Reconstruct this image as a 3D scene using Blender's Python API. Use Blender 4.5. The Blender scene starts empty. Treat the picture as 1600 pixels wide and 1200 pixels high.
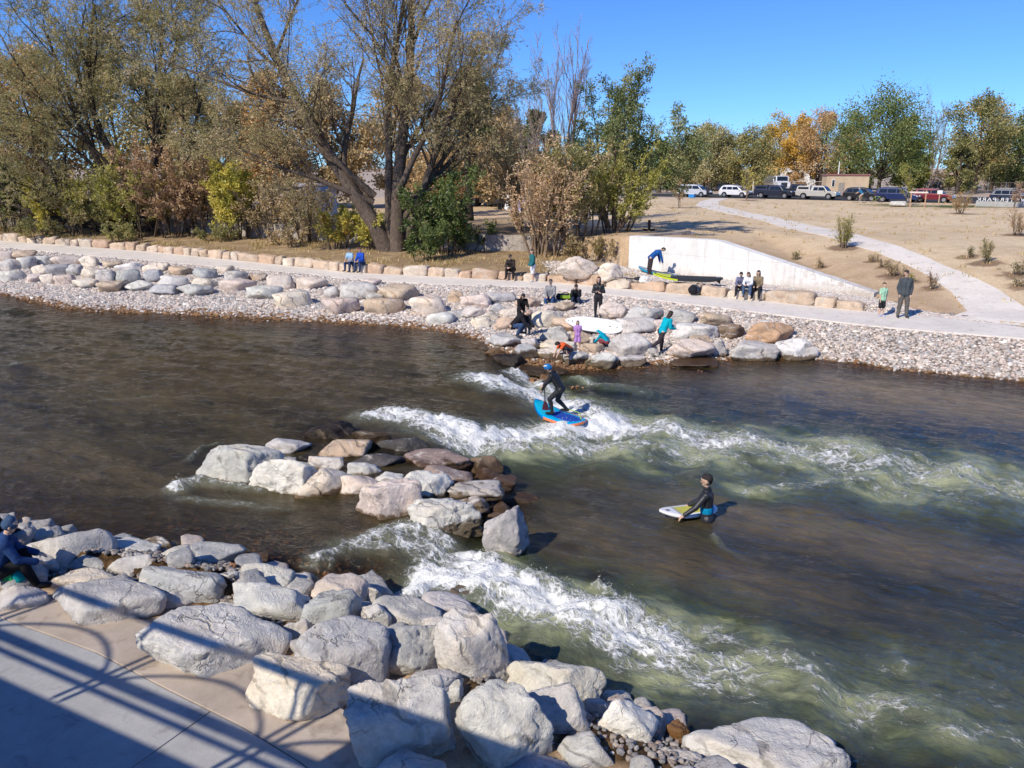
import bpy, bmesh, math, random
import numpy as np
from mathutils import Vector, Matrix, noise as mnoise

R = math.radians
scene = bpy.context.scene
COL = scene.collection
rng = np.random.default_rng(7)
random.seed(7)

# ------------------------------------------------------------------ camera geometry (photo pixels, 1600 x 1200)
FPX = 1256.0
HCAM = 6.8
PITCH = R(15.06)
CT, ST = math.cos(PITCH), math.sin(PITCH)
Z_PATH = 1.0
Z_UP = 0.35          # level of the pool upstream of the drop
Z_PLAT = 0.70

def ray(u, v):
    xc = (u - 800.0) / FPX
    yc = (600.0 - v) / FPX
    return xc, CT + yc * ST, -ST + yc * CT

def at_z(u, v, z):
    x, y, zz = ray(u, v)
    t = (z - HCAM) / zz
    return Vector((x * t, y * t, z))

def at_t(u, v, t):
    x, y, zz = ray(u, v)
    return Vector((x * t, y * t, HCAM + zz * t))

def depth_of(p):
    return p[1] * CT - (p[2] - HCAM) * ST

def px_of(p):
    t = depth_of(p)
    yc = (p[1] * ST + (p[2] - HCAM) * CT) / t
    return 800 + FPX * p[0] / t, 600 - FPX * yc

# ------------------------------------------------------------------ noise
_perm = np.random.default_rng(3).permutation(256).astype(np.int64)
_perm = np.concatenate([_perm, _perm, _perm])
_g = np.random.default_rng(4).normal(size=(256, 3))
_g /= np.linalg.norm(_g, axis=1)[:, None]

def perlin(p):
    p = np.asarray(p, dtype=np.float64)
    i = np.floor(p).astype(np.int64)
    f = p - i
    w = f * f * f * (f * (f * 6 - 15) + 10)
    i &= 255
    out = np.zeros(len(p))
    for dx in (0, 1):
        wx = w[:, 0] if dx else 1 - w[:, 0]
        for dy in (0, 1):
            wy = w[:, 1] if dy else 1 - w[:, 1]
            for dz in (0, 1):
                wz = w[:, 2] if dz else 1 - w[:, 2]
                h = _perm[_perm[_perm[(i[:, 0] + dx) & 255] + ((i[:, 1] + dy) & 255)] + ((i[:, 2] + dz) & 255)]
                g = _g[h]
                out += wx * wy * wz * (g[:, 0] * (f[:, 0] - dx) + g[:, 1] * (f[:, 1] - dy) + g[:, 2] * (f[:, 2] - dz))
    return out * 1.5

def fbm(p, octaves=4, gain=0.5, lac=2.03):
    p = np.asarray(p, dtype=np.float64)
    a, s, tot = 1.0, np.zeros(len(p)), 0.0
    q = p.copy()
    for _ in range(octaves):
        s += a * perlin(q)
        tot += a
        a *= gain
        q = q * lac + 17.3
    return s / tot

def smooth(x, a, b):
    t = np.clip((np.asarray(x, float) - a) / (b - a), 0, 1)
    return t * t * (3 - 2 * t)

# ------------------------------------------------------------------ mesh helpers
def mesh_np(name, V, F, smooth_shade=True, col=None, attrs=None, mat_index=None):
    """V n x 3; F one index array (m x k) or a list of such arrays."""
    me = bpy.data.meshes.new(name)
    V = np.ascontiguousarray(V, dtype=np.float32)
    Fs = F if isinstance(F, list) else [F]
    Fs = [np.asarray(f, dtype=np.int32) for f in Fs if len(f)]
    tot = np.concatenate([np.full(len(f), f.shape[1], dtype=np.int32) for f in Fs])
    idx = np.concatenate([f.ravel() for f in Fs])
    me.vertices.add(len(V))
    me.vertices.foreach_set("co", V.ravel())
    me.loops.add(len(idx))
    me.loops.foreach_set("vertex_index", idx)
    me.polygons.add(len(tot))
    start = np.concatenate([[0], np.cumsum(tot)[:-1]]).astype(np.int32)
    me.polygons.foreach_set("loop_start", start)
    me.polygons.foreach_set("use_smooth", np.full(len(tot), bool(smooth_shade)))
    if mat_index is not None:
        me.polygons.foreach_set("material_index", np.asarray(mat_index, dtype=np.int32))
    me.update(calc_edges=True)
    if col is not None:
        a = me.color_attributes.new("col", "FLOAT_COLOR", "POINT")
        c = np.ones((len(V), 4), dtype=np.float32)
        c[:, :3] = col
        a.data.foreach_set("color", c.ravel())
    for k, v in (attrs or {}).items():
        a = me.attributes.new(k, "FLOAT", "POINT")
        a.data.foreach_set("value", np.asarray(v, dtype=np.float32))
    return me

def link(name, me, mats=(), parent=None, color=None):
    o = bpy.data.objects.new(name, me)
    COL.objects.link(o)
    if me is not None:
        me.name = name
    if mats:
        for m in (mats if isinstance(mats, (list, tuple)) else [mats]):
            me.materials.append(m)
    if parent is not None:
        o.parent = parent
    if color is not None:
        o.color = (*color[:3], 1.0)
    return o

def tag(o, label=None, cat=None, group=None, kind=None):
    if label: o["label"] = label
    if cat: o["category"] = cat
    if group: o["group"] = group
    if kind: o["kind"] = kind
    return o

def thing(name, label, cat, loc=(0, 0, 0), rz=0.0, group=None, scale=1.0):
    o = bpy.data.objects.new(name, None)
    COL.objects.link(o)
    o.location = loc
    o.rotation_euler = (0, 0, rz)
    o.scale = (scale,) * 3
    o.empty_display_size = 0.2
    return tag(o, label, cat, group)

def copy_tree(o, parent=None):
    c = o.copy()
    COL.objects.link(c)
    if parent is not None:
        c.parent = parent
    for ch in list(o.children):
        copy_tree(ch, c)
    return c

class MB:
    """collects simple solids and links them as ONE mesh object"""
    def __init__(self):
        self.V, self.F = [], []
    def add(self, verts, faces):
        b = len(self.V)
        self.V += [tuple(v) for v in verts]
        self.F += [tuple(i + b for i in f) for f in faces]
        return self
    def box(self, c, s, rz=0.0, taper=1.0, rot=None):
        cx, cy, cz = c
        x, y, z = s[0] / 2, s[1] / 2, s[2] / 2
        M = rot if rot is not None else Matrix.Rotation(rz, 3, 'Z')
        vs = []
        for dz, k in ((-z, 1.0), (z, taper)):
            for dx, dy in ((-x, -y), (x, -y), (x, y), (-x, y)):
                q = M @ Vector((dx * k, dy * k, dz))
                vs.append((cx + q.x, cy + q.y, cz + q.z))
        return self.add(vs, [(3, 2, 1, 0), (4, 5, 6, 7), (0, 1, 5, 4), (1, 2, 6, 5), (2, 3, 7, 6), (3, 0, 4, 7)])
    def tube(self, pts, rad, n=8, cap=True):
        pts = [Vector(p) for p in pts]
        rads = rad if isinstance(rad, (list, tuple)) else [rad] * len(pts)
        rings = []
        ref = None
        for i, p in enumerate(pts):
            d = (pts[min(i + 1, len(pts) - 1)] - pts[max(i - 1, 0)]).normalized()
            if ref is None:
                ref = Vector((0, 0, 1)) if abs(d.z) < 0.9 else Vector((1, 0, 0))
            a = d.cross(ref).normalized()
            b = a.cross(d).normalized()
            ref = b
            rings.append([p + (a * math.cos(2 * math.pi * k / n) + b * math.sin(2 * math.pi * k / n)) * rads[i] for k in range(n)])
        vs = [v for r in rings for v in r]
        fs = []
        for i in range(len(rings) - 1):
            for k in range(n):
                k2 = (k + 1) % n
                fs.append((i * n + k, (i + 1) * n + k, (i + 1) * n + k2, i * n + k2))
        if cap:
            fs.append(tuple(range(n)))
            fs.append(tuple(reversed(range((len(rings) - 1) * n, len(rings) * n))))
        return self.add(vs, fs)
    def cyl(self, a, b, r, n=12):
        return self.tube([a, b], r, n)
    def prism(self, outline, lo, hi, axis='z'):
        """outline 2-D points extruded along an axis from lo to hi"""
        n = len(outline)
        def P(p, h):
            return {'z': (p[0], p[1], h), 'y': (p[0], h, p[1]), 'x': (h, p[0], p[1])}[axis]
        vs = [P(p, lo) for p in outline] + [P(p, hi) for p in outline]
        fs = [tuple(reversed(range(n))), tuple(range(n, 2 * n))]
        fs += [(i, (i + 1) % n, n + (i + 1) % n, n + i) for i in range(n)]
        return self.add(vs, fs)
    def mesh(self, name, bevel=0.0, segs=2, smooth_shade=False):
        me = bpy.data.meshes.new(name)
        me.from_pydata(self.V, [], self.F)
        bm = bmesh.new()
        bm.from_mesh(me)
        bmesh.ops.recalc_face_normals(bm, faces=bm.faces)
        if bevel > 0:
            es = [e for e in bm.edges if len(e.link_faces) == 2 and e.calc_face_angle(0) > 0.5]
            bmesh.ops.bevel(bm, geom=es, offset=bevel, segments=segs, affect='EDGES', profile=0.6, clamp_overlap=True)
        for f in bm.faces:
            f.smooth = smooth_shade
        bm.to_mesh(me)
        bm.free()
        return me
    def build(self, name, mat, parent=None, color=None, bevel=0.0, segs=2, smooth_shade=False):
        return link(name, self.mesh(name, bevel, segs, smooth_shade), [mat], parent, color)

# ------------------------------------------------------------------ material helpers
class NT:
    def __init__(self, name):
        self.m = bpy.data.materials.new(name)
        self.m.use_nodes = True
        self.t = self.m.node_tree
        self.t.nodes.clear()
        self.out = self.t.nodes.new("ShaderNodeOutputMaterial")
    def n(self, kind, **kw):
        nd = self.t.nodes.new("ShaderNode" + kind)
        for k, v in kw.items():
            if k.startswith("i_"):
                nd.inputs[k[2:].replace("_", " ")].default_value = v
            else:
                setattr(nd, k, v)
        return nd
    def l(self, a, b):
        self.t.links.new(a, b)
    def val(self, sock, x):
        if hasattr(x, "is_linked") or hasattr(x, "links"):
            self.l(x, sock)
        elif isinstance(x, (tuple, list)) and len(x) == 3 and getattr(sock, "type", "") == "RGBA":
            sock.default_value = (*x, 1)
        else:
            sock.default_value = x
    def math(self, op, a, b=0.0, c=None, clamp=False):
        nd = self.n("Math", operation=op, use_clamp=clamp)
        self.val(nd.inputs[0], a)
        self.val(nd.inputs[1], b)
        if c is not None:
            self.val(nd.inputs[2], c)
        return nd.outputs[0]
    def mix(self, fac, a, b, blend='MIX'):
        nd = self.n("Mix", data_type='RGBA', blend_type=blend)
        nd.clamp_factor = True
        self.val(nd.inputs[0], fac)
        self.val(nd.inputs[6], a)
        self.val(nd.inputs[7], b)
        return nd.outputs[2]
    def mapr(self, x, a, b, c=0.0, d=1.0, smooth_step=False):
        nd = self.n("MapRange")
        if smooth_step:
            nd.interpolation_type = 'SMOOTHSTEP'
        nd.clamp = True
        self.val(nd.inputs[0], x)
        for i, v in enumerate((a, b, c, d)):
            self.val(nd.inputs[i + 1], v)
        return nd.outputs[0]
    def coords(self, kind="Object", scale=None, rot=None):
        tc = self.n("TexCoord").outputs[kind]
        if scale is None and rot is None:
            return tc
        mp = self.n("Mapping")
        self.l(tc, mp.inputs[0])
        if scale is not None: mp.inputs["Scale"].default_value = scale
        if rot is not None: mp.inputs["Rotation"].default_value = rot
        return mp.outputs[0]
    def pos(self, scale=None, rot=None):
        g = self.n("NewGeometry").outputs["Position"]
        if scale is None and rot is None:
            return g
        mp = self.n("Mapping")
        self.l(g, mp.inputs[0])
        if rot is not None: mp.inputs["Rotation"].default_value = rot
        if scale is not None: mp.inputs["Scale"].default_value = scale
        return mp.outputs[0]
    def noise(self, vec, scale, detail=4.0, rough=0.55, dist=0.0, out="Fac"):
        nd = self.n("TexNoise")
        self.l(vec, nd.inputs["Vector"])
        nd.inputs["Scale"].default_value = scale
        nd.inputs["Detail"].default_value = detail
        nd.inputs["Roughness"].default_value = rough
        nd.inputs["Distortion"].default_value = dist
        return nd.outputs[out]
    def voronoi(self, vec, scale, feature='F1', out="Distance", rand=1.0):
        nd = self.n("TexVoronoi", feature=feature)
        self.l(vec, nd.inputs["Vector"])
        nd.inputs["Scale"].default_value = scale
        nd.inputs["Randomness"].default_value = rand
        return nd.outputs[out]
    def attr(self, name, out="Fac", kind='GEOMETRY'):
        nd = self.n("Attribute", attribute_name=name, attribute_type=kind)
        return nd.outputs[out]
    def objcol(self):
        return self.n("ObjectInfo").outputs["Color"]
    def objrand(self):
        return self.n("ObjectInfo").outputs["Random"]
    def bump(self, h, strength=0.5, dist=0.1, normal=None):
        nd = self.n("Bump")
        nd.inputs["Strength"].default_value = strength
        nd.inputs["Distance"].default_value = dist
        self.l(h, nd.inputs["Height"])
        if normal is not None:
            self.l(normal, nd.inputs["Normal"])
        return nd.outputs[0]
    def principled(self, color, rough=0.8, metal=0.0, normal=None, spec=None, **kw):
        p = self.n("BsdfPrincipled")
        self.val(p.inputs["Base Color"], color)
        self.val(p.inputs["Roughness"], rough)
        self.val(p.inputs["Metallic"], metal)
        if normal is not None: self.l(normal, p.inputs["Normal"])
        if spec is not None: self.val(p.inputs["Specular IOR Level"], spec)
        for k, v in kw.items():
            self.val(p.inputs[k.replace("_", " ")], v)
        return p.outputs[0]
    def done(self, shader):
        self.l(shader, self.out.inputs["Surface"])
        return self.m
# ------------------------------------------------------------------ materials
MAT = {}

def m_simple(name, rough=0.6, metal=0.0, spec=0.5, bumpy=0.0, vary=0.12, scale=6.0, coat=0.0):
    n = NT(name)
    c = n.objcol()
    v = n.noise(n.coords("Object"), scale, 4)
    c2 = n.mix(1.0, c, n.mapr(v, 0.3, 0.7, 1 - vary, 1 + vary), 'MULTIPLY')
    nor = n.bump(n.noise(n.coords("Object"), scale * 4, 4), bumpy, 0.02) if bumpy else None
    kw = {"Coat_Weight": coat} if coat else {}
    MAT[name] = n.done(n.principled(c2, rough, metal, nor, spec, **kw))

m_simple("cloth", 0.9, 0, 0.2, 0.5, 0.22, 9)
m_simple("neoprene", 0.45, 0, 0.45, 0.3, 0.25, 9)
m_simple("skin", 0.55, 0, 0.4, 0.1, 0.08, 14)
m_simple("hair", 0.6, 0, 0.4, 0.6, 0.3, 40)
m_simple("paint", 0.3, 0, 0.5, 0.0, 0.05, 3)
m_simple("carpaint", 0.28, 0.15, 0.5, 0.0, 0.06, 1.5, 0.6)
m_simple("gloss", 0.22, 0, 0.5, 0.0, 0.05, 5)
m_simple("rubber", 0.8, 0, 0.3, 0.2, 0.2, 20)
m_simple("metal", 0.35, 0.9, 0.5, 0.0, 0.1, 5)
m_simple("plaster", 0.9, 0, 0.2, 0.3, 0.1, 1.2)
m_simple("timber", 0.85, 0, 0.2, 0.5, 0.25, 8)

def m_glass():
    n = NT("dark_glass")
    MAT["glass"] = n.done(n.principled((0.012, 0.016, 0.02), 0.06, 0, None, 0.7))
m_glass()

def m_rock():
    """natural boulder: colour from the object, mottled, veined, crusted, darker and browner where it is wet"""
    n = NT("river_rock")
    base = n.objcol()
    off = n.n("VectorMath", operation='ADD')
    n.l(n.coords("Object"), off.inputs[0])
    cmb = n.n("CombineXYZ")
    r = n.objrand()
    for i in range(3):
        n.val(cmb.inputs[i], n.math('MULTIPLY', r, (37.0, 71.0, 113.0)[i]))
    n.l(cmb.outputs[0], off.inputs[1])
    p = off.outputs[0]
    big = n.noise(p, 1.3, 5, 0.6)
    mid = n.noise(p, 5.0, 6, 0.65, 0.4)
    fine = n.noise(p, 34.0, 4, 0.7)
    c = n.mix(1.0, base, n.mapr(mid, 0.28, 0.72, 0.78, 1.24), 'MULTIPLY')
    c = n.mix(n.mapr(big, 0.5, 0.68, 0, 0.5), c, n.mix(1.0, base, (1.14, 1.0, 0.84), 'MULTIPLY'))
    c = n.mix(n.mapr(big, 0.47, 0.34, 0, 0.55), c, n.mix(1.0, base, (0.62, 0.66, 0.72), 'MULTIPLY'))
    # pale crust patches
    crust = n.noise(p, 3.1, 7, 0.72, 0.7)
    c = n.mix(n.mapr(crust, 0.56, 0.66, 0, 0.55), c, (0.76, 0.73, 0.67))
    # dark seams
    wv = n.n("TexWave", wave_type='BANDS', bands_direction='DIAGONAL')
    n.l(p, wv.inputs["Vector"])
    wv.inputs["Scale"].default_value = 0.8
    wv.inputs["Distortion"].default_value = 9.0
    wv.inputs["Detail"].default_value = 4.0
    wv.inputs["Detail Scale"].default_value = 1.3
    seam = n.math('MULTIPLY', n.mapr(wv.outputs["Fac"], 0.93, 1.0), n.mapr(big, 0.45, 0.6))
    c = n.mix(n.math('MULTIPLY', seam, 0.55), c, (0.07, 0.065, 0.06))
    vein = n.math('MULTIPLY', n.mapr(wv.outputs["Fac"], 0.035, 0.0), n.mapr(n.noise(p, 0.9, 2), 0.52, 0.62))
    c = n.mix(n.math('MULTIPLY', vein, 0.7), c, (0.7, 0.66, 0.62))
    c = n.mix(1.0, c, n.mapr(fine, 0.3, 0.7, 0.90, 1.09), 'MULTIPLY')
    # fracture lines
    wp = n.n("VectorMath", operation='MULTIPLY_ADD')
    n.l(n.noise(p, 2.0, 4, 0.6, 0.0, "Color"), wp.inputs[0]); wp.inputs[1].default_value = (0.9, 0.9, 0.9); n.l(p, wp.inputs[2])
    fr = n.n("TexVoronoi", feature='DISTANCE_TO_EDGE'); n.l(wp.outputs[0], fr.inputs["Vector"]); fr.inputs["Scale"].default_value = 1.25
    crack = n.math('MULTIPLY', n.mapr(fr.outputs["Distance"], 0.0, 0.022, 1.0, 0.0), n.mapr(n.noise(p, 1.1, 3), 0.50, 0.60))
    c = n.mix(n.math('MULTIPLY', crack, 0.6), c, (0.09, 0.085, 0.08))
    # wet band
    z = n.n("SeparateXYZ")
    n.l(n.pos(), z.inputs[0])
    lvl = n.attr("wet_level", "Fac", 'OBJECT')
    dz = n.math('SUBTRACT', z.outputs[2], lvl)
    dz = n.math('ADD', dz, n.mapr(n.noise(n.pos(), 3.5, 5, 0.6), 0.3, 0.7, -0.09, 0.09))
    wet = n.mapr(dz, 0.04, 0.10, 1.0, 0.0)
    c = n.mix(wet, c, n.mix(1.0, c, (0.30, 0.24, 0.17), 'MULTIPLY'))
    rough = n.mapr(wet, 0, 1, 0.85, 0.28)
    h = n.math('ADD', n.math('MULTIPLY', mid, 0.7), n.math('MULTIPLY', fine, 0.25))
    h = n.math('SUBTRACT', h, n.math('MULTIPLY', n.math('ADD', seam, crack), 0.4))
    pt = n.n("NewGeometry").outputs["Pointiness"]  # hollows darkened and ridges lightened in the colour, painting in extra shading
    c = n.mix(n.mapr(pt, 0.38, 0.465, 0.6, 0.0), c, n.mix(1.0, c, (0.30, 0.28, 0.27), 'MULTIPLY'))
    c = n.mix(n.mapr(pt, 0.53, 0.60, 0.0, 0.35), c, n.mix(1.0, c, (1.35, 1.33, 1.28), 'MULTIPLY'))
    h = n.math('ADD', h, n.math('MULTIPLY', n.math('ABSOLUTE', n.math('SUBTRACT', crust, 0.5)), 1.6))
    nor = n.bump(h, 0.65, 0.10)
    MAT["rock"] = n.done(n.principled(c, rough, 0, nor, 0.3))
m_rock()

def m_sandstone():
    n = NT("sandstone")
    base = n.objcol()
    p = n.pos()
    a = n.noise(p, 2.2, 6, 0.65, 0.5)
    b = n.noise(p, 13, 5, 0.7)
    c = n.mix(1.0, base, n.mapr(a, 0.3, 0.7, 0.68, 1.22), 'MULTIPLY')
    c = n.mix(n.mapr(n.noise(p, 4.3, 4, 0.6, 1.0), 0.55, 0.68, 0, 0.5), c, (0.48, 0.33, 0.21))
    c = n.mix(n.mapr(n.noise(p, 1.7, 4), 0.56, 0.7, 0, 0.45), c, (0.58, 0.53, 0.46))
    c = n.mix(1.0, c, n.mapr(b, 0.3, 0.7, 0.8, 1.15), 'MULTIPLY')
    nor = n.bump(n.math('ADD', a, n.math('MULTIPLY', b, 0.35)), 0.7, 0.08)
    MAT["sandstone"] = n.done(n.principled(c, 0.9, 0, nor, 0.2))
m_sandstone()

def m_concrete(name, col, stain, joint=None, rough=0.85):
    n = NT(name)
    p = n.pos()
    a = n.noise(p, 0.55, 6, 0.62)
    b = n.noise(p, 5.5, 6, 0.7)
    f = n.noise(p, 70, 3, 0.7)
    c = n.mix(n.mapr(a, 0.36, 0.66), col, stain)
    c = n.mix(1.0, c, n.mapr(b, 0.3, 0.7, 0.92, 1.07), 'MULTIPLY')
    c = n.mix(n.mapr(n.noise(p, 2.3, 5, 0.6, 1.5), 0.56, 0.72, 0, 0.6), c, n.mix(1.0, stain, (0.55, 0.52, 0.5), 'MULTIPLY'))
    c = n.mix(1.0, c, n.mapr(f, 0.3, 0.7, 0.9, 1.08), 'MULTIPLY')
    nor = n.bump(n.math('ADD', n.math('MULTIPLY', f, 0.4), b), 0.25, 0.02)
    MAT[name] = n.done(n.principled(c, rough, 0, nor, 0.25))
m_concrete("path_concrete", (0.78, 0.715, 0.635), (0.67, 0.615, 0.545))
m_concrete("plaza_concrete", (0.50, 0.42, 0.345), (0.36, 0.295, 0.235))
m_concrete("lower_concrete", (0.44, 0.43, 0.41), (0.34, 0.335, 0.325))
m_concrete("asphalt", (0.055, 0.053, 0.052), (0.04, 0.04, 0.04))

def m_whitewall():
    n = NT("whitewashed_concrete")
    p = n.pos()
    a = n.noise(p, 0.9, 6, 0.65)
    b = n.noise(p, 4.0, 7, 0.72, 0.6)
    z = n.n("SeparateXYZ"); n.l(p, z.inputs[0])
    c = n.mix(n.mapr(a, 0.4, 0.66), (0.80, 0.785, 0.75), (0.66, 0.635, 0.59))
    low = n.mapr(n.math('ADD', z.outputs[2], n.mapr(b, 0.3, 0.7, -0.35, 0.35)), 1.05, 1.55, 1, 0)
    c = n.mix(n.math('MULTIPLY', low, 0.55), c, (0.42, 0.36, 0.29))
    x = z.outputs[0]
    worn = n.math('MULTIPLY', n.mapr(b, 0.46, 0.56), n.mapr(x, 12.5, 15.5, 0.0, 1.0))
    c = n.mix(n.math('MULTIPLY', worn, 0.7), c, (0.40, 0.33, 0.26))
    # run-down streaks and form joints
    st = n.noise(n.pos((2.2, 2.2, 0.16)), 1.6, 5, 0.65)
    c = n.mix(n.mapr(st, 0.54, 0.70, 0.0, 0.42), c, (0.44, 0.40, 0.35))
    jx = n.math('ABSOLUTE', n.math('SUBTRACT', n.math('FRACT', n.math('DIVIDE', x, 1.83)), 0.5))
    c = n.mix(n.mapr(jx, 0.006, 0.012, 0.4, 0.0), c, (0.36, 0.33, 0.30))
    # horizontal pour line
    line = n.math('ABSOLUTE', n.math('SUBTRACT', z.outputs[2], n.mapr(n.noise(p, 1.5, 3), 0.3, 0.7, 2.28, 2.34)))
    c = n.mix(n.mapr(line, 0.008, 0.022, 0.45, 0.0), c, (0.42, 0.40, 0.37))
    nor = n.bump(b, 0.35, 0.03)
    MAT["whitewall"] = n.done(n.principled(c, 0.85, 0, nor, 0.25))
m_whitewall()

def m_lowwall():
    n = NT("old_concrete")
    p = n.pos()
    b = n.noise(p, 1.6, 7, 0.72, 0.6)
    c = n.mix(n.mapr(b, 0.4, 0.62), (0.46, 0.41, 0.36), (0.22, 0.19, 0.16))
    c = n.mix(1.0, c, n.mapr(n.noise(p, 9, 5, 0.7), 0.3, 0.7, 0.75, 1.2), 'MULTIPLY')
    MAT["lowwall"] = n.done(n.principled(c, 0.9, 0, n.bump(b, 0.6, 0.08), 0.2))
m_lowwall()

def m_ground():
    """terrain: attributes straw (dry field), bed (river bed, and dark ground standing for shade between the near boulders), litter (leaf litter under the trees), green (turf strip)"""
    n = NT("ground")
    p = n.pos()
    a = n.noise(p, 0.16, 6, 0.62)
    b = n.noise(p, 1.1, 6, 0.68, 0.4)
    f = n.noise(p, 11, 5, 0.75)
    ff = n.noise(p, 45, 3, 0.7)
    dirt = n.mix(n.mapr(b, 0.35, 0.68), (0.43, 0.30, 0.185), (0.54, 0.395, 0.26))
    straw = n.mix(n.mapr(n.math('ADD', n.math('MULTIPLY', a, 0.6), n.math('MULTIPLY', b, 0.4)), 0.36, 0.62), (0.57, 0.43, 0.27), (0.76, 0.60, 0.405))
    straw = n.mix(n.mapr(n.noise(p, 0.5, 5, 0.6, 0.8), 0.55, 0.7, 0, 0.5), straw, (0.40, 0.305, 0.195))
    straw = n.mix(n.mapr(n.noise(p, 2.6, 5, 0.7, 0.8), 0.52, 0.7, 0, 0.35), straw, (0.37, 0.285, 0.185))
    c = n.mix(n.attr("straw"), dirt, straw)
    litter = n.mix(n.mapr(f, 0.35, 0.65), (0.20, 0.135, 0.08), (0.37, 0.265, 0.155))
    litter = n.mix(n.mapr(b, 0.45, 0.65, 0, 0.75), litter, (0.48, 0.36, 0.205))
    c = n.mix(n.attr("litter"), c, litter)
    green = n.mix(n.mapr(f, 0.35, 0.65), (0.05, 0.075, 0.025), (0.10, 0.13, 0.04))
    c = n.mix(n.attr("green"), c, green)
    lot = n.mix(n.mapr(b, 0.35, 0.65), (0.42, 0.335, 0.27), (0.50, 0.41, 0.33))
    c = n.mix(n.attr("lot"), c, lot)
    c = n.mix(n.math('MULTIPLY', n.attr("mulch"), 0.85), c, n.mix(n.mapr(f, 0.3, 0.7), (0.13, 0.08, 0.05), (0.26, 0.17, 0.11)))
    cv = n.n("SeparateColor"); n.l(n.voronoi(p, 9.0, 'F1', "Color"), cv.inputs[0])
    cob = n.mix(cv.outputs[0], (0.36, 0.30, 0.26), (0.62, 0.545, 0.475))
    cob = n.mix(n.mapr(n.voronoi(p, 9.0), 0.28, 0.62, 0, 0.85), cob, (0.13, 0.105, 0.085))
    c = n.mix(n.attr("cobble"), c, cob)
    st = n.voronoi(p, 5.5, 'F1', "Color")
    sv = n.n("SeparateColor"); n.l(st, sv.inputs[0])
    bed = n.mix(n.mapr(sv.outputs[0], 0, 1), (0.11, 0.062, 0.028), (0.27, 0.165, 0.08))
    bed = n.mix(n.mapr(n.voronoi(p, 5.5), 0.25, 0.6, 0, 0.8), bed, (0.035, 0.022, 0.012))
    c = n.mix(n.attr("bed"), c, bed)
    c = n.mix(1.0, c, n.mapr(f, 0.28, 0.72, 0.74, 1.22), 'MULTIPLY')
    c = n.mix(1.0, c, n.mapr(ff, 0.3, 0.7, 0.84, 1.14), 'MULTIPLY')
    h = n.math('ADD', n.math('MULTIPLY', f, 0.5), b)
    MAT["ground"] = n.done(n.principled(c, 0.95, 0, n.bump(h, 0.6, 0.12), 0.1))
m_ground()

def m_vcol(name, rough=0.85, bumpscale=0.0, spec=0.25, wetz=False):
    n = NT(name)
    c = n.attr("col", "Color")
    p = n.pos()
    c = n.mix(1.0, c, n.mapr(n.noise(p, 14, 4, 0.7), 0.3, 0.7, 0.78, 1.2), 'MULTIPLY')
    nor = n.bump(n.noise(p, 22, 4, 0.7), bumpscale, 0.03) if bumpscale else None
    MAT[name] = n.done(n.principled(c, rough, 0, nor, spec))
m_vcol("gravel", 0.85, 0.5)

def m_bark():
    n = NT("bark")
    c0 = n.objcol()
    p = n.coords("Object", (6, 6, 1.3))
    a = n.noise(p, 3.0, 7, 0.72, 1.2)
    b = n.noise(n.coords("Object"), 0.6, 4)
    c = n.mix(n.mapr(a, 0.38, 0.64), n.mix(1.0, c0, (0.35, 0.33, 0.32), 'MULTIPLY'), n.mix(1.0, c0, (1.35, 1.3, 1.25), 'MULTIPLY'))
    c = n.mix(1.0, c, n.mapr(b, 0.3, 0.7, 0.8, 1.2), 'MULTIPLY')
    MAT["bark"] = n.done(n.principled(c, 0.95, 0, n.bump(a, 1.0, 0.12), 0.15))
m_bark()

def m_leaf():
    n = NT("leaf")
    c = n.attr("col", "Color")
    c = n.mix(1.0, c, (1.5, 1.42, 1.4), 'MULTIPLY')
    d = n.n("BsdfDiffuse"); n.val(d.inputs[0], c)
    t = n.n("BsdfTranslucent")
    n.val(t.inputs[0], n.mix(1.0, c, (1.15, 1.2, 0.7), 'MULTIPLY'))
    mx = n.n("MixShader"); mx.inputs[0].default_value = 0.33
    n.l(d.outputs[0], mx.inputs[1]); n.l(t.outputs[0], mx.inputs[2])
    g = n.n("BsdfGlossy"); g.inputs["Roughness"].default_value = 0.5
    g.inputs[0].default_value = (1, 1, 1, 1)
    m2 = n.n("MixShader"); m2.inputs[0].default_value = 0.03
    n.l(mx.outputs[0], m2.inputs[1]); n.l(g.outputs[0], m2.inputs[2])
    MAT["leaf"] = n.done(m2.outputs[0])
m_leaf()
# ------------------------------------------------------------------ terrain profile
def zpath_u(u):
    return Z_PATH + 0.6 * float(np.clip((450 - u) / 450.0, 0, 1.4))

UP_PX = [(-260, 359), (-120, 367), (0, 376), (240, 394), (480, 418.5), (543, 426), (675, 432), (785, 438), (870, 441), (988, 453), (1206, 472), (1337, 486), (1420, 492), (1500, 500), (1600, 512), (1800, 540)]
LO_PX = [(-260, 368), (-120, 376), (0, 385), (240, 407), (480, 427.6), (537, 435.6), (675, 444), (840, 449), (1000, 466), (1200, 490), (1375, 511), (1450, 517), (1600, 529), (1800, 556)]
WA_PX = [(-260, 437, .35), (0, 462, .35), (100, 484, .35), (255, 493, .35), (480, 504, .35), (590, 510, .35), (675, 517, .35), (740, 530, .35), (775, 556, .3), (850, 568, .15), (930, 578, 0), (1050, 571, 0), (1150, 562, 0),
         (1250, 560, 0), (1330, 568, 0), (1400, 578, 0), (1500, 588, 0), (1600, 597, 0), (1800, 622, 0)]
NE_PX = [(-300, 760, .35), (-120, 790, .35), (0, 815, .35), (150, 842, .35), (250, 850, .35), (390, 872, .35), (460, 905, .3), (560, 925, .15), (640, 945, 0), (740, 985, 0), (790, 1035, 0), (900, 1065, 0), (960, 1095, 0), (1060, 1140, 0), (1110, 1165, 0), (1300, 1225, 0), (1600, 1320, 0)]

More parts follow.
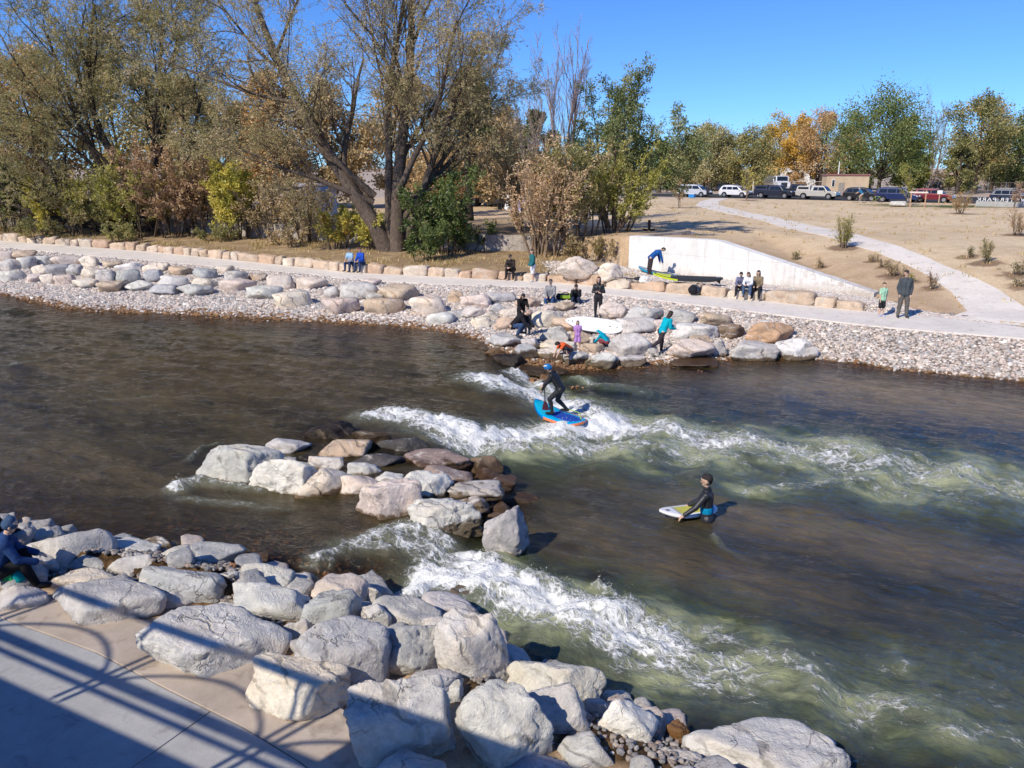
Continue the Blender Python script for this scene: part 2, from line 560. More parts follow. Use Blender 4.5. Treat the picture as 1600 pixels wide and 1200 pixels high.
def poly(pts):
    P = sorted(((p.x, p.y, p.z) for p in pts), key=lambda q: q[0])
    return np.array(P)

UPL = poly([at_z(u, v, zpath_u(u)) for u, v in UP_PX])
LOL = poly([at_z(u, v, zpath_u(u)) for u, v in LO_PX])
WAL = poly([at_z(u, v, z) for u, v, z in WA_PX])
NEL = poly([at_z(u, v, z) for u, v, z in NE_PX])

def ip(P, x, k=1):
    """piecewise-linear with linear extrapolation"""
    x = np.asarray(x, float)
    y = np.interp(x, P[:, 0], P[:, k])
    if k == 1:
        s0 = (P[1, k] - P[0, k]) / (P[1, 0] - P[0, 0])
        s1 = (P[-1, k] - P[-2, k]) / (P[-1, 0] - P[-2, 0])
        y = np.where(x < P[0, 0], P[0, k] + s0 * (x - P[0, 0]), y)
        y = np.where(x > P[-1, 0], P[-1, k] + s1 * (x - P[-1, 0]), y)
    return y

WALL_A = at_t(984, 395, 45.2); WALL_B = at_z(1366, 466, 1.02)
WALL_A.z = 0; WALL_B.z = 0
def wall_top(k):
    return np.interp(k, [0, 0.36, 0.41, 1.0], [3.12, 3.18, 3.14, 1.28])

_lw = [(-420, 345, 2.3), (-100, 352, 2.3), (300, 363, 2.1), (540, 378, 1.9), (700, 389, 1.8), (880, 393, 1.75)]
LWALL = poly([at_z(u, v, z) for u, v, z in _lw])
_ww = [(p[0], p[1], p[2], p[2] + 0.82) for p in LWALL]
for k in np.linspace(0, 1, 11):
    q = WALL_A.lerp(WALL_B, float(k))
    _ww.append((q.x, q.y, 1.32 - 0.3 * k, float(wall_top(k)) - 0.10))
_be = WALL_B
for dx, z in ((1.5, 1.02), (4, 1.0), (12, 1.0), (30, 1.0), (60, 1.0)):
    _ww.append((_be.x + dx, float(ip(UPL, _be.x + dx)) + 0.5, z, z + 0.03))
_ww.sort()
WW = np.array(_ww)

def terrain(x, y):
    x = np.asarray(x, float); y = np.asarray(y, float)
    yu, yl, yw, yn = ip(UPL, x), ip(LOL, x), ip(WAL, x), ip(NEL, x)
    zp = ip(UPL, x, 2)
    zw = ip(WAL, x, 2)
    zn = ip(NEL, x, 2)
    # river bed
    df = (yw - y) * 0.87
    dn = (y - yn) * 0.87
    level = np.where(df < dn, zw, zn)
    d = np.minimum(df, dn)
    bed = level - 0.06 - np.clip(0.24 * d, 0, 1.15) + 0.10 * perlin(np.stack([x * 0.8, y * 0.8, 0 * x], 1))
    # gravel shoal around the island
    for cu, cv, rad, top in ISLAND_SHOAL:
        c = at_z(cu, cv, 0.1)
        r2 = ((x - c.x) ** 2 + (y - c.y) ** 2) / rad ** 2
        bed = np.maximum(bed, top - 1.3 + 1.3 * np.exp(-r2))
    z = bed
    # far bank
    k = np.clip((y - yw) / np.maximum(yl - yw, 0.3), 0, 1)
    bank = zw - 0.08 + (zp - zw + 0.06) * (k ** 0.85)
    z = np.where(y >= yw, bank, z)
    z = np.where(y >= yl, zp - 0.03, z)
    # behind the path
    s = (y - yu) * 0.87
    ywl = ip(WW, x) + 0.42; zb = ip(WW, x, 2); zt = ip(WW, x, 3)
    step = 0.36 * (1 - smooth(x, 14.0, 17.5))
    front = zp - 0.03 + step * smooth(s, 0.05, 0.45)
    kk = np.clip((y - yu - 0.5) / np.maximum(ywl - yu - 0.5, 0.3), 0, 1)
    front = np.where(kk > 0, front + (zb - front) * kk, front)
    z = np.where(y > yu, front, z)
    s2 = (y - ywl)
    far = 2.5 - 0.35 * smooth(y, 125, 180) + 0.3 * smooth(-x, 10, 60)
    amp = smooth(s2, 2, 14) * (1 - smooth(y, 80, 100))
    und = amp * (0.22 * perlin(np.stack([x * 0.09, y * 0.07, 0 * x + 5], 1)) + 0.07 * perlin(np.stack([x * 0.4, y * 0.3, 0 * x + 9], 1)))
    back = zt + (far - zt) * smooth(s2, 0, 24) + und
    z = np.where(y > ywl, back, z)
    # near bank
    sn = (yn - y) * 0.87
    near = zn - 0.05 + np.minimum(0.62, 0.45 * sn)
    near = np.where(sn > 1.2, np.minimum(near, Z_PLAT - 0.06), near)
    z = np.where(y < yn, near, z)
    return z

ISLAND_SHOAL = [(470, 755, 1.9, 0.16), (580, 780, 1.9, 0.16), (700, 800, 1.7, 0.12), (640, 725, 2.2, 0.10), (760, 790, 1.5, 0.05), (500, 690, 1.7, 0.16), (570, 835, 1.3, 0.05),
                (830, 590, 1.3, 0.05), (900, 600, 1.4, -0.02), (800, 560, 1.0, 0.2), (1090, 575, 1.3, -0.04)]

def tz(x, y):
    return float(terrain(np.array([x]), np.array([y]))[0])

def axis(lo, hi, fine_lo, fine_hi, step, grow=1.16):
    a = list(np.arange(fine_lo, fine_hi + 1e-6, step))
    s, v = step, fine_hi
    while v < hi:
        s *= grow; v += s; a.append(v)
    s, v, pre = step, fine_lo, []
    while v > lo:
        s *= grow; v -= s; pre.append(v)
    return np.array(pre[::-1] + a)

def build_terrain():
    xs = axis(-3500, 3500, -46, 36, 0.26)
    ys = axis(-40, 5000, 3, 70, 0.22, 1.12)
    X, Y = np.meshgrid(xs, ys)
    x, y = X.ravel(), Y.ravel()
    z = terrain(x, y)
    nx, ny = len(xs), len(ys)
    i = np.arange((ny - 1) * (nx - 1))
    r, c = i // (nx - 1), i % (nx - 1)
    a = r * nx + c
    F = np.stack([a, a + 1, a + 1 + nx, a + nx], 1)
    yu, yw, ywl, yn = ip(UPL, x), ip(WAL, x), ip(WW, x), ip(NEL, x)
    bed = ((y < yw + 0.25) & (y > yn - 2.2)).astype(float)  # bed colour runs on under the near boulders, painting shade into their gaps
    right = smooth(x, 2.5, 7)
    litter = (y > yu) * (1 - right) * (1 - smooth(y - ywl, 8, 26))
    straw = (y > ywl) * right * np.clip(0.12 + 0.88 * smooth(y - ywl - 0.55 * np.abs(x - 12), 6, 20) + 0.9 * smooth(x - np.interp(y, [30, 36, 46, 53, 70, 112], [17, 18.5, 22, 20.5, 21, 28]), 0, 2.0), 0, 1)
    straw = np.maximum(straw, (y > ywl) * (1 - right) * smooth(y - ywl, 8, 26) * 0.6)
    # turf strip before the sign and the road
    pr = 104 - 0.15 * (x - 40)
    green = smooth(x, 40, 46) * (np.abs(y - (pr - 7)) < 3.0)
    mulch = np.zeros(len(x))
    for mu, mv, mr in ((1318, 388, 1.0), (1500, 334, 1.5), (1592, 368, 1.3), (1540, 412, .9), (1513, 402, .7), (1398, 432, .9), (1382, 418, .5), (1364, 409, .5), (1284, 419, .4), (1425, 440, .5), (1590, 430, .9), (1595, 448, .7), (1062, 325, 1.6), (1168, 313, 1.6), (1420, 321, 1.2), (1455, 452, .5)):
        c = hit(mu, mv); mulch = np.maximum(mulch, 1 - smooth(np.hypot(x - c.x, y - c.y) + .25 * perlin(np.stack([x * 3, y * 3, 0 * x], 1)), mr * .7, mr))
    lot = smooth(y, 118, 126)
    cobble = (((y >= yw - .3) & (y < yu + .2)) | ((y > yu) & (y < ywl) & (x > 4.5) & (x < 17)) | ((x >= 17) & (x < 18.6) & (y > yu) & (y < yu + 1.6))).astype(float)
    me = mesh_np("ground", np.stack([x, y, z], 1), F, True, attrs={"bed": bed, "straw": straw, "litter": litter, "green": green, "lot": lot, "cobble": cobble, "mulch": mulch})
    o = link("ground", me, [MAT["ground"]])
    tag(o, kind="structure")
    return o

def ribbon(name, left, right, z_of, mat, thick=0.10, seg=0.6, lift=0.0, kind="structure"):
    """a paved strip between two world polylines (same number of points), with a real edge"""
    L = [Vector((p[0], p[1], 0)) for p in left]; Rr = [Vector((p[0], p[1], 0)) for p in right]
    V, F = [], []
    rows = []
    for i in range(len(L) - 1):
        n = max(1, int(max((L[i + 1] - L[i]).length, (Rr[i + 1] - Rr[i]).length) / seg))
        for k in range(n):
            rows.append((L[i].lerp(L[i + 1], k / n), Rr[i].lerp(Rr[i + 1], k / n)))
    rows.append((L[-1], Rr[-1]))
    cross = 5
    for a, b in rows:
        ring = []
        for k in range(cross):
            q = a.lerp(b, k / (cross - 1))
            z = z_of(q.x, q.y)
            V.append((q.x, q.y, z + lift))
        V.append((b.x, b.y, z_of(b.x, b.y) + lift - thick))
        V.append((a.x, a.y, z_of(a.x, a.y) + lift - thick))
    m = cross + 2
    for i in range(len(rows) - 1):
        for k in range(cross - 1):
            F.append((i * m + k, i * m + k + 1, (i + 1) * m + k + 1, (i + 1) * m + k))
        F.append((i * m + cross - 1, i * m + cross, (i + 1) * m + cross, (i + 1) * m + cross - 1))
        F.append((i * m + cross + 1, i * m, (i + 1) * m, (i + 1) * m + cross + 1))
    me = bpy.data.meshes.new(name)
    me.from_pydata(V, [], F)
    bm = bmesh.new(); bm.from_mesh(me); bmesh.ops.recalc_face_normals(bm, faces=bm.faces); bm.to_mesh(me); bm.free()
    o = link(name, me, [MAT[mat]])
    tag(o, kind=kind)
    return o

def build_paths():
    xs = np.linspace(UPL[0, 0] - 30, UPL[-1, 0] + 6, 130)
    zf = lambda x, y: float(ip(UPL, x, 2))
    ribbon("river_path", [(x, float(ip(LOL, x))) for x in xs], [(x, float(ip(UPL, x))) for x in xs], zf, "path_concrete", 0.12, 1.0, 0.02)
    le = [(1476, 499, 1.0), (1512, 487, 1.04), (1487, 457, 1.28), (1437, 424, 1.6), (1375, 397, 1.95), (1319, 379, 2.25), (1262, 364, 2.42), (1206, 350, 2.5), (1150, 336, 2.5), (1110, 328, 2.5), (1086, 321, 2.5), (1094, 315, 2.5), (1112, 310.5, 2.5)]
    re = [(1640, 512, 1.0), (1620, 492, 1.06), (1560, 453, 1.28), (1487, 420, 1.6), (1412, 388, 1.95), (1360, 373, 2.25), (1319, 362, 2.42), (1260, 351, 2.5), (1225, 343, 2.5), (1165, 331, 2.5), (1124, 321, 2.5), (1122, 315, 2.5), (1139, 310, 2.5)]
    L = []; Rr = []
    for (a, b, z) in le:
        # walk the sight line until it meets the ground
        L.append(hit(a, b))
    for (a, b, z) in re:
        Rr.append(hit(a, b))
    ribbon("field_path", L, Rr, lambda x, y: tz(x, y), "path_concrete", 0.10, 0.8, 0.025)
    # road behind the field
    a0, a1 = at_z(1000, 306.5, 2.5), at_z(1640, 321, 2.5)
    b0, b1 = at_z(1000, 301.0, 2.5), at_z(1640, 309.5, 2.5)
    d = (a1 - a0)
    ribbon("road", [a0 - d * 0.8, a0, a1, a1 + d], [b0 - d * 0.8, b0, b1, b1 + d], lambda x, y: tz(x, y), "asphalt", 0.05, 3.0, 0.02)

def hit(u, v, lift=0.0):
    """where the sight line through a photo pixel meets the modelled ground"""
    dx, dy, dz = ray(u, v)
    ts = np.linspace(6, 260, 5000)
    zz = HCAM + dz * ts
    g = terrain(dx * ts, dy * ts)
    below = np.nonzero(zz <= g)[0]
    t = ts[below[0]] if len(below) else 260
    return Vector((dx * t, dy * t, HCAM + dz * t + lift))
# ------------------------------------------------------------------ boulders
_ico_cache = {}
def ico(level):
    if level not in _ico_cache:
        bm = bmesh.new()
        bmesh.ops.create_icosphere(bm, subdivisions=level, radius=1.0)
        V = np.array([v.co[:] for v in bm.verts]); F = np.array([[v.index for v in f.verts] for f in bm.faces])
        bm.free()
        _ico_cache[level] = (V, F)
    return _ico_cache[level]

def rock_shape(seed, level=4, angular=0.6, rough=1.0, flat=0.0):
    """unit boulder: a sphere cut by random planes whose edges are worn round, then weathered"""
    g = np.random.default_rng(seed)
    V, F = ico(level)
    n1 = int(5 + 5 * g.random())
    N = g.normal(size=(n1, 3))
    # blocky start: six jittered faces of a tilted block
    Q = np.array(Matrix.Rotation(g.normal() * .35, 3, 'X') @ Matrix.Rotation(g.normal() * .35, 3, 'Y') @ Matrix.Rotation(g.uniform(0, 6.28), 3, 'Z'))
    B = np.concatenate([np.eye(3), -np.eye(3)]) @ Q + g.normal(size=(6, 3)) * 0.16
    N = np.concatenate([B, N]); N /= np.linalg.norm(N, axis=1)[:, None]
    D = np.concatenate([g.uniform(0.62, 0.80, 6), g.uniform(0.72, 0.98, n1)])
    if flat > 0:
        t = np.array([0.10 * g.normal(), 0.10 * g.normal(), 1.0])
        N = np.concatenate([N, [t / np.linalg.norm(t)]]); D = np.append(D, 0.60 - 0.2 * flat)
    s = g.uniform(0, 100, 3)
    Vw = V + 0.10 * np.stack([perlin(V * 1.6 + s + 11 * j) for j in range(3)], 1)
    q = np.maximum(Vw @ N.T, 1e-3) / D
    k = 10 + 36 * angular
    r = 1.0 / (np.sum(q ** k, axis=1) + 0.9 ** k) ** (1.0 / k)
    P = V * r[:, None]
    d = 0.05 * perlin(P * 1.7 + s) + rough * (0.050 * fbm(P * 3.4 + s, 4, .55) + 0.022 * fbm(P * 12 + s, 3))
    rid = np.abs(fbm(P * 2.3 + s + 70, 3))
    d -= rough * 0.05 * smooth(rid, 0.07, 0.0)
    led = fbm(P * 1.6 + s + 40, 2)
    d -= rough * 0.055 * smooth(led, 0.10, 0.16) * (0.5 + 0.5 * angular)
    P = P * (1 + d)[:, None]
    P -= (P.max(0) + P.min(0)) / 2
    P /= (P.max(0) - P.min(0)) / 2
    return P, F

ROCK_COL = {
    'grey': (0.52, 0.495, 0.465), 'blue': (0.42, 0.415, 0.41), 'light': (0.575, 0.55, 0.505), 'white': (0.70, 0.67, 0.62),
    'cream': (0.70, 0.61, 0.50), 'tan': (0.53, 0.41, 0.30), 'pink': (0.62, 0.525, 0.46), 'dark': (0.09, 0.083, 0.08),
    'brown': (0.24, 0.165, 0.11), 'purple': (0.30, 0.225, 0.20), 'orange': (0.54, 0.345, 0.205), 'olive': (0.16, 0.12, 0.07),
}
_rock_n = 0
FOOT = []
def fillers(n, region, zfun, rlo, rhi, colors, label, group, wet, seed, tight=.80):
    """small stones filling the gaps that the larger boulders leave"""
    g = np.random.default_rng(seed)
    made = 0
    shapes = [rock_shape(7000 + seed * 10 + k, 3, .6, 1.0) for k in range(6)]
    meshes = [mesh_np("boulder", P, F, True) for P, F in shapes]
    for m in meshes: m.materials.append(MAT["rock"])
    for _ in range(6000):
        if made >= n: break
        x, y = region(g)
        r = g.uniform(rlo, rhi)
        if any(((x - fx) / (ax + r * tight)) ** 2 + ((y - fy) / (ay + r * tight)) ** 2 < 1 for fx, fy, ax, ay in FOOT): continue
        o = bpy.data.objects.new("boulder", meshes[int(g.integers(6))]); COL.objects.link(o)
        s = np.array([1.15, .95, .72]) * r
        o.scale = tuple(s * g.uniform(.9, 1.15, 3)); o.rotation_euler = (g.normal() * .15, g.normal() * .15, g.uniform(0, 6.28))
        o.location = (x, y, zfun(x, y) + r * .18)
        c = np.array(ROCK_COL[colors[int(g.integers(len(colors)))]]) * g.uniform(.88, 1.1)
        o.color = (*c, 1); o["wet_level"] = wet
        tag(o, label, "boulder", group)
        FOOT.append((x, y, r, r)); made += 1
def boulder(u, v, w, h, color, label, ground=None, ratio=0.64, tilt=0.0, yaw=None, angular=0.55, flat=0.0, level=4, rough=1.0, sink=0.34, group=None, name="boulder", cat="boulder", wet=None, hmin=0.22, hmax=1.1, seed=None):
    """one boulder from its outline in the photograph (centre, width, height), standing on the ground under it"""
    global _rock_n
    _rock_n += 1
    seed = seed if seed is not None else 100 + _rock_n
    g = np.random.default_rng(seed + 5000)
    zg = ground
    if zg is None:
        p = hit(u, v + 0.35 * h); zg = p.z
    sx = sy = sz = 0
    t = (HCAM - zg - 0.3) / -ray(u, v)[2]
    for _ in range(3):
        sx = w * t / FPX
        sy = sx * ratio
        dip = math.atan2(-ray(u, v)[2], ray(u, v)[1])
        sz = np.clip((h * t / FPX - 0.62 * sy * math.sin(dip)) / math.cos(dip), hmin * sx, hmax * sx)
        t = (HCAM - zg - sz * 0.5) / -ray(u, v)[2]
    vis = sz
    sz = vis / (1 - sink)
    sx *= 1 + 0.2 * sink
    P, F = rock_shape(seed, level, angular, rough, flat)
    if yaw is None: yaw = g.uniform(-0.35, 0.35)
    P = P * (np.array([sx, sy, sz]) / 2)
    ry = Matrix.Rotation(-tilt, 3, 'Y') @ Matrix.Rotation(yaw, 3, 'Z') if tilt else Matrix.Rotation(yaw, 3, 'Z')
    P = P @ np.array(ry).T
    me = mesh_np(name, P, F, True)
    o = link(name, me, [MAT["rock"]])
    q = at_t(u, v, t)
    o.location = (q.x, q.y, zg + vis - sz / 2)
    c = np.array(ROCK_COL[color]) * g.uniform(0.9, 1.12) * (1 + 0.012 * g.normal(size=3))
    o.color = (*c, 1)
    o["wet_level"] = float(wet if wet is not None else -9.0)
    tag(o, label, cat, group)
    FOOT.append((q.x, q.y, sx * .5, sy * .5))
    return o

def cyc(c):  # riprap colour words
    return {'grey': 'grey', 'blue': 'blue-grey', 'light': 'pale grey', 'white': 'whitish', 'cream': 'cream', 'tan': 'tan', 'pink': 'pinkish', 'orange': 'rusty tan', 'brown': 'brown', 'dark': 'dark'}[c]

ORD = ["first", "second", "third", "fourth", "fifth", "sixth", "seventh", "eighth", "ninth", "tenth", "eleventh", "twelfth", "thirteenth", "fourteenth", "fifteenth", "sixteenth", "seventeenth", "eighteenth", "nineteenth", "twentieth"]

def near_rocks():
    P = Z_PLAT
    G = "boulders between the concrete plaza and the water"
    L = [
     (45, 829, 34, 28, 'light', 'small pale boulder at the water edge beside the blue beanie', .45, {}),
     (104, 860, 136, 74, 'light', 'big pale domed boulder crossed by a shadow, in front of the blue-hatted sitter', .5, dict(angular=.3)),
     (202, 856, 96, 40, 'light', 'low pale boulder on the bank just past the big domed boulder', .4, {}),
     (212, 883, 86, 48, 'grey', 'grey cracked boulder behind the long slab with the tan stone', .5, dict(angular=.7)),
     (312, 870, 132, 48, 'light', 'long pale wedge boulder at the bank edge next to the water', .4, dict(angular=.7)),
     (396, 874, 46, 22, 'brown', 'small brown boulder half in water at the bank edge', .3, dict(wet=.42)),
     (128, 905, 100, 36, 'cream', 'cream boulder with rusty top edge, behind the long grey-white boulder', .6, {}),
     (168, 936, 168, 64, 'light', 'long grey-white boulder lying on the plaza under the topmost railing shadow', P, dict(angular=.8, flat=.4, yaw=-.25)),
     (292, 909, 136, 68, 'blue', 'blue-grey boulder with smooth top behind the large flat slab', .55, dict(angular=.6)),
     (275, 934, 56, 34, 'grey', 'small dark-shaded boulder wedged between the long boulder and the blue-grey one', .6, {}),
     (412, 898, 98, 42, 'light', 'pale smooth boulder at the far edge of the bank pile', .5, {}),
     (420, 936, 142, 64, 'light', 'pale knobbly boulder right behind the large flat slab', .6, dict(angular=.7)),
     (467, 906, 70, 30, 'grey', 'low grey boulder with wet foot, by the incoming foam', .3, dict(wet=.38)),
     (530, 922, 82, 52, 'pink', 'rounded pinkish boulder above the small chute of foam', .4, dict(angular=.25)),
     (514, 951, 98, 64, 'blue', 'blue-grey boulder with white vein, behind the big dark oval', .6, dict(angular=.8)),
     (338, 986, 216, 104, 'light', 'large flat-topped pale slab crossed by the railing shadow', P, dict(angular=.95, flat=1.0, yaw=.12, ratio=.75, level=5)),
     (532, 1016, 150, 104, 'blue', 'large dark grey oval boulder with a white vein', P, dict(angular=.3, level=5)),
     (458, 1068, 156, 90, 'cream', 'cream slab boulder alone on the plaza, front of the dark oval', P, dict(angular=.9, flat=.7, yaw=-.2, level=5, ratio=.65)),
     (625, 952, 124, 62, 'light', 'pale boulder sloping to the foam, upper one of a pair', .5, dict(angular=.5)),
     (628, 1010, 134, 90, 'grey', 'big grey rounded boulder with furrowed front, lower one of a pair', .55, dict(angular=.45, level=5, rough=1.5)),
     (700, 950, 100, 48, 'grey', 'wet grey boulder at the lip of the foaming chute', .15, dict(wet=.25, angular=.4)),
     (737, 1012, 114, 130, 'light', 'tall leaning pale slab boulder beside the dark pool', .3, dict(angular=.7, tilt=.25, level=5, wet=.1, seed=931)),
     (627, 1116, 164, 128, 'light', 'big pale boulder half in bridge shadow, by the plaza curve', P - .05, dict(angular=.7, level=5, rough=1.4)),
     (668, 1068, 112, 48, 'light', 'pale flat boulder behind the half-shaded big boulder', .6, dict()),
     (788, 1132, 146, 134, 'light', 'tall egg-shaped pale boulder with shaded foot', .5, dict(angular=.3, level=5)),
     (640, 1200, 128, 64, 'grey', 'grey boulder at the plaza corner, cut by the bottom of the photo', P, dict(angular=.6)),
     (868, 1062, 148, 92, 'light', 'wide pale boulder sloping into the dark pool', .15, dict(angular=.45, level=5, wet=.08)),
     (873, 1112, 108, 90, 'grey', 'smooth grey boulder between the egg-shaped and the squarish boulder', .4, dict(angular=.25)),
     (981, 1128, 100, 92, 'white', 'squarish whitish boulder at the river edge', .2, dict(angular=.7, wet=.02)),
     (1061, 1147, 40, 46, 'orange', 'small rusty-brown wet stone beside the squarish whitish boulder', .0, dict(wet=.5)),
     (1195, 1172, 242, 108, 'light', 'huge smooth flat-topped boulder with small dark pits by the river', .0, dict(angular=.4, flat=.6, level=5, ratio=.7, wet=.0, yaw=-.15)),
     (921, 1182, 96, 70, 'grey', 'small grey rounded boulder in shade among pebbles', .35, dict(angular=.3)),
     (1047, 1206, 136, 70, 'cream', 'flat cream boulder at the bottom, next to the huge smooth one', .1, dict(angular=.5, flat=.5)),
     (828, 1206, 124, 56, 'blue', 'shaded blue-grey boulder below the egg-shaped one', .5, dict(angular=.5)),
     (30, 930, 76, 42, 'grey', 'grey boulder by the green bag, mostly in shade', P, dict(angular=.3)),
     (475, 884, 84, 28, 'olive', 'brown sunken boulder under shallow water by the bank', -.25, dict(wet=2)),
     (745, 1060, 60, 40, 'grey', 'small grey boulder tucked between the leaning slab and the egg-shaped boulder', .3, dict()),
     (590, 965, 50, 50, 'grey', 'dark gap-filling boulder between the veined boulder and the sloping pair', .5, dict()),
     (355, 905, 60, 40, 'light', 'small pale boulder between the blue-grey and the knobbly boulder', .5, dict()),
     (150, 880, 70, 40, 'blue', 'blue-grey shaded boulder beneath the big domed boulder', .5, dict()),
     (245, 850, 50, 26, 'grey', 'small grey boulder at the water between two low pale ones', .3, dict(wet=.42)),
     (352, 952, 56, 36, 'grey', 'small shaded boulder behind the far edge of the large flat slab', .55, dict()),
     (470, 985, 50, 44, 'grey', 'narrow grey boulder wedged between the large flat slab and the dark oval', .55, dict()),
     (575, 925, 40, 28, 'light', 'small pale boulder just below the rounded pinkish one', .4, dict()),
     (682, 985, 60, 50, 'grey', 'dark grey boulder wedged beside the tall leaning slab', .35, dict()),
     (700, 1085, 60, 44, 'light', 'small pale boulder peeping out behind the egg-shaped boulder', .45, dict()),
     (720, 925, 44, 22, 'blue', 'small wet stone in the chute beside the wet grey lip boulder', .05, dict(wet=.3)),
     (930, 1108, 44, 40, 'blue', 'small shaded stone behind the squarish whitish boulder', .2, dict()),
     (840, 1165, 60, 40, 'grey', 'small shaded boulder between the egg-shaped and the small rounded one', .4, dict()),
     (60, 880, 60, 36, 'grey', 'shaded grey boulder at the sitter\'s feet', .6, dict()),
    ]
    for (u, v, w, h, c, lab, zg, kw) in L:
        kw = dict(kw)
        kw.setdefault('level', 4)
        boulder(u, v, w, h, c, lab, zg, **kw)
    def reg(g):
        x = g.uniform(-9.5, 3.2)
        return x, float(ip(NEL, x)) - g.uniform(-.1, 2.6 if x < -2 else 2.2)
    def zf(x, y):
        return tz(x, y) + .02
    _edge = [at_z(u, v, Z_PLAT) for u, v in ((-200, 905), (0, 915), (150, 965), (330, 1015), (460, 1085), (560, 1135), (640, 1215), (660, 1300))]
    ex = np.array([q.x for q in _edge]); ey = np.array([q.y for q in _edge])
    def reg2(g):
        for _ in range(50):
            x, y = reg(g)
            if y > np.interp(x, ex, ey) + .15: return x, y
        return 50, 50
    fillers(60, reg2, zf, .16, .34, ['grey', 'blue', 'light', 'grey', 'pink'], "small grey stone filling a gap between the big boulders of the near bank", "small stones filling gaps on the near bank", -9.0, 1)

def island_rocks():
    W = 0.32
    L = [
     (377, 722, 116, 76, 'light', 'big smooth pale boulder at the upstream tip of the midstream rocks', .05, dict(angular=.35, level=5)),
     (451, 740, 108, 76, 'white', 'big whitish angular boulder, second from the upstream tip', .05, dict(angular=.75, level=5, rough=1.4)),
     (511, 752, 98, 56, 'cream', 'long cream boulder with wet splash, lying aslant midstream', .05, dict(angular=.6, yaw=.7, ratio=.5)),
     (560, 758, 74, 44, 'cream', 'small cream boulder with wet side, beside the long cream one', .05, dict(yaw=.4)),
     (607, 780, 96, 74, 'pink', 'round pinkish-grey boulder in the middle of the midstream rocks', .05, dict(angular=.4, level=5)),
     (693, 804, 122, 66, 'white', 'large white boulder with dark creases facing the near bank', .0, dict(angular=.6, level=5, rough=1.8)),
     (790, 830, 66, 94, 'grey', 'upright grey boulder at the downstream tip above the foam', -.1, dict(angular=.8, level=5, ratio=.7, hmax=1.5, rough=1.4, wet=.02)),
     (665, 756, 84, 46, 'white', 'whitish angular boulder behind the large creased one', .1, dict(angular=.8)),
     (744, 765, 82, 28, 'grey', 'flat grey slab at the downstream side of the midstream rocks', .1, dict(flat=.8, angular=.8)),
     (697, 743, 80, 38, 'purple', 'purple-brown smooth boulder behind the flat grey slab', .05, dict(angular=.3)),
     (682, 717, 102, 38, 'purple', 'broad purple-brown wet boulder at the foam edge', .05, dict(angular=.3, wet=.35)),
     (757, 721, 60, 30, 'brown', 'small brown wet boulder farthest downstream in the back row', .0, dict(angular=.3, wet=.3)),
     (630, 694, 76, 36, 'dark', 'black wet boulder beside the white water', .05, dict(angular=.5, wet=.3)),
     (590, 719, 98, 38, 'dark', 'black ridged boulder in the middle of the back row', .05, dict(angular=.8, wet=.2, rough=1.8)),
     (538, 699, 76, 36, 'tan', 'brownish rounded boulder between the pale and the black ones', .1, dict(angular=.3, wet=.3)),
     (582, 683, 60, 32, 'olive', 'olive wet boulder washed by white water', .15, dict(angular=.3, wet=.6)),
     (517, 673, 78, 38, 'dark', 'dark ridged boulder just breaking the surface upstream', .05, dict(angular=.6, wet=.7, rough=1.6)),
     (448, 694, 72, 30, 'light', 'low pale boulder behind the big smooth one', .15, dict(wet=.3)),
     (508, 721, 62, 28, 'light', 'small pale boulder between the whitish and black boulders', .15, dict()),
     (570, 730, 50, 26, 'light', 'small pale flat stone behind the small cream boulder', .15, dict()),
     (608, 745, 46, 22, 'white', 'small white stone behind the round pinkish boulder', .15, dict()),
     (740, 787, 46, 26, 'grey', 'small grey stone on the brown gravel beside the upright boulder', .05, dict(angular=.8)),
     (515, 800, 94, 40, 'olive', 'grey-brown sunken boulder under shallow water', -.22, dict(wet=2)),
     (810, 783, 64, 32, 'brown', 'dark sunken boulder by the downstream tip', -.25, dict(wet=2)),
     (350, 745, 50, 26, 'olive', 'small sunken boulder at the foot of the big smooth one', .0, dict(wet=1)),
    ]
    for (u, v, w, h, c, lab, zg, kw) in L:
        kw = dict(kw)
        if 'wet' not in kw: kw['wet'] = W + random.uniform(-.02, .06)
        kw.setdefault('sink', .3)
        boulder(u, v + 1, w * 1.04, h, c, lab, zg + (.15 if zg > -.05 else .02), **kw)

def island_fillers():
    def reg(g):
        u = g.uniform(400, 800); v = np.interp(u, [400, 500, 600, 700, 800], [712, 722, 738, 752, 790]) + np.clip(g.normal() * 22, -32, 40)
        q = at_z(u, v, .2); return q.x, q.y
    fillers(26, reg, lambda x, y: .12, .14, .32, ['brown', 'grey', 'purple', 'tan', 'light', 'dark'], "small wet stone wedged between the larger midstream boulders", "small stones wedged among the midstream boulders", .30, 2)

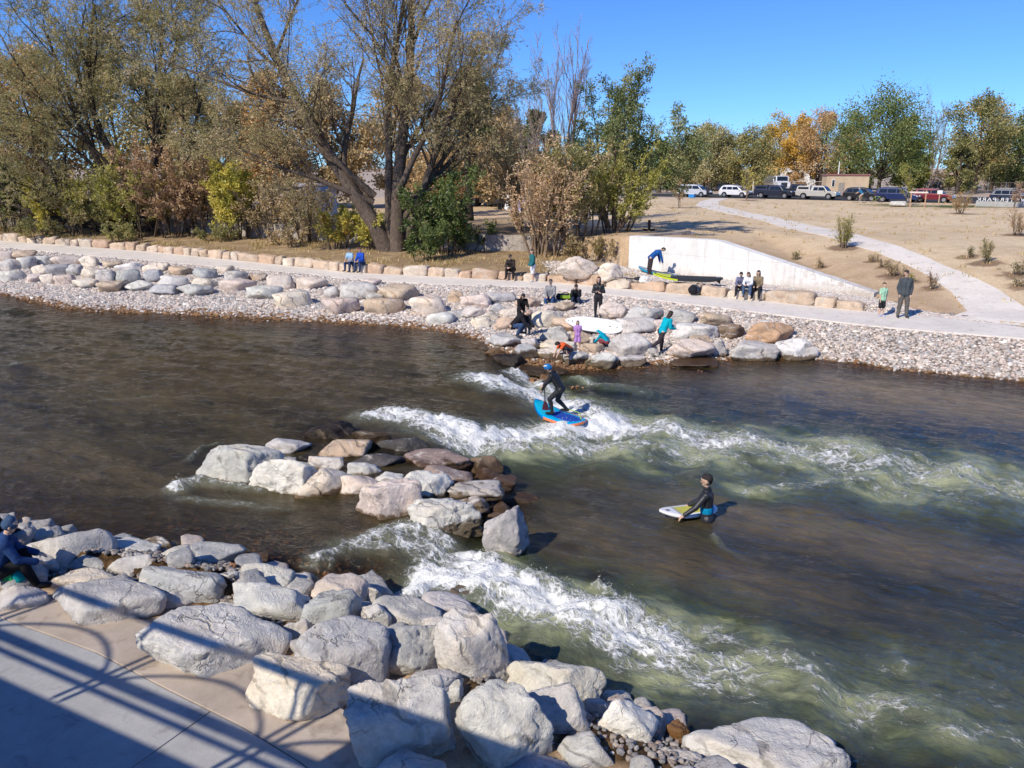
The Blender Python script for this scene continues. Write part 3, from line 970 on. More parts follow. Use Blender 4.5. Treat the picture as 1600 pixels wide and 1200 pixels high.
FAR_ROCKS = [
     (855, 496, 52, 32, 'cream', 'big cream domed boulder below the man in grey sitting', {}),
     (867, 522, 46, 34, 'grey', 'smooth grey boulder right of the child in dark clothes', {}),
     (898, 505, 66, 30, 'tan', 'tan slab boulder under the white surfboard', dict(flat=.4)),
     (985, 537, 66, 42, 'light', 'large pale blocky boulder beside the turquoise child', dict(angular=.7)),
     (870, 540, 60, 24, 'cream', 'long cream boulder behind the child in orange', dict()),
     (860, 552, 46, 22, 'cream', 'low cream boulder at the water, upstream of the child in orange', dict(wet=.32)),
     (897, 559, 44, 26, 'grey', 'grey boulder the child in orange crouches on', dict(flat=.6, wet=.22)),
     (940, 562, 50, 32, 'light', 'pale rounded boulder in front of the turquoise child', dict(angular=.3, wet=.2)),
     (986, 563, 46, 22, 'light', 'small pale speckled boulder below the large blocky one', dict(wet=.18, rough=1.6)),
     (790, 531, 54, 26, 'grey', 'flat grey boulder under the crouching adult', dict(flat=.7, wet=.4)),
     (829, 536, 30, 22, 'grey', 'small grey boulder under the standing child', dict(wet=.4)),
     (820, 549, 40, 28, 'grey', 'rounded grey boulder at the waterline below the standing child', dict(wet=.45)),
     (773, 549, 34, 20, 'tan', 'half-wet brownish boulder upstream of the crouching adult', dict(wet=.5)),
     (795, 562, 50, 24, 'dark', 'dark wet boulder at the head of the rapid', dict(wet=.8, hmin=.3)),
     (808, 486, 54, 22, 'cream', 'cream boulder behind the woman with dark hood', {}),
     (783, 464, 44, 20, 'grey', 'grey boulder with dark side, upper bank', dict(angular=.8)),
     (778, 481, 30, 20, 'blue', 'blue-grey boulder under the dark-sided one', dict(angular=.7)),
     (825, 470, 40, 22, 'tan', 'tan boulder just left of the man in grey', {}),
     (960, 484, 48, 32, 'pink', 'pinkish boulder behind the person in the wetsuit', dict(angular=.4)),
     (1006, 489, 64, 30, 'grey', 'broad grey boulder with speckled face above the pale slab', dict(angular=.4)),
     (993, 508, 66, 30, 'light', 'pale flat boulder behind the tail of the surfboard', dict(flat=.5)),
     (935, 530, 34, 22, 'light', 'white-crusted small boulder under the surfboard', dict(rough=1.6)),
     (905, 526, 42, 26, 'tan', 'tan-grey boulder behind the girl in purple', {}),
     (1040, 507, 46, 24, 'pink', 'pinkish-grey boulder behind the runner', {}),
     (1060, 492, 50, 26, 'grey', 'grey boulder at the upper bank above the runner', dict(angular=.4)),
     (1085, 516, 72, 30, 'white', 'large white boulder beside the runner', dict(angular=.4)),
     (1080, 545, 70, 38, 'pink', 'pinkish boulder at the waterline by the runner', dict(angular=.4, wet=.1)),
     (1122, 541, 28, 30, 'grey', 'narrow striped grey boulder at the waterline', dict(angular=.7, wet=.05)),
     (1144, 515, 44, 28, 'brown', 'brown-grey boulder above the striped one', dict(angular=.5)),
     (1120, 497, 62, 26, 'tan', 'tan boulder below the path, upper row', {}),
     (1203, 516, 80, 40, 'orange', 'big rusty-tan boulder above the grey waterline boulder', dict(angular=.5)),
     (1175, 546, 80, 36, 'grey', 'wide grey boulder at the waterline with dark crest', dict(angular=.5, wet=.06)),
     (1243, 542, 62, 40, 'white', 'rounded whitish boulder at the end of the boulder row', dict(angular=.3, wet=.1)),
     (1085, 568, 84, 14, 'brown', 'flat brown wet slab at the waterline under the runner', dict(flat=.8, wet=.3, hmin=.1)),
     (1015, 545, 30, 24, 'grey', 'small shaded boulder next to the large blocky one', {}),
     (925, 543, 36, 20, 'tan', 'small tan boulder under the turquoise child', {}),
     (755, 502, 38, 20, 'cream', 'cream boulder on cobbles upstream of the crouching adult', {}),
     (737, 487, 40, 22, 'grey', 'grey boulder on cobbles below the brown-jacketed man', {}),
     (764, 493, 30, 16, 'cream', 'small cream boulder on cobbles', {}),
     (712, 462, 24, 21, 'tan', 'small tan upright boulder below the path', {}),
     (744, 468, 48, 24, 'pink', 'pinkish boulder below the seated man in brown', {}),
     (792, 504, 44, 24, 'tan', 'tan boulder behind the crouching adult', {}),
     (1095, 532, 40, 20, 'tan', 'tan stone between the white and the pinkish boulder', {}),
     (880, 478, 40, 18, 'tan', 'tan boulder under the two seated people', dict(flat=.6)),
     (862, 481, 30, 14, 'pink', 'pinkish low boulder under the man in grey', dict(flat=.6)),
     (762, 590, 84, 24, 'dark', 'large dark submerged boulder at the edge of the smooth tongue', dict(wet=2, ground=-.1, hmin=.12, angular=.2)),
     (842, 578, 90, 18, 'olive', 'flat brown boulder washed by the rapid', dict(wet=2, ground=-.05, flat=.5, hmin=.12)),
     (905, 601, 70, 14, 'olive', 'brown washed-over boulder behind the surfer', dict(wet=2, ground=-.16, hmin=.12)),
     (930, 586, 40, 10, 'brown', 'small brown boulder in the rapid behind the helmet', dict(wet=2, ground=-.1, hmin=.12)),
     (858, 592, 30, 14, 'orange', 'rusty stone poking out behind the helmeted surfer', dict(wet=2, ground=.08, angular=.8, tilt=-.3, hmin=.3)),
]
RIPRAP = [(671, 475, 56, 30, 'cream'), (687, 495, 46, 21, 'white'), (712, 491, 28, 14, 'grey'), (600, 475, 62, 26, 'tan'), (623, 456, 64, 26, 'tan'), (560, 452, 62, 28, 'light'),
    (533, 475, 58, 28, 'pink'), (459, 465, 62, 27, 'cream'), (487, 441, 50, 20, 'cream'), (518, 456, 25, 19, 'grey'), (412, 456, 52, 22, 'light'), (440, 439, 50, 23, 'pink'),
    (368, 431, 36, 19, 'grey'), (320, 427, 38, 18, 'blue'), (372, 444, 56, 16, 'pink'), (318, 441, 40, 17, 'cream'), (307, 450, 52, 13, 'grey'), (272, 438, 47, 20, 'light'), (240, 430, 30, 20, 'blue'),
    (259, 450, 48, 13, 'blue'), (200, 431, 41, 23, 'blue'), (219, 445, 45, 16, 'white'), (167, 431, 29, 24, 'grey'), (143, 425, 35, 20, 'cream'), (172, 446, 48, 14, 'tan'), (134, 442, 41, 17, 'cream'),
    (91, 421, 35, 18, 'blue'), (64, 421, 26, 18, 'cream'), (118, 421, 26, 18, 'grey'), (77, 435, 23, 17, 'cream'), (101, 436, 32, 16, 'pink'), (19, 429, 41, 17, 'light'), (52, 434, 31, 14, 'pink'),
    (67, 406, 35, 15, 'light'), (104, 406, 47, 17, 'pink'), (140, 407, 35, 17, 'cream'), (175, 413, 31, 11, 'tan'), (205, 415, 42, 15, 'white'), (246, 416, 39, 12, 'cream'), (283, 422, 41, 14, 'tan'),
    (42, 409, 27, 18, 'grey'), (10, 398, 25, 14, 'pink'), (17, 412, 37, 18, 'grey'), (38, 397, 36, 10, 'tan'), (403, 432, 30, 13, 'tan'), (-25, 405, 34, 16, 'light'), (-30, 424, 36, 16, 'grey'), (588, 463, 30, 14, 'grey'), (350, 420, 30, 12, 'cream'), (580, 440, 30, 12, 'pink')]

def far_rocks():
    for (u, v, w, h, c, lab, kw) in FAR_ROCKS:
        kw = dict(kw)
        kw.setdefault('level', 4)
        kw.setdefault('sink', .28)
        boulder(u, v, w, h * .88, c, lab, **kw)
    words_by = {}
    rows = sorted(RIPRAP)
    for (u, v, w, h, c) in rows:
        k = words_by.setdefault(c, [0]); k[0] += 1
        lab = f"{ORD[k[0]-1]} {cyc(c)} boulder of the riprap below the path, counted from upstream"
        boulder(u, v, w, h, c, lab, level=3, group="riprap boulders below the river path", angular=.6 + .4 * random.random(), sink=.3, ratio=.85, flat=.3 if random.random() < .5 else 0, hmin=.3)
    # the two big boulders beside the path
    boulder(903, 417, 66, 36, 'cream', 'large cream pyramid-shaped boulder behind the path blocks', sink=.08, angular=.6)
    boulder(954, 424, 40, 30, 'cream', 'smaller cream boulder between the pyramid-shaped one and the white wall', sink=.1, angular=.8)
    boulder(1402, 318.5, 26, 9, 'light', 'pale flat boulder lying on the turf before the road', sink=.1)

LANDMARKS = [(558, "seated couple in blue"), (800, "man sitting in brown"), (833, "teenager in white shorts"), (903, "big cream boulder"), (1088, "black duffel bag"), (1168, "three people seated together"), (1377, "child in pale green")]

def path_blocks():
    """the row of sandstone blocks along the far side of the path, each a block of its own"""
    u0, x = -20, float(UPL[2, 0]) - 1.5
    out = []
    g = np.random.default_rng(77)
    while True:
        L = g.choice([.7, 1.0, 1.25, 1.5, 1.75]) * g.uniform(.85, 1.15)
        if x > 14.6: break
        xa, xb = x, x + L * 0.87
        p = Vector((xa, float(ip(UPL, xa)), 0)); q = Vector((xb, float(ip(UPL, xb)), 0))
        d = (q - p); d.normalize()
        nrm = Vector((-d.y, d.x, 0))
        H = g.uniform(0.36, 0.56); D = g.uniform(0.5, 0.68)
        c = (p + q) / 2 + nrm * (D / 2 - 0.02 + g.uniform(-.05, .05))
        zb = float(ip(UPL, c.x, 2)) - 0.08
        out.append((c, (q - p).length - g.uniform(0.02, 0.09), D, H + 0.08, math.atan2(d.y, d.x) + g.uniform(-.04, .04), zb))
        x = xb
    cs = [(0.54, 0.415, 0.305), (0.58, 0.47, 0.36), (0.52, 0.37, 0.26), (0.60, 0.51, 0.41), (0.55, 0.43, 0.32)]
    pu = [px_of((c.x, c.y, zb + .4))[0] for c, *_ in out]
    counts = {}
    for i, (c, L, D, H, rz, zb) in enumerate(out):
        # a block cut from rock: a box with worn and broken edges
        bm = bmesh.new()
        bmesh.ops.create_cube(bm, size=1.0)
        bmesh.ops.subdivide_edges(bm, edges=bm.edges[:], cuts=5, use_grid_fill=True)
        V = np.array([v.co[:] for v in bm.verts]) * 2
        k = float(g.uniform(5, 11))
        r = (np.abs(V) ** k).sum(1) ** (1 / k)
        V = V / np.maximum(r, 1e-6)[:, None]
        s = g.uniform(0, 99, 3)
        V = V * np.array([L, D, H]) / 2
        n1 = np.stack([fbm(V * 2.4 + s + 30 * j, 3) for j in range(3)], 1)
        V = V + n1 * 0.11
        V[:, 2] += 0.09 * g.normal() * V[:, 0]
        V[:, 0] += 0.12 * g.normal() * V[:, 2]
        for v, p in zip(bm.verts, V): v.co = p
        for f in bm.faces: f.smooth = True
        me = bpy.data.meshes.new("edging_block"); bm.to_mesh(me); bm.free()
        o = link("edging_block", me, [MAT["sandstone"]])
        o.location = (c.x, c.y, zb + H / 2); o.rotation_euler = (0, 0, rz)
        o.color = (*(np.array(cs[int(g.integers(len(cs)))]) * g.uniform(.9, 1.12)), 1)
        # nearest landmark
        lu, ln = min(LANDMARKS, key=lambda q: abs(q[0] - pu[i]))
        side = "upstream" if pu[i] < lu else "downstream"
        kk = (ln, side)
        same = [j for j in range(len(out)) if min(LANDMARKS, key=lambda q: abs(q[0] - pu[j])) == (lu, ln) and (pu[j] < lu) == (pu[i] < lu)]
        rank = sorted(same, key=lambda j: abs(pu[j] - lu)).index(i)
        w = ORD[rank] if rank < len(ORD) else f"{rank+1}th"
        if rank >= len(ORD):
            lab = "orange-tan sandstone edging block far upstream beside the path"
        else:
            lab = f"{w} sandstone edging block {side} of the {ln}, along the path"
        tag(o, lab, "stone block", "sandstone blocks edging the path")

ICO0 = None
def _ico0():
    bm = bmesh.new(); bmesh.ops.create_icosphere(bm, subdivisions=1, radius=1.0)
    V = np.array([v.co[:] for v in bm.verts]); F = np.array([[v.index for v in f.verts] for f in bm.faces]); bm.free()
    return V, F
ICO0 = _ico0()

def stones_mesh(name, P, S, C, level=1, seed=1):
    """many small stones as one uncountable mass"""
    g = np.random.default_rng(seed)
    V0, F0 = ICO0
    n, m = len(P), len(V0)
    rot = g.normal(size=(n, 4)); rot /= np.linalg.norm(rot, axis=1)[:, None]
    # random tilt kept small, random yaw
    yaw = g.uniform(0, 2 * np.pi, n); tx = g.normal(0, .3, n)
    cy, sy, cx, sx = np.cos(yaw), np.sin(yaw), np.cos(tx), np.sin(tx)
    jit = 1 + 0.34 * (g.random((n, m)) - 0.5)
    A = np.stack([S * g.uniform(.8, 1.25, n), S * g.uniform(.6, 1.0, n), S * g.uniform(.42, .75, n)], 1)
    V = V0[None] * jit[:, :, None] * A[:, None, :]
    y, z = V[..., 1] * cx[:, None] - V[..., 2] * sx[:, None], V[..., 1] * sx[:, None] + V[..., 2] * cx[:, None]
    x = V[..., 0]
    X = x * cy[:, None] - y * sy[:, None]; Y = x * sy[:, None] + y * cy[:, None]
    W = np.stack([X, Y, z], -1) + P[:, None, :]
    F = (F0[None] + (np.arange(n) * m)[:, None, None]).reshape(-1, 3)
    me = mesh_np(name, W.reshape(-1, 3), F, False, col=np.repeat(C, m, 0))
    o = link(name, me, [MAT["gravel"]])
    return tag(o, kind="stuff")

def gravel():
    g = np.random.default_rng(11)
    pal = np.array([(0.56, 0.48, 0.42), (0.64, 0.57, 0.50), (0.46, 0.41, 0.37), (0.53, 0.42, 0.36), (0.72, 0.66, 0.59), (0.36, 0.345, 0.335), (0.60, 0.51, 0.43), (0.44, 0.42, 0.40)])
    def paint(n):
        c = pal[g.integers(0, len(pal), n)] * g.uniform(.75, 1.25, (n, 1))
        return c
    # bank between water and path
    n = 190000
    x = g.uniform(-46, 20, n)
    yw, yl = ip(WAL, x), ip(LOL, x)
    k = g.uniform(-0.06, 1.0, n)
    y = yw + (yl - yw) * k
    area = (yl - yw) / 15
    keep = (g.random(n) < area) & (y < yl - 0.1)
    x, y = x[keep], y[keep]
    z = terrain(x, y)
    s = g.uniform(.030, .078, len(x)) * np.where(g.random(len(x)) < .12, 1.7, 1.0)
    C = paint(len(x))
    wet = z < ip(WAL, x, 2) + 0.01 + g.uniform(-.05, .07, len(x))
    C = np.where(wet[:, None], C * np.array([0.42, 0.27, 0.15]), C)
    stones_mesh("river_cobbles", np.stack([x, y, z + s * 0.15], 1), s, C, seed=1)
    # strip beneath the white wall and the wedge at the path fork
    n = 42000
    x = g.uniform(1.5, 19.0, n)
    yu = ip(UPL, x)
    ywl = np.where(x < 17.0, ip(WW, x), yu + 2.0 - .9 * np.clip(x - 17, 0, 2))
    k = g.random(n) ** 1.1
    y = yu + 0.1 + (np.minimum(ywl - 0.3, yu + 8.5) - yu) * k
    keep = np.where(x < 5.5, g.random(n) < smooth(x, 1.5, 3.5) * (y < yu + 5), True) & (g.random(n) < np.clip((ywl - yu) / 7, .15, 1)) & ~((x < 14.8) & (y < yu + .75))
    x, y = x[keep], y[keep]
    z = terrain(x, y)
    s = g.uniform(.032, .085, len(x))
    stones_mesh("drain_cobbles", np.stack([x, y, z + s * 0.2], 1), s, paint(len(x)), seed=2)
    # pebbles among the near boulders
    n = 5000
    x = g.uniform(-9, 5, n)
    yn = ip(NEL, x)
    y = yn - g.uniform(-0.25, 1.9, n)
    z = terrain(x, y)
    s = g.uniform(.02, .06, n)
    stones_mesh("bank_pebbles", np.stack([x, y, z + s * 0.2], 1), s, paint(n) * 0.55, seed=3)
    # stones on the river bed shoals
    n = 2600
    pts = []
    for cu, cv, rad, top in ISLAND_SHOAL:
        c = at_z(cu, cv, 0.1)
        pts.append(np.stack([c.x + g.normal(0, rad * .7, n // 10), c.y + g.normal(0, rad * .7, n // 10)], 1))
    xy = np.concatenate(pts)
    z = terrain(xy[:, 0], xy[:, 1])
    s = g.uniform(.02, .08, len(z))
    C = paint(len(z)) * np.array([0.55, 0.34, 0.2])
    stones_mesh("shoal_pebbles", np.stack([xy[:, 0], xy[:, 1], z + s * .2], 1), s, C, seed=4)
# ------------------------------------------------------------------ river surface
E1 = np.array([0.87, -0.49]); E1 /= np.linalg.norm(E1)     # downstream
E2 = np.array([-E1[1], E1[0]])                               # towards the far bank

def _w(pts, z=0.1):
    return np.array([[*at_z(u, v, z)[:2]] for u, v in pts])

# foam strokes: photo polyline, width (m) start/end, strength start/end
STROKES = [
    ([(748, 604), (790, 612), (840, 622), (890, 636), (940, 652), (1000, 664), (1070, 676), (1150, 692), (1240, 699), (1320, 712), (1400, 728), (1490, 742), (1610, 756)], .55, 1.05, 1.15, .65),
    ([(588, 663), (615, 664), (650, 670), (700, 684), (760, 690), (830, 682), (900, 668), (960, 664)], .45, .85, 1.05, 1.25),
    ([(690, 700), (770, 702), (860, 698), (950, 692), (1040, 700), (1130, 712)], .42, .75, .9, .62),
    ([(800, 585), (835, 598), (870, 618), (900, 630)], .30, .45, 1.0, .9),
    ([(770, 556), (800, 562), (830, 568)], .18, .2, .8, .6),
    ([(900, 590), (960, 600), (1000, 606)], .18, .3, .7, .4),
    ([(1290, 705), (1340, 712), (1380, 740)], .3, .5, .8, .5),
    ([(1180, 755), (1300, 748), (1420, 766), (1560, 776)], .35, .5, .6, .55),
    ([(1310, 690), (1420, 705), (1520, 735), (1600, 748)], .16, .2, .7, .6),
    # near chute
    ([(500, 888), (540, 868), (590, 856), (640, 852), (690, 862)], .16, .34, .8, .9),
    ([(560, 870), (640, 872), (700, 878), (760, 892)], .25, .4, .75, .9),
    ([(634, 924), (670, 908), (720, 908), (770, 912), (820, 930), (880, 945), (930, 962), (980, 982), (1030, 996)], .34, .66, 1.3, .95),
    ([(752, 874), (772, 892), (800, 915), (850, 935)], .30, .44, 1.3, 1.1),
    ([(840, 905), (900, 930), (960, 972), (1020, 1002), (1080, 1020), (1150, 1038)], .3, .5, .85, .7),
    ([(940, 905), (962, 920), (985, 955), (1030, 985), (1090, 1000)], .09, .12, .9, .6),
    ([(1120, 975), (1135, 992), (1180, 1008), (1215, 1030), (1260, 1070), (1330, 1098), (1420, 1112), (1520, 1130), (1610, 1142)], .2, .42, .7, .5),
    ([(1020, 1010), (1090, 1022), (1110, 1010)], .08, .12, .9, .7),
    ([(960, 1003), (1010, 1000), (1050, 992)], .1, .12, 1.0, .7),
    ([(1080, 1078), (1180, 1086), (1260, 1078)], .14, .2, .5, .45),
    ([(1400, 1010), (1430, 1050), (1480, 1090), (1560, 1110)], .12, .25, .5, .4),
    ([(900, 1000), (960, 1018), (1010, 1030)], .06, .08, .6, .5),
    # broad thin lace drifting off the plumes
    ([(860, 960), (980, 1010), (1150, 1050), (1350, 1100), (1620, 1150)], .75, 1.25, .5, .30),
    ([(1180, 1010), (1350, 1050), (1620, 1090)], .6, 1.0, .36, .36),
    ([(780, 694), (960, 700), (1150, 720), (1350, 748), (1620, 770)], .8, 1.3, .45, .42),
    # island head and small ripples
    ([(276, 782), (310, 770), (350, 772), (392, 782)], .20, .16, .95, .6),
    ([(290, 795), (360, 806), (440, 818)], .12, .10, .6, .35),
    ([(296, 735), (320, 715), (345, 706)], .07, .07, .6, .5),
    ([(-20, 494), (20, 493), (48, 498)], .12, .1, .7, .3),
    ([(20, 582), (55, 576), (80, 572)], .10, .1, .6, .2),
    ([(140, 640), (260, 632), (330, 640)], .05, .05, .4, .3),
    ([(1115, 830), (1135, 848), (1165, 864)], .05, .08, .5, .2),
]
# centre line of the drop, photo points from far bank to island and island to near bank
DROP = [(770, 548), (800, 590), (838, 640), (790, 672), (690, 684), (600, 668), (565, 668)]
DROP2 = [(640, 850), (600, 885), (660, 915)]

def stroke_dist(xy, W):
    """distance to polyline and position along it 0..1"""
    best = np.full(len(xy), 1e9); par = np.zeros(len(xy))
    seg = np.linalg.norm(np.diff(W, axis=0), axis=1); cum = np.concatenate([[0], np.cumsum(seg)]); tot = cum[-1]
    for i in range(len(W) - 1):
        d = W[i + 1] - W[i]
        L2 = (d ** 2).sum()
        t = np.clip(((xy - W[i]) @ d) / L2, 0, 1)
        q = W[i] + t[:, None] * d
        dist = np.linalg.norm(xy - q, axis=1)
        m = dist < best
        best[m] = dist[m]; par[m] = ((cum[i] + t * seg[i]) / tot)[m]
    return best, par

def water_fields(x, y):
    xy = np.stack([x, y], 1)
    n = len(x)
    a, b = xy @ E1, xy @ E2
    # warp so strokes are ragged
    wz = np.zeros(n)
    wq = np.stack([x * 0.9, y * 0.9, wz], 1)
    warp = np.stack([perlin(wq + 3), perlin(wq + 23)], 1) * 0.35
    wq = np.stack([x * 2.9, y * 2.9, wz], 1)
    warp += np.stack([perlin(wq + 43), perlin(wq + 63)], 1) * 0.12
    foam = np.zeros(n); aer = np.zeros(n)
    for pts, w0, w1, s0, s1 in STROKES:
        W = _w(pts, 0.12)
        lo, hi = W.min(0) - 4, W.max(0) + 4
        m = np.nonzero((x > lo[0]) & (x < hi[0]) & (y > lo[1]) & (y < hi[1]))[0]
        if not len(m): continue
        sc = min(1.0, (w0 + w1) / 0.5)
        d, t = stroke_dist(xy[m] + warp[m] * sc, W)
        w = w0 + (w1 - w0) * t; s = s0 + (s1 - s0) * t
        foam[m] = np.maximum(foam[m], s * np.exp(-(d / (w * 1.45)) ** 2))
        d2 = d
        aer[m] = np.maximum(aer[m], min(1.0, (w0 + w1) * 1.5) * np.minimum(1, s * 1.5) ** 2 * np.exp(-(d2 / (w * 2.0 + .3)) ** 2))
    return foam, aer, a, b

DROPW = None
def water_level(x, y):
    """still-water level: the upstream pool, the two chutes and the lower pool"""
    global DROPW
    xy = np.stack([x, y], 1)
    a, b = xy @ E1, xy @ E2
    if DROPW is None:
        pts = [(300, 860), (520, 880), (640, 880), (700, 850), (790, 815), (810, 760), (760, 715), (700, 695)]
        D = _w([(380, 900), (560, 898), (660, 895), (720, 850), (730, 800), (740, 740), (700, 694), (760, 686), (842, 640), (815, 610), (800, 575), (790, 545), (790, 500)], .2)
        bb, aa = D @ E2, D @ E1
        o = np.argsort(bb)
        DROPW = (bb[o], aa[o])
    a0 = np.interp(b, DROPW[0], DROPW[1])
    return Z_UP * (1 - smooth(a - a0, -1.1, 0.7)), a - a0

def build_water():
    # three patches of grid, finer where the camera sees it larger, joined in one sheet by one grid with growing steps
    ys = [3.5]
    while ys[-1] < 50:
        d = ys[-1]
        ys.append(d + max(0.045, 0.0042 * d) * (1.0 if d < 34 else 2.5))
    ys = np.array(ys)
    xs = np.concatenate([axis(-70, 40, -22, 24, 0.085, 1.12)])
    X, Y = np.meshgrid(xs, ys)
    x, y = X.ravel(), Y.ravel()
    foam, aer, a, b = water_fields(x, y)
    lvl, da = water_level(x, y)
    zero = np.zeros(len(x))
    bed = terrain(x, y)
    z = lvl.copy()
    # standing swell below the drops: crests across the flow
    aer = aer * np.clip(smooth(da, -.5, .9) + .0, 0, 1)
    act = np.clip(aer, 0, 1)
    z += 0.12 * act * np.sin(a * 2 * np.pi / 2.3 + 1.2 * perlin(np.stack([a * .35, b * .5, zero], 1)) * 3) * smooth(da, -.4, .6)
    # long streaks and chop
    z += 0.028 * perlin(np.stack([a * 0.55, b * 1.5, zero + 2], 1))
    z += 0.020 * perlin(np.stack([a * 1.3, b * 3.1, zero + 7], 1))
    z += (0.010 + 0.02 * act) * perlin(np.stack([a * 3.1, b * 5.2, zero + 12], 1))
    # hole before the wave, hump over the near chute
    t = np.clip(foam, 0, 1)
    turb = fbm(np.stack([a * 2.3, b * 2.8, zero + 31], 1), 4, 0.6)
    turb2 = perlin(np.stack([a * 8, b * 8, zero + 51], 1))
    z += t * (0.12 + 0.22 * turb + 0.065 * turb2)
    ridge = 1 - np.abs(perlin(np.stack([a * 4.5, b * 5.5, zero + 71], 1))) * 2
    z += t * 0.035 * ridge
    depth = np.clip(z - bed, 0, 3)
    i = np.arange((len(ys) - 1) * (len(xs) - 1))
    nx = len(xs)
    r, c = i // (nx - 1), i % (nx - 1)
    k = r * nx + c
    # leave out what lies deep under land
    dry = (bed > z + 0.5)
    keep = ~(dry[k] & dry[k + 1] & dry[k + nx] & dry[k + nx + 1])
    k = k[keep]
    F = np.stack([k, k + 1, k + 1 + nx, k + nx], 1)
    # bed tone seen through the water: brown shallows, pale sandbar streaks
    sandbar = np.zeros(len(x))
    for cu, cv, rx, ry, s in ((1430, 620, 9, 2.3, 1.0), (1270, 825, 4.6, 1.2, .85), (1060, 880, 3.6, 1.1, .62), (1500, 850, 3.5, 1.0, .4), (960, 830, 2.5, 1.0, .45), (250, 600, 8, 4, .35), (60, 760, 4, 1.6, .5), (900, 800, 2.0, .9, .35), (700, 545, 4, 1.0, .4)):
        p = at_z(cu, cv, 0)
        pa, pb = np.array([p.x, p.y]) @ E1, np.array([p.x, p.y]) @ E2
        sandbar = np.maximum(sandbar, s * np.exp(-((a - pa) / rx) ** 2 - ((b - pb) / ry) ** 2))
    me = mesh_np("river", np.stack([x, y, z], 1), F, True, attrs={"foam": foam, "aer": aer, "depth": depth, "sandbar": sandbar, "along": a, "across": b, "lower": smooth(da, -1.5, 2.5)})
    o = link("river", me, [water_material()])
    tag(o, kind="structure")
    # thrown droplets over the breaking crests
    g = np.random.default_rng(8)
    w = np.clip(foam - .62, 0, 1) * (y < 34) * smooth(turb, -.1, .35)
    pick = g.choice(len(x), 4500, p=w / w.sum())
    hgt = g.exponential(.05, len(pick))
    P = np.stack([x[pick] + g.normal(0, .05, len(pick)), y[pick] + g.normal(0, .05, len(pick)), z[pick] + .01 + hgt], 1)
    S = g.uniform(.0018, .0045, len(pick)) * (1 + 1.2 * np.exp(-hgt / .04))
    V0, F0 = ico(1)
    V = V0[None] * S[:, None, None] * (1 + .4 * g.normal(size=(len(pick), 1, 3))) + P[:, None]
    F = (F0[None] + (np.arange(len(pick)) * len(V0))[:, None, None]).reshape(-1, 3)
    n = NT("spray_droplets")
    m = n.done(n.principled((.86, .88, .88), .5, 0, None, .3))
    tag(link("water_spray", mesh_np("water_spray", V.reshape(-1, 3), F), [m]), kind="stuff")

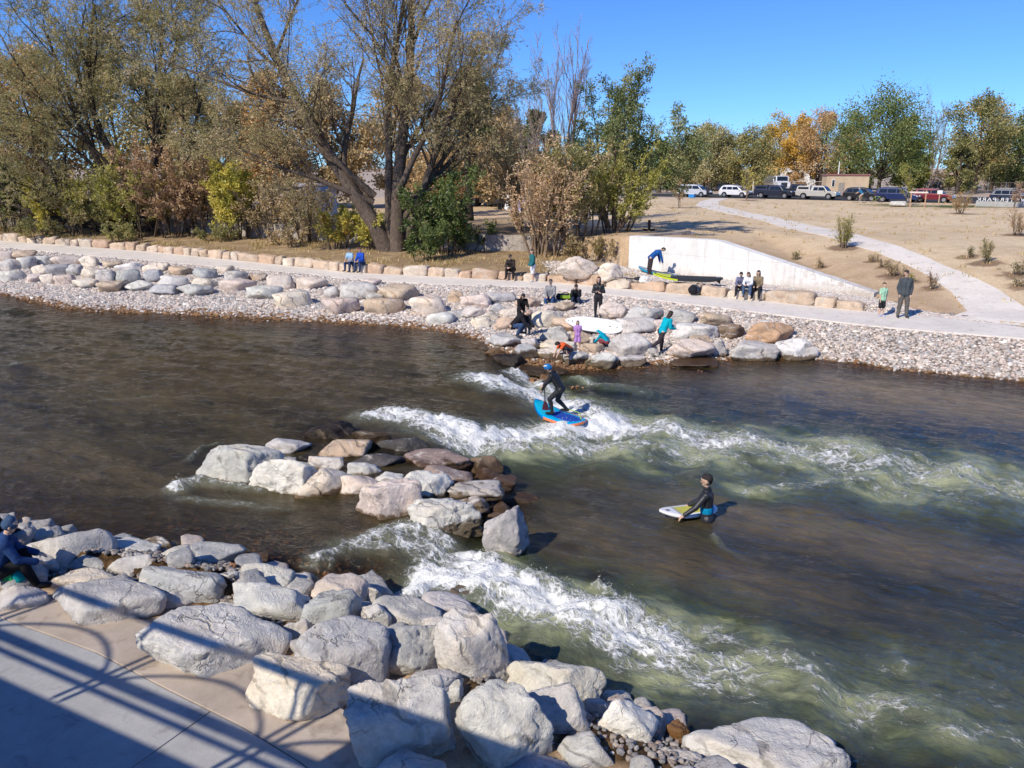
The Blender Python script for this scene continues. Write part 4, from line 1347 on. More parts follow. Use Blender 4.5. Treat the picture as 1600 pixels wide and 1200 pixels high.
def water_material():
    n = NT("river_water")
    foam, aer, dep, sb = n.attr("foam"), n.attr("aer"), n.attr("depth"), n.attr("sandbar")
    c = n.n("CombineXYZ")
    n.l(n.attr("along"), c.inputs[0]); n.l(n.attr("across"), c.inputs[1])
    ab = c.outputs[0]
    def sc(sx, sy, off=0.0):
        m = n.n("Mapping"); n.l(ab, m.inputs[0]); m.inputs["Scale"].default_value = (sx, sy, 1); m.inputs["Location"].default_value = (off, off, off)
        return m.outputs[0]
    # foam pattern: clotted lace, stretched along the flow
    w1 = n.noise(sc(2.1, 2.8), 1.0, 7, 0.68, 0.9)
    lace = n.n("TexVoronoi", feature='DISTANCE_TO_EDGE')
    warp = n.n("VectorMath", operation='MULTIPLY_ADD')
    nv = n.noise(sc(2.2, 3.0, 5), 1.0, 4, 0.6, 0.0, "Color")
    n.l(nv, warp.inputs[0]); warp.inputs[1].default_value = (1.3, 1.3, 1.3); n.l(sc(3.3, 4.2), warp.inputs[2])
    n.l(warp.outputs[0], lace.inputs["Vector"]); lace.inputs["Scale"].default_value = 1.25
    lines = n.mapr(lace.outputs["Distance"], 0.0, 0.16, 1.0, 0.0)
    lace2 = n.n("TexVoronoi", feature='DISTANCE_TO_EDGE')
    n.l(warp.outputs[0], lace2.inputs["Vector"]); lace2.inputs["Scale"].default_value = 4.0
    lines2 = n.mapr(lace2.outputs["Distance"], 0.0, 0.2, 1.0, 0.0)
    fine = n.noise(sc(9, 12), 1.0, 5, 0.72, 0.6)
    pat = n.math('ADD', n.mapr(w1, 0.30, 0.70, 0.0, 0.56), n.math('MULTIPLY', lines, 0.20))
    pat = n.math('ADD', pat, n.math('MULTIPLY', lines2, 0.10))
    pat = n.math('ADD', pat, n.mapr(fine, 0.30, 0.70, 0.0, 0.20))
    th = n.math('SUBTRACT', 0.98, n.math('MULTIPLY', foam, 0.86))
    f = n.math('DIVIDE', n.math('SUBTRACT', pat, th), 0.42)
    fm = n.mapr(n.math('MULTIPLY', f, n.mapr(foam, 0.04, 0.2)), 0.0, 1.0, 0.0, 0.96, True)
    # water body
    bn = n.noise(sc(0.22, 0.6), 1.0, 5, 0.6, 0.6)
    bn2 = n.noise(sc(1.15, 2.2, 3), 1.0, 6, 0.66, 0.4)
    cloud = n.noise(sc(0.75, 1.0, 9), 1.0, 6, 0.6, 0.5)
    deep = n.mix(n.mapr(n.math('ADD', n.math('MULTIPLY', bn, .6), n.math('MULTIPLY', bn2, .4)), 0.40, 0.60), (0.014, 0.0125, 0.0065), (0.070, 0.055, 0.024))
    low = n.mix(n.mapr(n.math('ADD', n.math('MULTIPLY', bn, .6), n.math('MULTIPLY', bn2, .4)), 0.40, 0.60), (0.0075, 0.0105, 0.007), (0.027, 0.029, 0.017))
    deep = n.mix(n.attr("lower"), deep, low)
    deep = n.mix(n.math('MULTIPLY', sb, n.mapr(bn2, 0.3, 0.65, 0.35, 1.0)), deep, (0.175, 0.125, 0.056))
    g = n.mix(n.mapr(bn2, 0.35, 0.65), (0.030, 0.042, 0.022), (0.21, 0.24, 0.13))
    am = n.math('MULTIPLY', aer, n.mapr(n.math('ADD', n.math('MULTIPLY', cloud, .72), n.math('MULTIPLY', bn2, .28)), 0.36, 0.60, 0.10, 1.0))
    col = n.mix(n.mapr(am, 0.05, 0.45), deep, (0.064, 0.080, 0.036))
    col = n.mix(n.mapr(am, 0.35, 0.95), col, (0.37, 0.385, 0.205))
    milky = n.math('MULTIPLY', n.mapr(foam, 0.12, 0.9, 0.0, 0.75), n.mapr(w1, 0.3, 0.65, 0.3, 1.0))
    col = n.mix(milky, col, (0.30, 0.33, 0.25))
    white = n.mix(n.mapr(fine, 0.3, 0.7), (0.66, 0.68, 0.67), (0.88, 0.89, 0.88))
    # ripples
    r1 = n.noise(sc(3.2, 6.2), 1.0, 6, 0.64, 0.6)
    r2 = n.noise(sc(9, 20), 1.0, 4, 0.6, 0.3)
    r3 = n.noise(sc(0.95, 2.1, 8), 1.0, 4, 0.55, 0.6)
    h = n.math('ADD', n.math('MULTIPLY', r1, 0.5), n.math('MULTIPLY', r2, 0.10))
    h = n.math('ADD', h, n.math('MULTIPLY', r3, 0.7))
    h = n.math('ADD', h, n.math('MULTIPLY', fm, 0.35))
    h = n.math('ADD', h, n.math('MULTIPLY', n.math('MULTIPLY', fine, fm), 0.35))
    nor = n.bump(h, 0.75, 0.13)
    wat = n.n("BsdfPrincipled")
    n.l(col, wat.inputs["Base Color"])
    wat.inputs["Roughness"].default_value = 0.07
    wat.inputs["IOR"].default_value = 1.333
    n.l(nor, wat.inputs["Normal"])
    # clear shallows: the bed shows through
    tr = n.n("BsdfTransparent")
    tr.inputs[0].default_value = (0.80, 0.70, 0.52, 1)
    clear = n.math('MULTIPLY', n.mapr(dep, 0.02, 0.62, 0.86, 0.0), n.math('SUBTRACT', 1.0, n.mapr(aer, 0.1, 0.6)))
    mx = n.n("MixShader")
    n.l(clear, mx.inputs[0]); n.l(wat.outputs[0], mx.inputs[1]); n.l(tr.outputs[0], mx.inputs[2])
    # a clear surface still glints
    gl = n.n("BsdfGlossy"); gl.inputs["Roughness"].default_value = 0.07; n.l(nor, gl.inputs["Normal"])
    fr = n.n("Fresnel"); fr.inputs[0].default_value = 1.333; n.l(nor, fr.inputs[1])
    mg = n.n("MixShader")
    n.l(n.math('MULTIPLY', fr.outputs[0], clear), mg.inputs[0]); n.l(mx.outputs[0], mg.inputs[1]); n.l(gl.outputs[0], mg.inputs[2])
    fo = n.n("BsdfPrincipled")
    n.l(white, fo.inputs["Base Color"]); fo.inputs["Roughness"].default_value = 0.75
    fo.inputs["Specular IOR Level"].default_value = 0.2
    n.l(nor, fo.inputs["Normal"])
    mf = n.n("MixShader")
    n.l(fm, mf.inputs[0]); n.l(mg.outputs[0], mf.inputs[1]); n.l(fo.outputs[0], mf.inputs[2])
    return n.done(mf.outputs[0])
# ------------------------------------------------------------------ trees and shrubs
def _perp(d, g):
    r = g.normal(size=3)
    r -= d * (r @ d)
    return r / (np.linalg.norm(r) + 1e-9)

class Plant:
    """grows a skeleton of branches; keeps wood tubes and leaf seats apart"""
    def __init__(self, seed):
        self.g = np.random.default_rng(seed)
        self.gl = np.random.default_rng(seed + 999)
        self.wood = []      # (points n x 3, radii n, sides)
        self.twigs = []
        self.seat_p, self.seat_d = [], []
    def branch(self, p0, d0, length, r0, r1, n, wiggle, up, droop=0.0):
        g = self.g
        p = np.array(p0, float); d = np.array(d0, float); d /= np.linalg.norm(d)
        P = [p.copy()]; Rr = [r0]; D = [d.copy()]
        st = length / n
        for i in range(n):
            d = d + wiggle * g.normal(size=3) + np.array([0, 0, up - droop * (i / n)])
            d /= np.linalg.norm(d)
            p = p + d * st
            P.append(p.copy()); D.append(d.copy())
            Rr.append(r0 + (r1 - r0) * ((i + 1) / n) ** 0.8)
        return np.array(P), np.array(Rr), np.array(D)
    def grow(self, p0, d0, length, r0, spec, lvl=0):
        s = spec[lvl]
        n = s.get('n', 6)
        last = lvl == len(spec) - 1
        P, Rr, D = self.branch(p0, d0, length, r0, r0 * s.get('taper', 0.3), n, s.get('wig', .12), s.get('up', .05), s.get('droop', 0))
        sides = s.get('sides', 5)
        (self.twigs if s.get('twig') else self.wood).append((P, Rr, sides))
        if s.get('leaf', 0):
            m = max(1, int(s['leaf'] * length + self.gl.random()))
            t = self.gl.uniform(s.get('leaf_from', .15), 1.0, m) * n
            i = np.minimum(t.astype(int), n - 1); f = (t - i)[:, None]
            self.seat_p.append(P[i] * (1 - f) + P[i + 1] * f); self.seat_d.append(D[i])
        if last: return
        c = s['kids']
        k = int(c + self.g.random()) if isinstance(c, float) else c
        for j in range(k):
            t = s.get('from', .35) + (1 - s.get('from', .35)) * (j + self.g.random()) / k
            x = t * n; i = min(int(x), n - 1); f = x - i
            q = P[i] * (1 - f) + P[i + 1] * f
            ang = s.get('ang', .7) * self.g.uniform(.65, 1.25)
            dd = D[i] * math.cos(ang) + _perp(D[i], self.g) * math.sin(ang)
            ln = length * s.get('len', .6) * self.g.uniform(.65, 1.2) * (1.15 - .5 * t)
            rr = (Rr[i] * (1 - f) + Rr[i + 1] * f) * s.get('rad', .55) * self.g.uniform(.8, 1.1)
            self.grow(q, dd, ln, max(rr, s.get('rmin', .004)), spec, lvl + 1)

def tubes(items):
    V, F, b = [], [], 0
    by = {}
    for P, Rr, k in items:
        by.setdefault((len(P), k), []).append((P, Rr))
    for (n, k), L in by.items():
        P = np.stack([a for a, _ in L]); Rr = np.stack([r for _, r in L])       # m n 3
        m = len(L)
        T = np.empty_like(P)
        T[:, 1:-1] = P[:, 2:] - P[:, :-2]; T[:, 0] = P[:, 1] - P[:, 0]; T[:, -1] = P[:, -1] - P[:, -2]
        T /= np.linalg.norm(T, axis=2, keepdims=True) + 1e-9
        ref = np.where(np.abs(T[:, :1, 2:3]) < .9, np.array([[[0, 0, 1.0]]]), np.array([[[1.0, 0, 0]]]))
        A = np.cross(T, np.broadcast_to(ref, T.shape)); A /= np.linalg.norm(A, axis=2, keepdims=True) + 1e-9
        B = np.cross(T, A)
        th = np.arange(k) * 2 * np.pi / k
        W = P[:, :, None] + Rr[:, :, None, None] * (A[:, :, None] * np.cos(th)[None, None, :, None] + B[:, :, None] * np.sin(th)[None, None, :, None])
        V.append(W.reshape(-1, 3))
        idx = np.arange(m * n * k).reshape(m, n, k) + b
        a0 = idx[:, :-1]; a1 = idx[:, 1:]
        F.append(np.stack([a0, np.roll(a0, -1, 2), np.roll(a1, -1, 2), a1], -1).reshape(-1, 4))
        b += m * n * k
    return np.concatenate(V), np.concatenate(F)

def leaf_mesh(name, P, D, size, aspect, pal, seed, droop=0.3, clump=1.2, spread=0.0, curl=.25):
    """one leaf = one bent quad pair; colour by clump, height and chance"""
    g = np.random.default_rng(seed)
    n = len(P)
    if spread: P = P + g.normal(0, spread, (n, 3))
    d = D + g.normal(0, .8, (n, 3)); d[:, 2] -= droop
    d /= np.linalg.norm(d, axis=1)[:, None]
    r = g.normal(size=(n, 3)); r -= d * (r * d).sum(1)[:, None]; r /= np.linalg.norm(r, axis=1)[:, None]
    L = size * g.uniform(.6, 1.35, n); Wd = L * aspect * g.uniform(.8, 1.2, n)
    nrm = np.cross(d, r)
    a = P; m1 = P + d * (L * .5)[:, None] + r * (Wd / 2)[:, None] + nrm * (L * .08)[:, None]
    m2 = P + d * (L * .5)[:, None] - r * (Wd / 2)[:, None] + nrm * (L * .08)[:, None]
    e = P + d * L[:, None] - nrm * (L * curl * .3)[:, None]
    V = np.stack([a, m1, e, m2], 1).reshape(-1, 3)
    F = np.arange(n * 4).reshape(n, 4)
    pal = np.array(pal)
    t = fbm(P / clump + seed, 3) * 1.1 + .5 + g.normal(0, .16, n)
    t = np.clip(t, 0, .999) * (len(pal) - 1)
    i = t.astype(int); f = (t - i)[:, None]
    C = pal[i] * (1 - f) + pal[np.minimum(i + 1, len(pal) - 1)] * f
    C = C * g.uniform(.75, 1.25, (n, 1))
    return mesh_np(name, V, F, False, col=np.repeat(np.clip(C, 0, 1), 4, 0))

def finish(plant, name, label, cat, bark, pal, leaf, aspect, seed, group=None, droop=.3, spread=0.0, clump=1.2, crown="crown", trunk="trunk", bare=False):
    t = thing(name, label, cat, plant.base, 0, group)
    o = np.array(plant.base)
    V, F = tubes(plant.wood)
    link(trunk, mesh_np(trunk, V - o, F, True), [MAT["bark"]], t, bark)
    if plant.twigs:
        V, F = tubes(plant.twigs)
        link("twigs", mesh_np("twigs", V - o, F, True), [MAT["bark"]], t, tuple(min(1, c * 1.45) for c in bark))
    if plant.seat_p and not bare:
        P = np.concatenate(plant.seat_p); D = np.concatenate(plant.seat_d)
        link(crown, leaf_mesh(crown, P - o, D, leaf, aspect, pal, seed, droop, clump, spread), [MAT["leaf"]], t)
    return t

WILLOW = [(0.15, 0.14, 0.06), (0.245, 0.23, 0.105), (0.32, 0.295, 0.15), (0.39, 0.35, 0.19), (0.42, 0.345, 0.19)]
DRAB = [(0.20, 0.16, 0.09), (0.31, 0.25, 0.145), (0.39, 0.31, 0.19), (0.44, 0.37, 0.24)]
GREEN = [(0.030, 0.050, 0.014), (0.06, 0.095, 0.026), (0.105, 0.145, 0.042), (0.16, 0.195, 0.06)]
OLIVE = [(0.075, 0.085, 0.032), (0.14, 0.15, 0.055), (0.21, 0.21, 0.08), (0.29, 0.26, 0.11)]
YELLOW = [(0.27, 0.18, 0.036), (0.43, 0.30, 0.06), (0.54, 0.38, 0.085), (0.46, 0.27, 0.075)]
ORANGE = [(0.27, 0.18, 0.085), (0.39, 0.27, 0.135), (0.44, 0.32, 0.17), (0.37, 0.29, 0.16)]
RUST = [(0.19, 0.125, 0.08), (0.30, 0.205, 0.135), (0.38, 0.27, 0.18), (0.36, 0.29, 0.17)]
LIME = [(0.18, 0.19, 0.04), (0.32, 0.31, 0.065), (0.44, 0.40, 0.09), (0.50, 0.44, 0.13)]
PALE = [(0.32, 0.23, 0.14), (0.45, 0.33, 0.21), (0.52, 0.40, 0.27)]

def big_willow(base, dirs, seed, name, label, height, spread_up, pal, leafn, bark=(0.155, 0.125, 0.10), leaf=.135):
    p = Plant(seed); p.base = tuple(base)
    spec = [dict(n=9, wig=.065, up=spread_up, taper=.28, kids=9, **{'from': .25}, ang=.66, len=.54, rad=.55, sides=8),
            dict(n=7, wig=.13, up=.06, taper=.25, kids=8, **{'from': .15}, ang=.68, len=.54, rad=.52, sides=6),
            dict(n=6, wig=.15, up=.07, taper=.3, kids=7, **{'from': .1}, ang=.66, len=.54, rad=.5, sides=4, leaf=leafn * .3),
            dict(n=4, wig=.16, up=.03, taper=.4, kids=4, **{'from': .1}, ang=.65, len=.62, rad=.5, sides=3, leaf=leafn, rmin=.007, twig=True),
            dict(n=3, wig=.16, up=-.02, droop=.25, taper=.5, sides=3, leaf=leafn * 1.5, leaf_from=.0, twig=True)]
    for (off, d, ln, r) in dirs:
        p.grow(np.array(base) + np.array(off), np.array(d, float), ln, r, spec)
    return finish(p, name, label, "tree", bark, pal, leaf, .26, seed, droop=.5, clump=1.6)

def shrub(base, seed, name, label, h, w, stems, pal, leaf, leafn, bark=(0.17, 0.13, 0.10), cat="shrub", aspect=.45, group=None, spread=.05, lean=0.0, up=.06):
    p = Plant(seed); p.base = tuple(base)
    g = p.g
    spec = [dict(n=6, wig=.10, up=up, taper=.35, kids=7, **{'from': .18}, ang=.6, len=.42, rad=.55, sides=4, leaf=leafn * .15),
            dict(n=4, wig=.16, up=.05, taper=.4, kids=5, **{'from': .1}, ang=.7, len=.5, rad=.55, sides=3, leaf=leafn, rmin=.005, twig=True),
            dict(n=3, wig=.2, up=.0, taper=.5, sides=3, leaf=leafn * 1.4, leaf_from=0, twig=True)]
    for k in range(stems):
        a = g.uniform(0, 6.28); q = math.sqrt(g.random())
        off = np.array([math.cos(a) * w * .28 * q, math.sin(a) * w * .28 * q, -.1])
        d = np.array([math.cos(a) * .42 * q * w / h + lean, math.sin(a) * .42 * q * w / h, 1.0])
        p.grow(np.array(base) + off, d, h * g.uniform(.7, 1.02), .018 + .011 * h * g.uniform(.6, 1), spec)
    return finish(p, name, label, cat, bark, pal, leaf, aspect, seed, group, droop=.25, spread=spread, clump=.8, crown="foliage", trunk="stems")

def round_tree(base, seed, name, label, h, w, pal, leaf, n_leaf, bark=(0.11, 0.09, 0.075), trunk_r=.35, low=.18, lumps=9, group=None, cat="tree", aspect=.6, forks=5):
    """broad crowned tree further off: trunk, limbs to each clump, clumps of leaves with gaps between"""
    p = Plant(seed); p.base = tuple(base)
    g = p.g
    b = np.array(base)
    fork = b + np.array([0, 0, h * max(.12, low * .8)])
    P, Rr, D = p.branch(b - np.array([0, 0, .2]), (g.normal() * .05, g.normal() * .05, 1), h * max(.14, low) + .2, trunk_r, trunk_r * .75, 5, .04, .02)
    p.wood.append((P, Rr, 7))
    top = P[-1]
    seats, dirs = [], []
    for k in range(lumps):
        a = k * 2.4 + g.uniform(-.5, .5)
        zz = (k + .5) / lumps
        prof = math.sin(math.pi * min(1, (zz * .92 + .12))) ** .7
        q = w / 2 * prof * g.uniform(.45, .85)
        c = b + np.array([math.cos(a) * q, math.sin(a) * q, h * (low + (1 - low) * (.08 + .84 * zz))])
        rad = w * g.uniform(.16, .25) * (1.0 if zz < .75 else .8)
        d = c - top
        ln = np.linalg.norm(d)
        P, Rr, D = p.branch(top, d / ln * .8 + np.array([0, 0, .25]), ln, trunk_r * .5, trunk_r * .1, 6, .05, 0)
        P = P + (c - P[-1]) * np.linspace(0, 1, len(P))[:, None] ** 1.2
        p.wood.append((P, Rr, 5))
        for j in range(10):
            e = c + g.normal(size=3) * rad * .7
            s = P[4]
            L = np.stack([s + (e - s) * t for t in np.linspace(0, 1, 4)]) + g.normal(0, .06 * rad, (4, 3)) * np.array([0, 1, 1, 0])[:, None]
            p.twigs.append((L, np.linspace(trunk_r * .09, trunk_r * .02, 4), 3))
        m = int(n_leaf / lumps)
        # sub-clumps on a shell
        subs = g.normal(size=(16, 3)); subs /= np.linalg.norm(subs, axis=1)[:, None]
        subs = subs * g.uniform(.45, 1.0, (16, 1)) * rad * np.array([1, 1, .8])
        pick = g.integers(0, 16, m)
        pts = c + subs[pick] + g.normal(size=(m, 3)) * rad * .23
        seats.append(pts); dirs.append((subs[pick] / rad))
    p.seat_p, p.seat_d = seats, dirs
    return finish(p, name, label, cat, bark, pal, leaf, aspect, seed, group, droop=.1, clump=w * .13)

def bare_tree(base, seed, name, label, h, bark=(0.25, 0.20, 0.19), group=None, lean=(0, 0), ang=.38, pal=None, leafn=0, fan=3):
    p = Plant(seed); p.base = tuple(base)
    spec = [dict(n=8, wig=.05, up=.05, taper=.2, kids=9, **{'from': .28}, ang=ang, len=.48, rad=.5, sides=6),
            dict(n=6, wig=.09, up=.10, taper=.25, kids=7, **{'from': .2}, ang=ang, len=.5, rad=.5, sides=4),
            dict(n=5, wig=.1, up=.08, taper=.4, kids=6, **{'from': .15}, ang=ang, len=.52, rad=.55, sides=3, rmin=.014),
            dict(n=3, wig=.12, up=.08, taper=.6, sides=3, twig=True, leaf=leafn, rmin=.011)]
    for k in range(fan):
        d = np.array([lean[0] + p.g.normal() * .1, lean[1] + p.g.normal() * .1, 1.0])
        p.grow(np.array(base) + p.g.normal(size=3) * .12 * np.array([1, 1, 0]), d, h * p.g.uniform(.75, 1), .018 * h, spec)
    return finish(p, name, label, "tree", bark, pal or PALE, .12, .4, seed, group, bare=not leafn)

def gp(u, v):
    return hit(u, v)

def at_depth(u, Y):
    """ground point under photo column u at world depth Y"""
    x = 0
    for _ in range(4):
        z = tz(x, Y)
        t = Y * CT - (z - HCAM) * ST
        x = (u - 800) / FPX * t
    return Vector((x, Y, tz(x, Y)))

def build_trees():
    # --- the two great willows
    b = at_depth(205, 62)
    big_willow(b, [((0, 0, -.2), (-.95, -.25, .62), 13.5, .34), ((.3, 0, -.2), (-.5, .1, .9), 15.5, .36), ((.5, .2, -.2), (-.1, -.1, 1), 16.5, .38), ((.9, .1, -.2), (.32, .1, 1), 15.5, .34), ((1.0, -.1, -.2), (.66, -.2, .8), 13, .28), ((-.4, -.2, -.2), (-1.05, -.3, .36), 12, .26), ((.6, .4, -.2), (.12, .3, 1), 16, .32)],
               31, "willow_tree", "wide willow with grey-green leaves and low leaning limbs, farthest upstream", 14, .05, WILLOW, 15, bark=(0.10, 0.082, 0.068))
    b = at_depth(618, 51.5)
    t = big_willow(b, [((-.5, .2, -.2), (-.36, .05, 1), 17, .58), ((.1, .0, -.2), (.06, -.05, 1), 17.5, .52), ((.2, .3, -.2), (.42, .2, .9), 13.5, .32), ((-.2, .3, -.2), (-.06, .1, 1), 16, .34), ((-1.3, .3, 3.0), (-1, -.2, .30), 8.5, .22), ((.5, .3, 2.6), (.9, .25, .75), 9.5, .26), ((.2, -.2, 3.4), (.55, -.35, .8), 11, .24), ((-1.2, .1, 3.4), (-.65, -.3, .8), 10, .24), ((.3, .2, 1.8), (.75, .15, .6), 9.5, .24)],
               47, "willow_tree", "great half-bare willow with two thick furrowed trunks behind the path blocks", 15, .045, WILLOW[1:] + [(0.46, 0.37, 0.24)], 7, bark=(0.205, 0.165, 0.135))
    # sawn stub with a pale face beside the second willow
    # --- mid trees
    b = at_depth(960, 57)
    p = Plant(71); p.base = tuple(b)
    spec = [dict(n=8, wig=.08, up=.05, taper=.3, kids=7, **{'from': .22}, ang=.75, len=.5, rad=.55, sides=6),
            dict(n=6, wig=.13, up=.05, taper=.3, kids=7, **{'from': .2}, ang=.7, len=.5, rad=.5, sides=5),
            dict(n=4, wig=.16, up=.03, taper=.4, kids=6, **{'from': .15}, ang=.75, len=.55, rad=.5, sides=3, leaf=10, rmin=.007),
            dict(n=3, wig=.2, up=-.02, taper=.5, sides=3, leaf=36, leaf_from=0, twig=True)]
    for off, d, ln, r in (((0, 0, -.2), (.0, 0, 1), 8.5, .24), ((.3, .1, -.2), (.36, .1, 1), 8.0, .2), ((-.3, .2, -.2), (-.3, .1, 1), 7.4, .2), ((.2, -.2, -.2), (.62, -.1, .9), 7.2, .16), ((.0, -.2, -.2), (-.15, -.4, .9), 7, .16)):
        p.grow(np.array(b) + np.array(off), np.array(d), ln, r, spec)
    finish(p, "elm_tree", "green leafy elm beside the tall bare tree, left of the open field", "tree", (0.15, 0.12, 0.10), [(0.06, 0.085, 0.028), (0.12, 0.155, 0.058), (0.20, 0.225, 0.095), (0.30, 0.30, 0.15)], .17, .45, 71, droop=.2, spread=.1, clump=1.3)
    b = at_depth(880, 66)
    bare_tree(b, 83, "bare_tree", "tall bare purplish-grey tree with upswept twigs, against the sky", 12.5, (0.44, 0.36, 0.36), ang=.27, fan=3)
    bare_tree(at_depth(835, 70), 84, "bare_tree", "shorter bare greyish tree just left of the tall one", 8.5, (0.44, 0.37, 0.34), ang=.32, fan=2)
    round_tree(at_depth(838, 72), 85, "dark_tree", "dark green tree behind the gap between willow and bare tree", 9.5, 3.6, GREEN, .3, 5000, low=.1, lumps=8)
    round_tree(at_depth(735, 70), 86, "dark_tree", "dark green tree behind the right side of the great willow", 12.5, 4.2, GREEN[1:], .3, 5000, low=.55, lumps=9)
    # --- shrubs along the low wall
    shrub(at_depth(690, 49.5), 91, "green_shrub", "dense dark green shrub beside the great willow's trunk", 4.7, 3.3, 9, GREEN, .22, 24, spread=.1)
    shrub(at_depth(722, 50.5), 92, "green_shrub", "lower green shrub with reddish twigs in front of the low wall", 2.6, 3.6, 9, GREEN[:3] + [(.18, .11, .05)], .2, 26)
    shrub(at_depth(655, 47.8), 93, "green_shrub", "small green shrub at the foot of the great willow", 2.1, 2.2, 8, GREEN[1:], .18, 26)
    shrub(at_depth(848, 49), 94, "willow_thicket", "tall straw-coloured thicket of thin stems with pale orange top leaves", 6.2, 3.2, 16, PALE + [(0.20, 0.19, 0.08)], .16, 12, bark=(0.36, 0.27, 0.19))
    shrub(at_depth(905, 50), 95, "willow_thicket", "olive thicket of stems behind the pyramid-shaped boulder", 5.6, 4.0, 14, OLIVE[1:] + [(0.30, 0.24, 0.12)], .17, 20, bark=(0.26, 0.20, 0.15))
    shrub(at_depth(960, 50.5), 96, "willow_thicket", "yellow-green thicket next to the end of the white wall", 4.6, 3.4, 12, LIME[:2] + OLIVE[2:], .17, 22)
    shrub(at_depth(925, 47.6), 97, "dry_shrub", "low dry brush at the end of the white wall", 1.5, 3.2, 14, [(0.30, 0.22, 0.12), (0.22, 0.19, 0.08)], .14, 18)
    shrub(at_depth(700, 78), 88, "orange_tree", "dull orange-brown tree behind the great willow", 6.5, 6, 10, ORANGE, .3, 12, cat="tree")
    shrub(at_depth(820, 60), 89, "orange_shrub", "pale orange leafy young tree above the straw-coloured thicket", 5.4, 2.6, 9, ORANGE[1:] + PALE, .2, 18)
    # left row
    for i, (u, Y, h, w, st, pal, leaf, ln, lab) in enumerate([
        (20, 63.5, 5.0, 4.5, 10, GREEN[1:] + LIME[:1], .22, 22, "green bush at the upstream end of the thicket"),
        (75, 61.5, 3.6, 3.2, 9, LIME, .2, 20, "yellow-green bush under the low willow limbs"),
        (120, 60.5, 4.4, 3.4, 10, LIME[:2] + WILLOW[2:], .19, 18, "pale yellow-green shrub with thin grey stems, second from upstream"),
        (165, 61, 3.8, 3.0, 9, OLIVE, .19, 16, "olive shrub at the foot of the wide willow"),
        (222, 59.5, 5.2, 3.6, 11, LIME[:2] + OLIVE[2:], .19, 17, "pale green shrub rising in front of the wide willow trunk"),
        (268, 60, 5.8, 4.0, 12, RUST, .21, 22, "russet-brown leafy shrub right of the wide willow"),
        (318, 60.5, 5.6, 3.6, 11, RUST[1:] + PALE[:1], .21, 22, "pinkish-brown shrub with dry leaves beside the yellow-green one"),
        (372, 58, 5.0, 2.6, 9, LIME, .21, 30, "bright yellow-green shrub standing alone before the grey-brown trees"),
        (425, 58, 4.2, 3.6, 12, DRAB, .17, 12, "grey-brown twiggy shrub behind the low wall"),
        (478, 56.5, 4.0, 3.2, 11, DRAB + [(0.25, 0.24, 0.08)], .17, 13, "drab shrub in front of the white shed"),
        (528, 53, 2.6, 2.6, 9, YELLOW[:2] + LIME, .18, 22, "low golden-green shrub left of the willow trunks"),
        (575, 52.5, 2.3, 2.2, 8, LIME, .18, 22, "low lime shrub against the willow trunk"),
        (342, 57, 1.2, 2.6, 9, OLIVE[1:], .16, 18, "small olive undergrowth at the low wall"),
        (195, 57.5, 1.4, 3.0, 10, OLIVE[1:] + LIME[:1], .16, 18, "low green undergrowth by the path blocks"),
        (60, 59.5, 1.5, 3.0, 10, OLIVE[1:] + DRAB[:1], .16, 16, "low undergrowth at the upstream end of the blocks"),
        (450, 55, 1.4, 3.2, 10, DRAB[1:] + LIME[:1], .15, 16, "low straw-coloured brush along the low wall")]):
        shrub(at_depth(u, Y), 110 + i, "thicket_shrub", lab, h, w, st, pal, leaf, ln)
    # --- trees behind the left thicket
    for i, (u, Y, h, w, pal, lab) in enumerate([
        (-60, 80, 15, 11, ORANGE, "orange-brown tree behind the thicket at the photo's left edge"),
        (70, 84, 14, 9, ORANGE[1:], "orange-tan tree behind the low limbs of the wide willow"),
        (200, 88, 15, 10, WILLOW[1:], "grey-green tree behind the wide willow"),
        (300, 84, 12, 8, DRAB[1:], "tan tree behind the russet shrubs"),
        (430, 86, 12.5, 8, ORANGE, "orange-brown tree in the gap between the two willows"),
        (390, 92, 10, 7, DRAB, "dull brown tree in the gap between the willows"),
        (520, 90, 11.5, 8, DRAB, "dull brown tree behind the willow trunks"),
        (640, 92, 13, 9, DRAB[1:], "tan tree behind the great willow's crown"),
        (745, 95, 9.5, 8, DRAB, "tan bushy tree behind the white van and pale house"),
        (790, 92, 9.5, 7, DRAB[1:], "pale brown tree left of the dark green one"),
        (-150, 70, 13, 9, WILLOW, "olive tree beyond the photo's left edge")]):
        round_tree(at_depth(u, Y), 140 + i, "background_tree", lab, h * 1.12, w * 1.1, pal, .36, 13000, low=.06, lumps=14, trunk_r=.25)
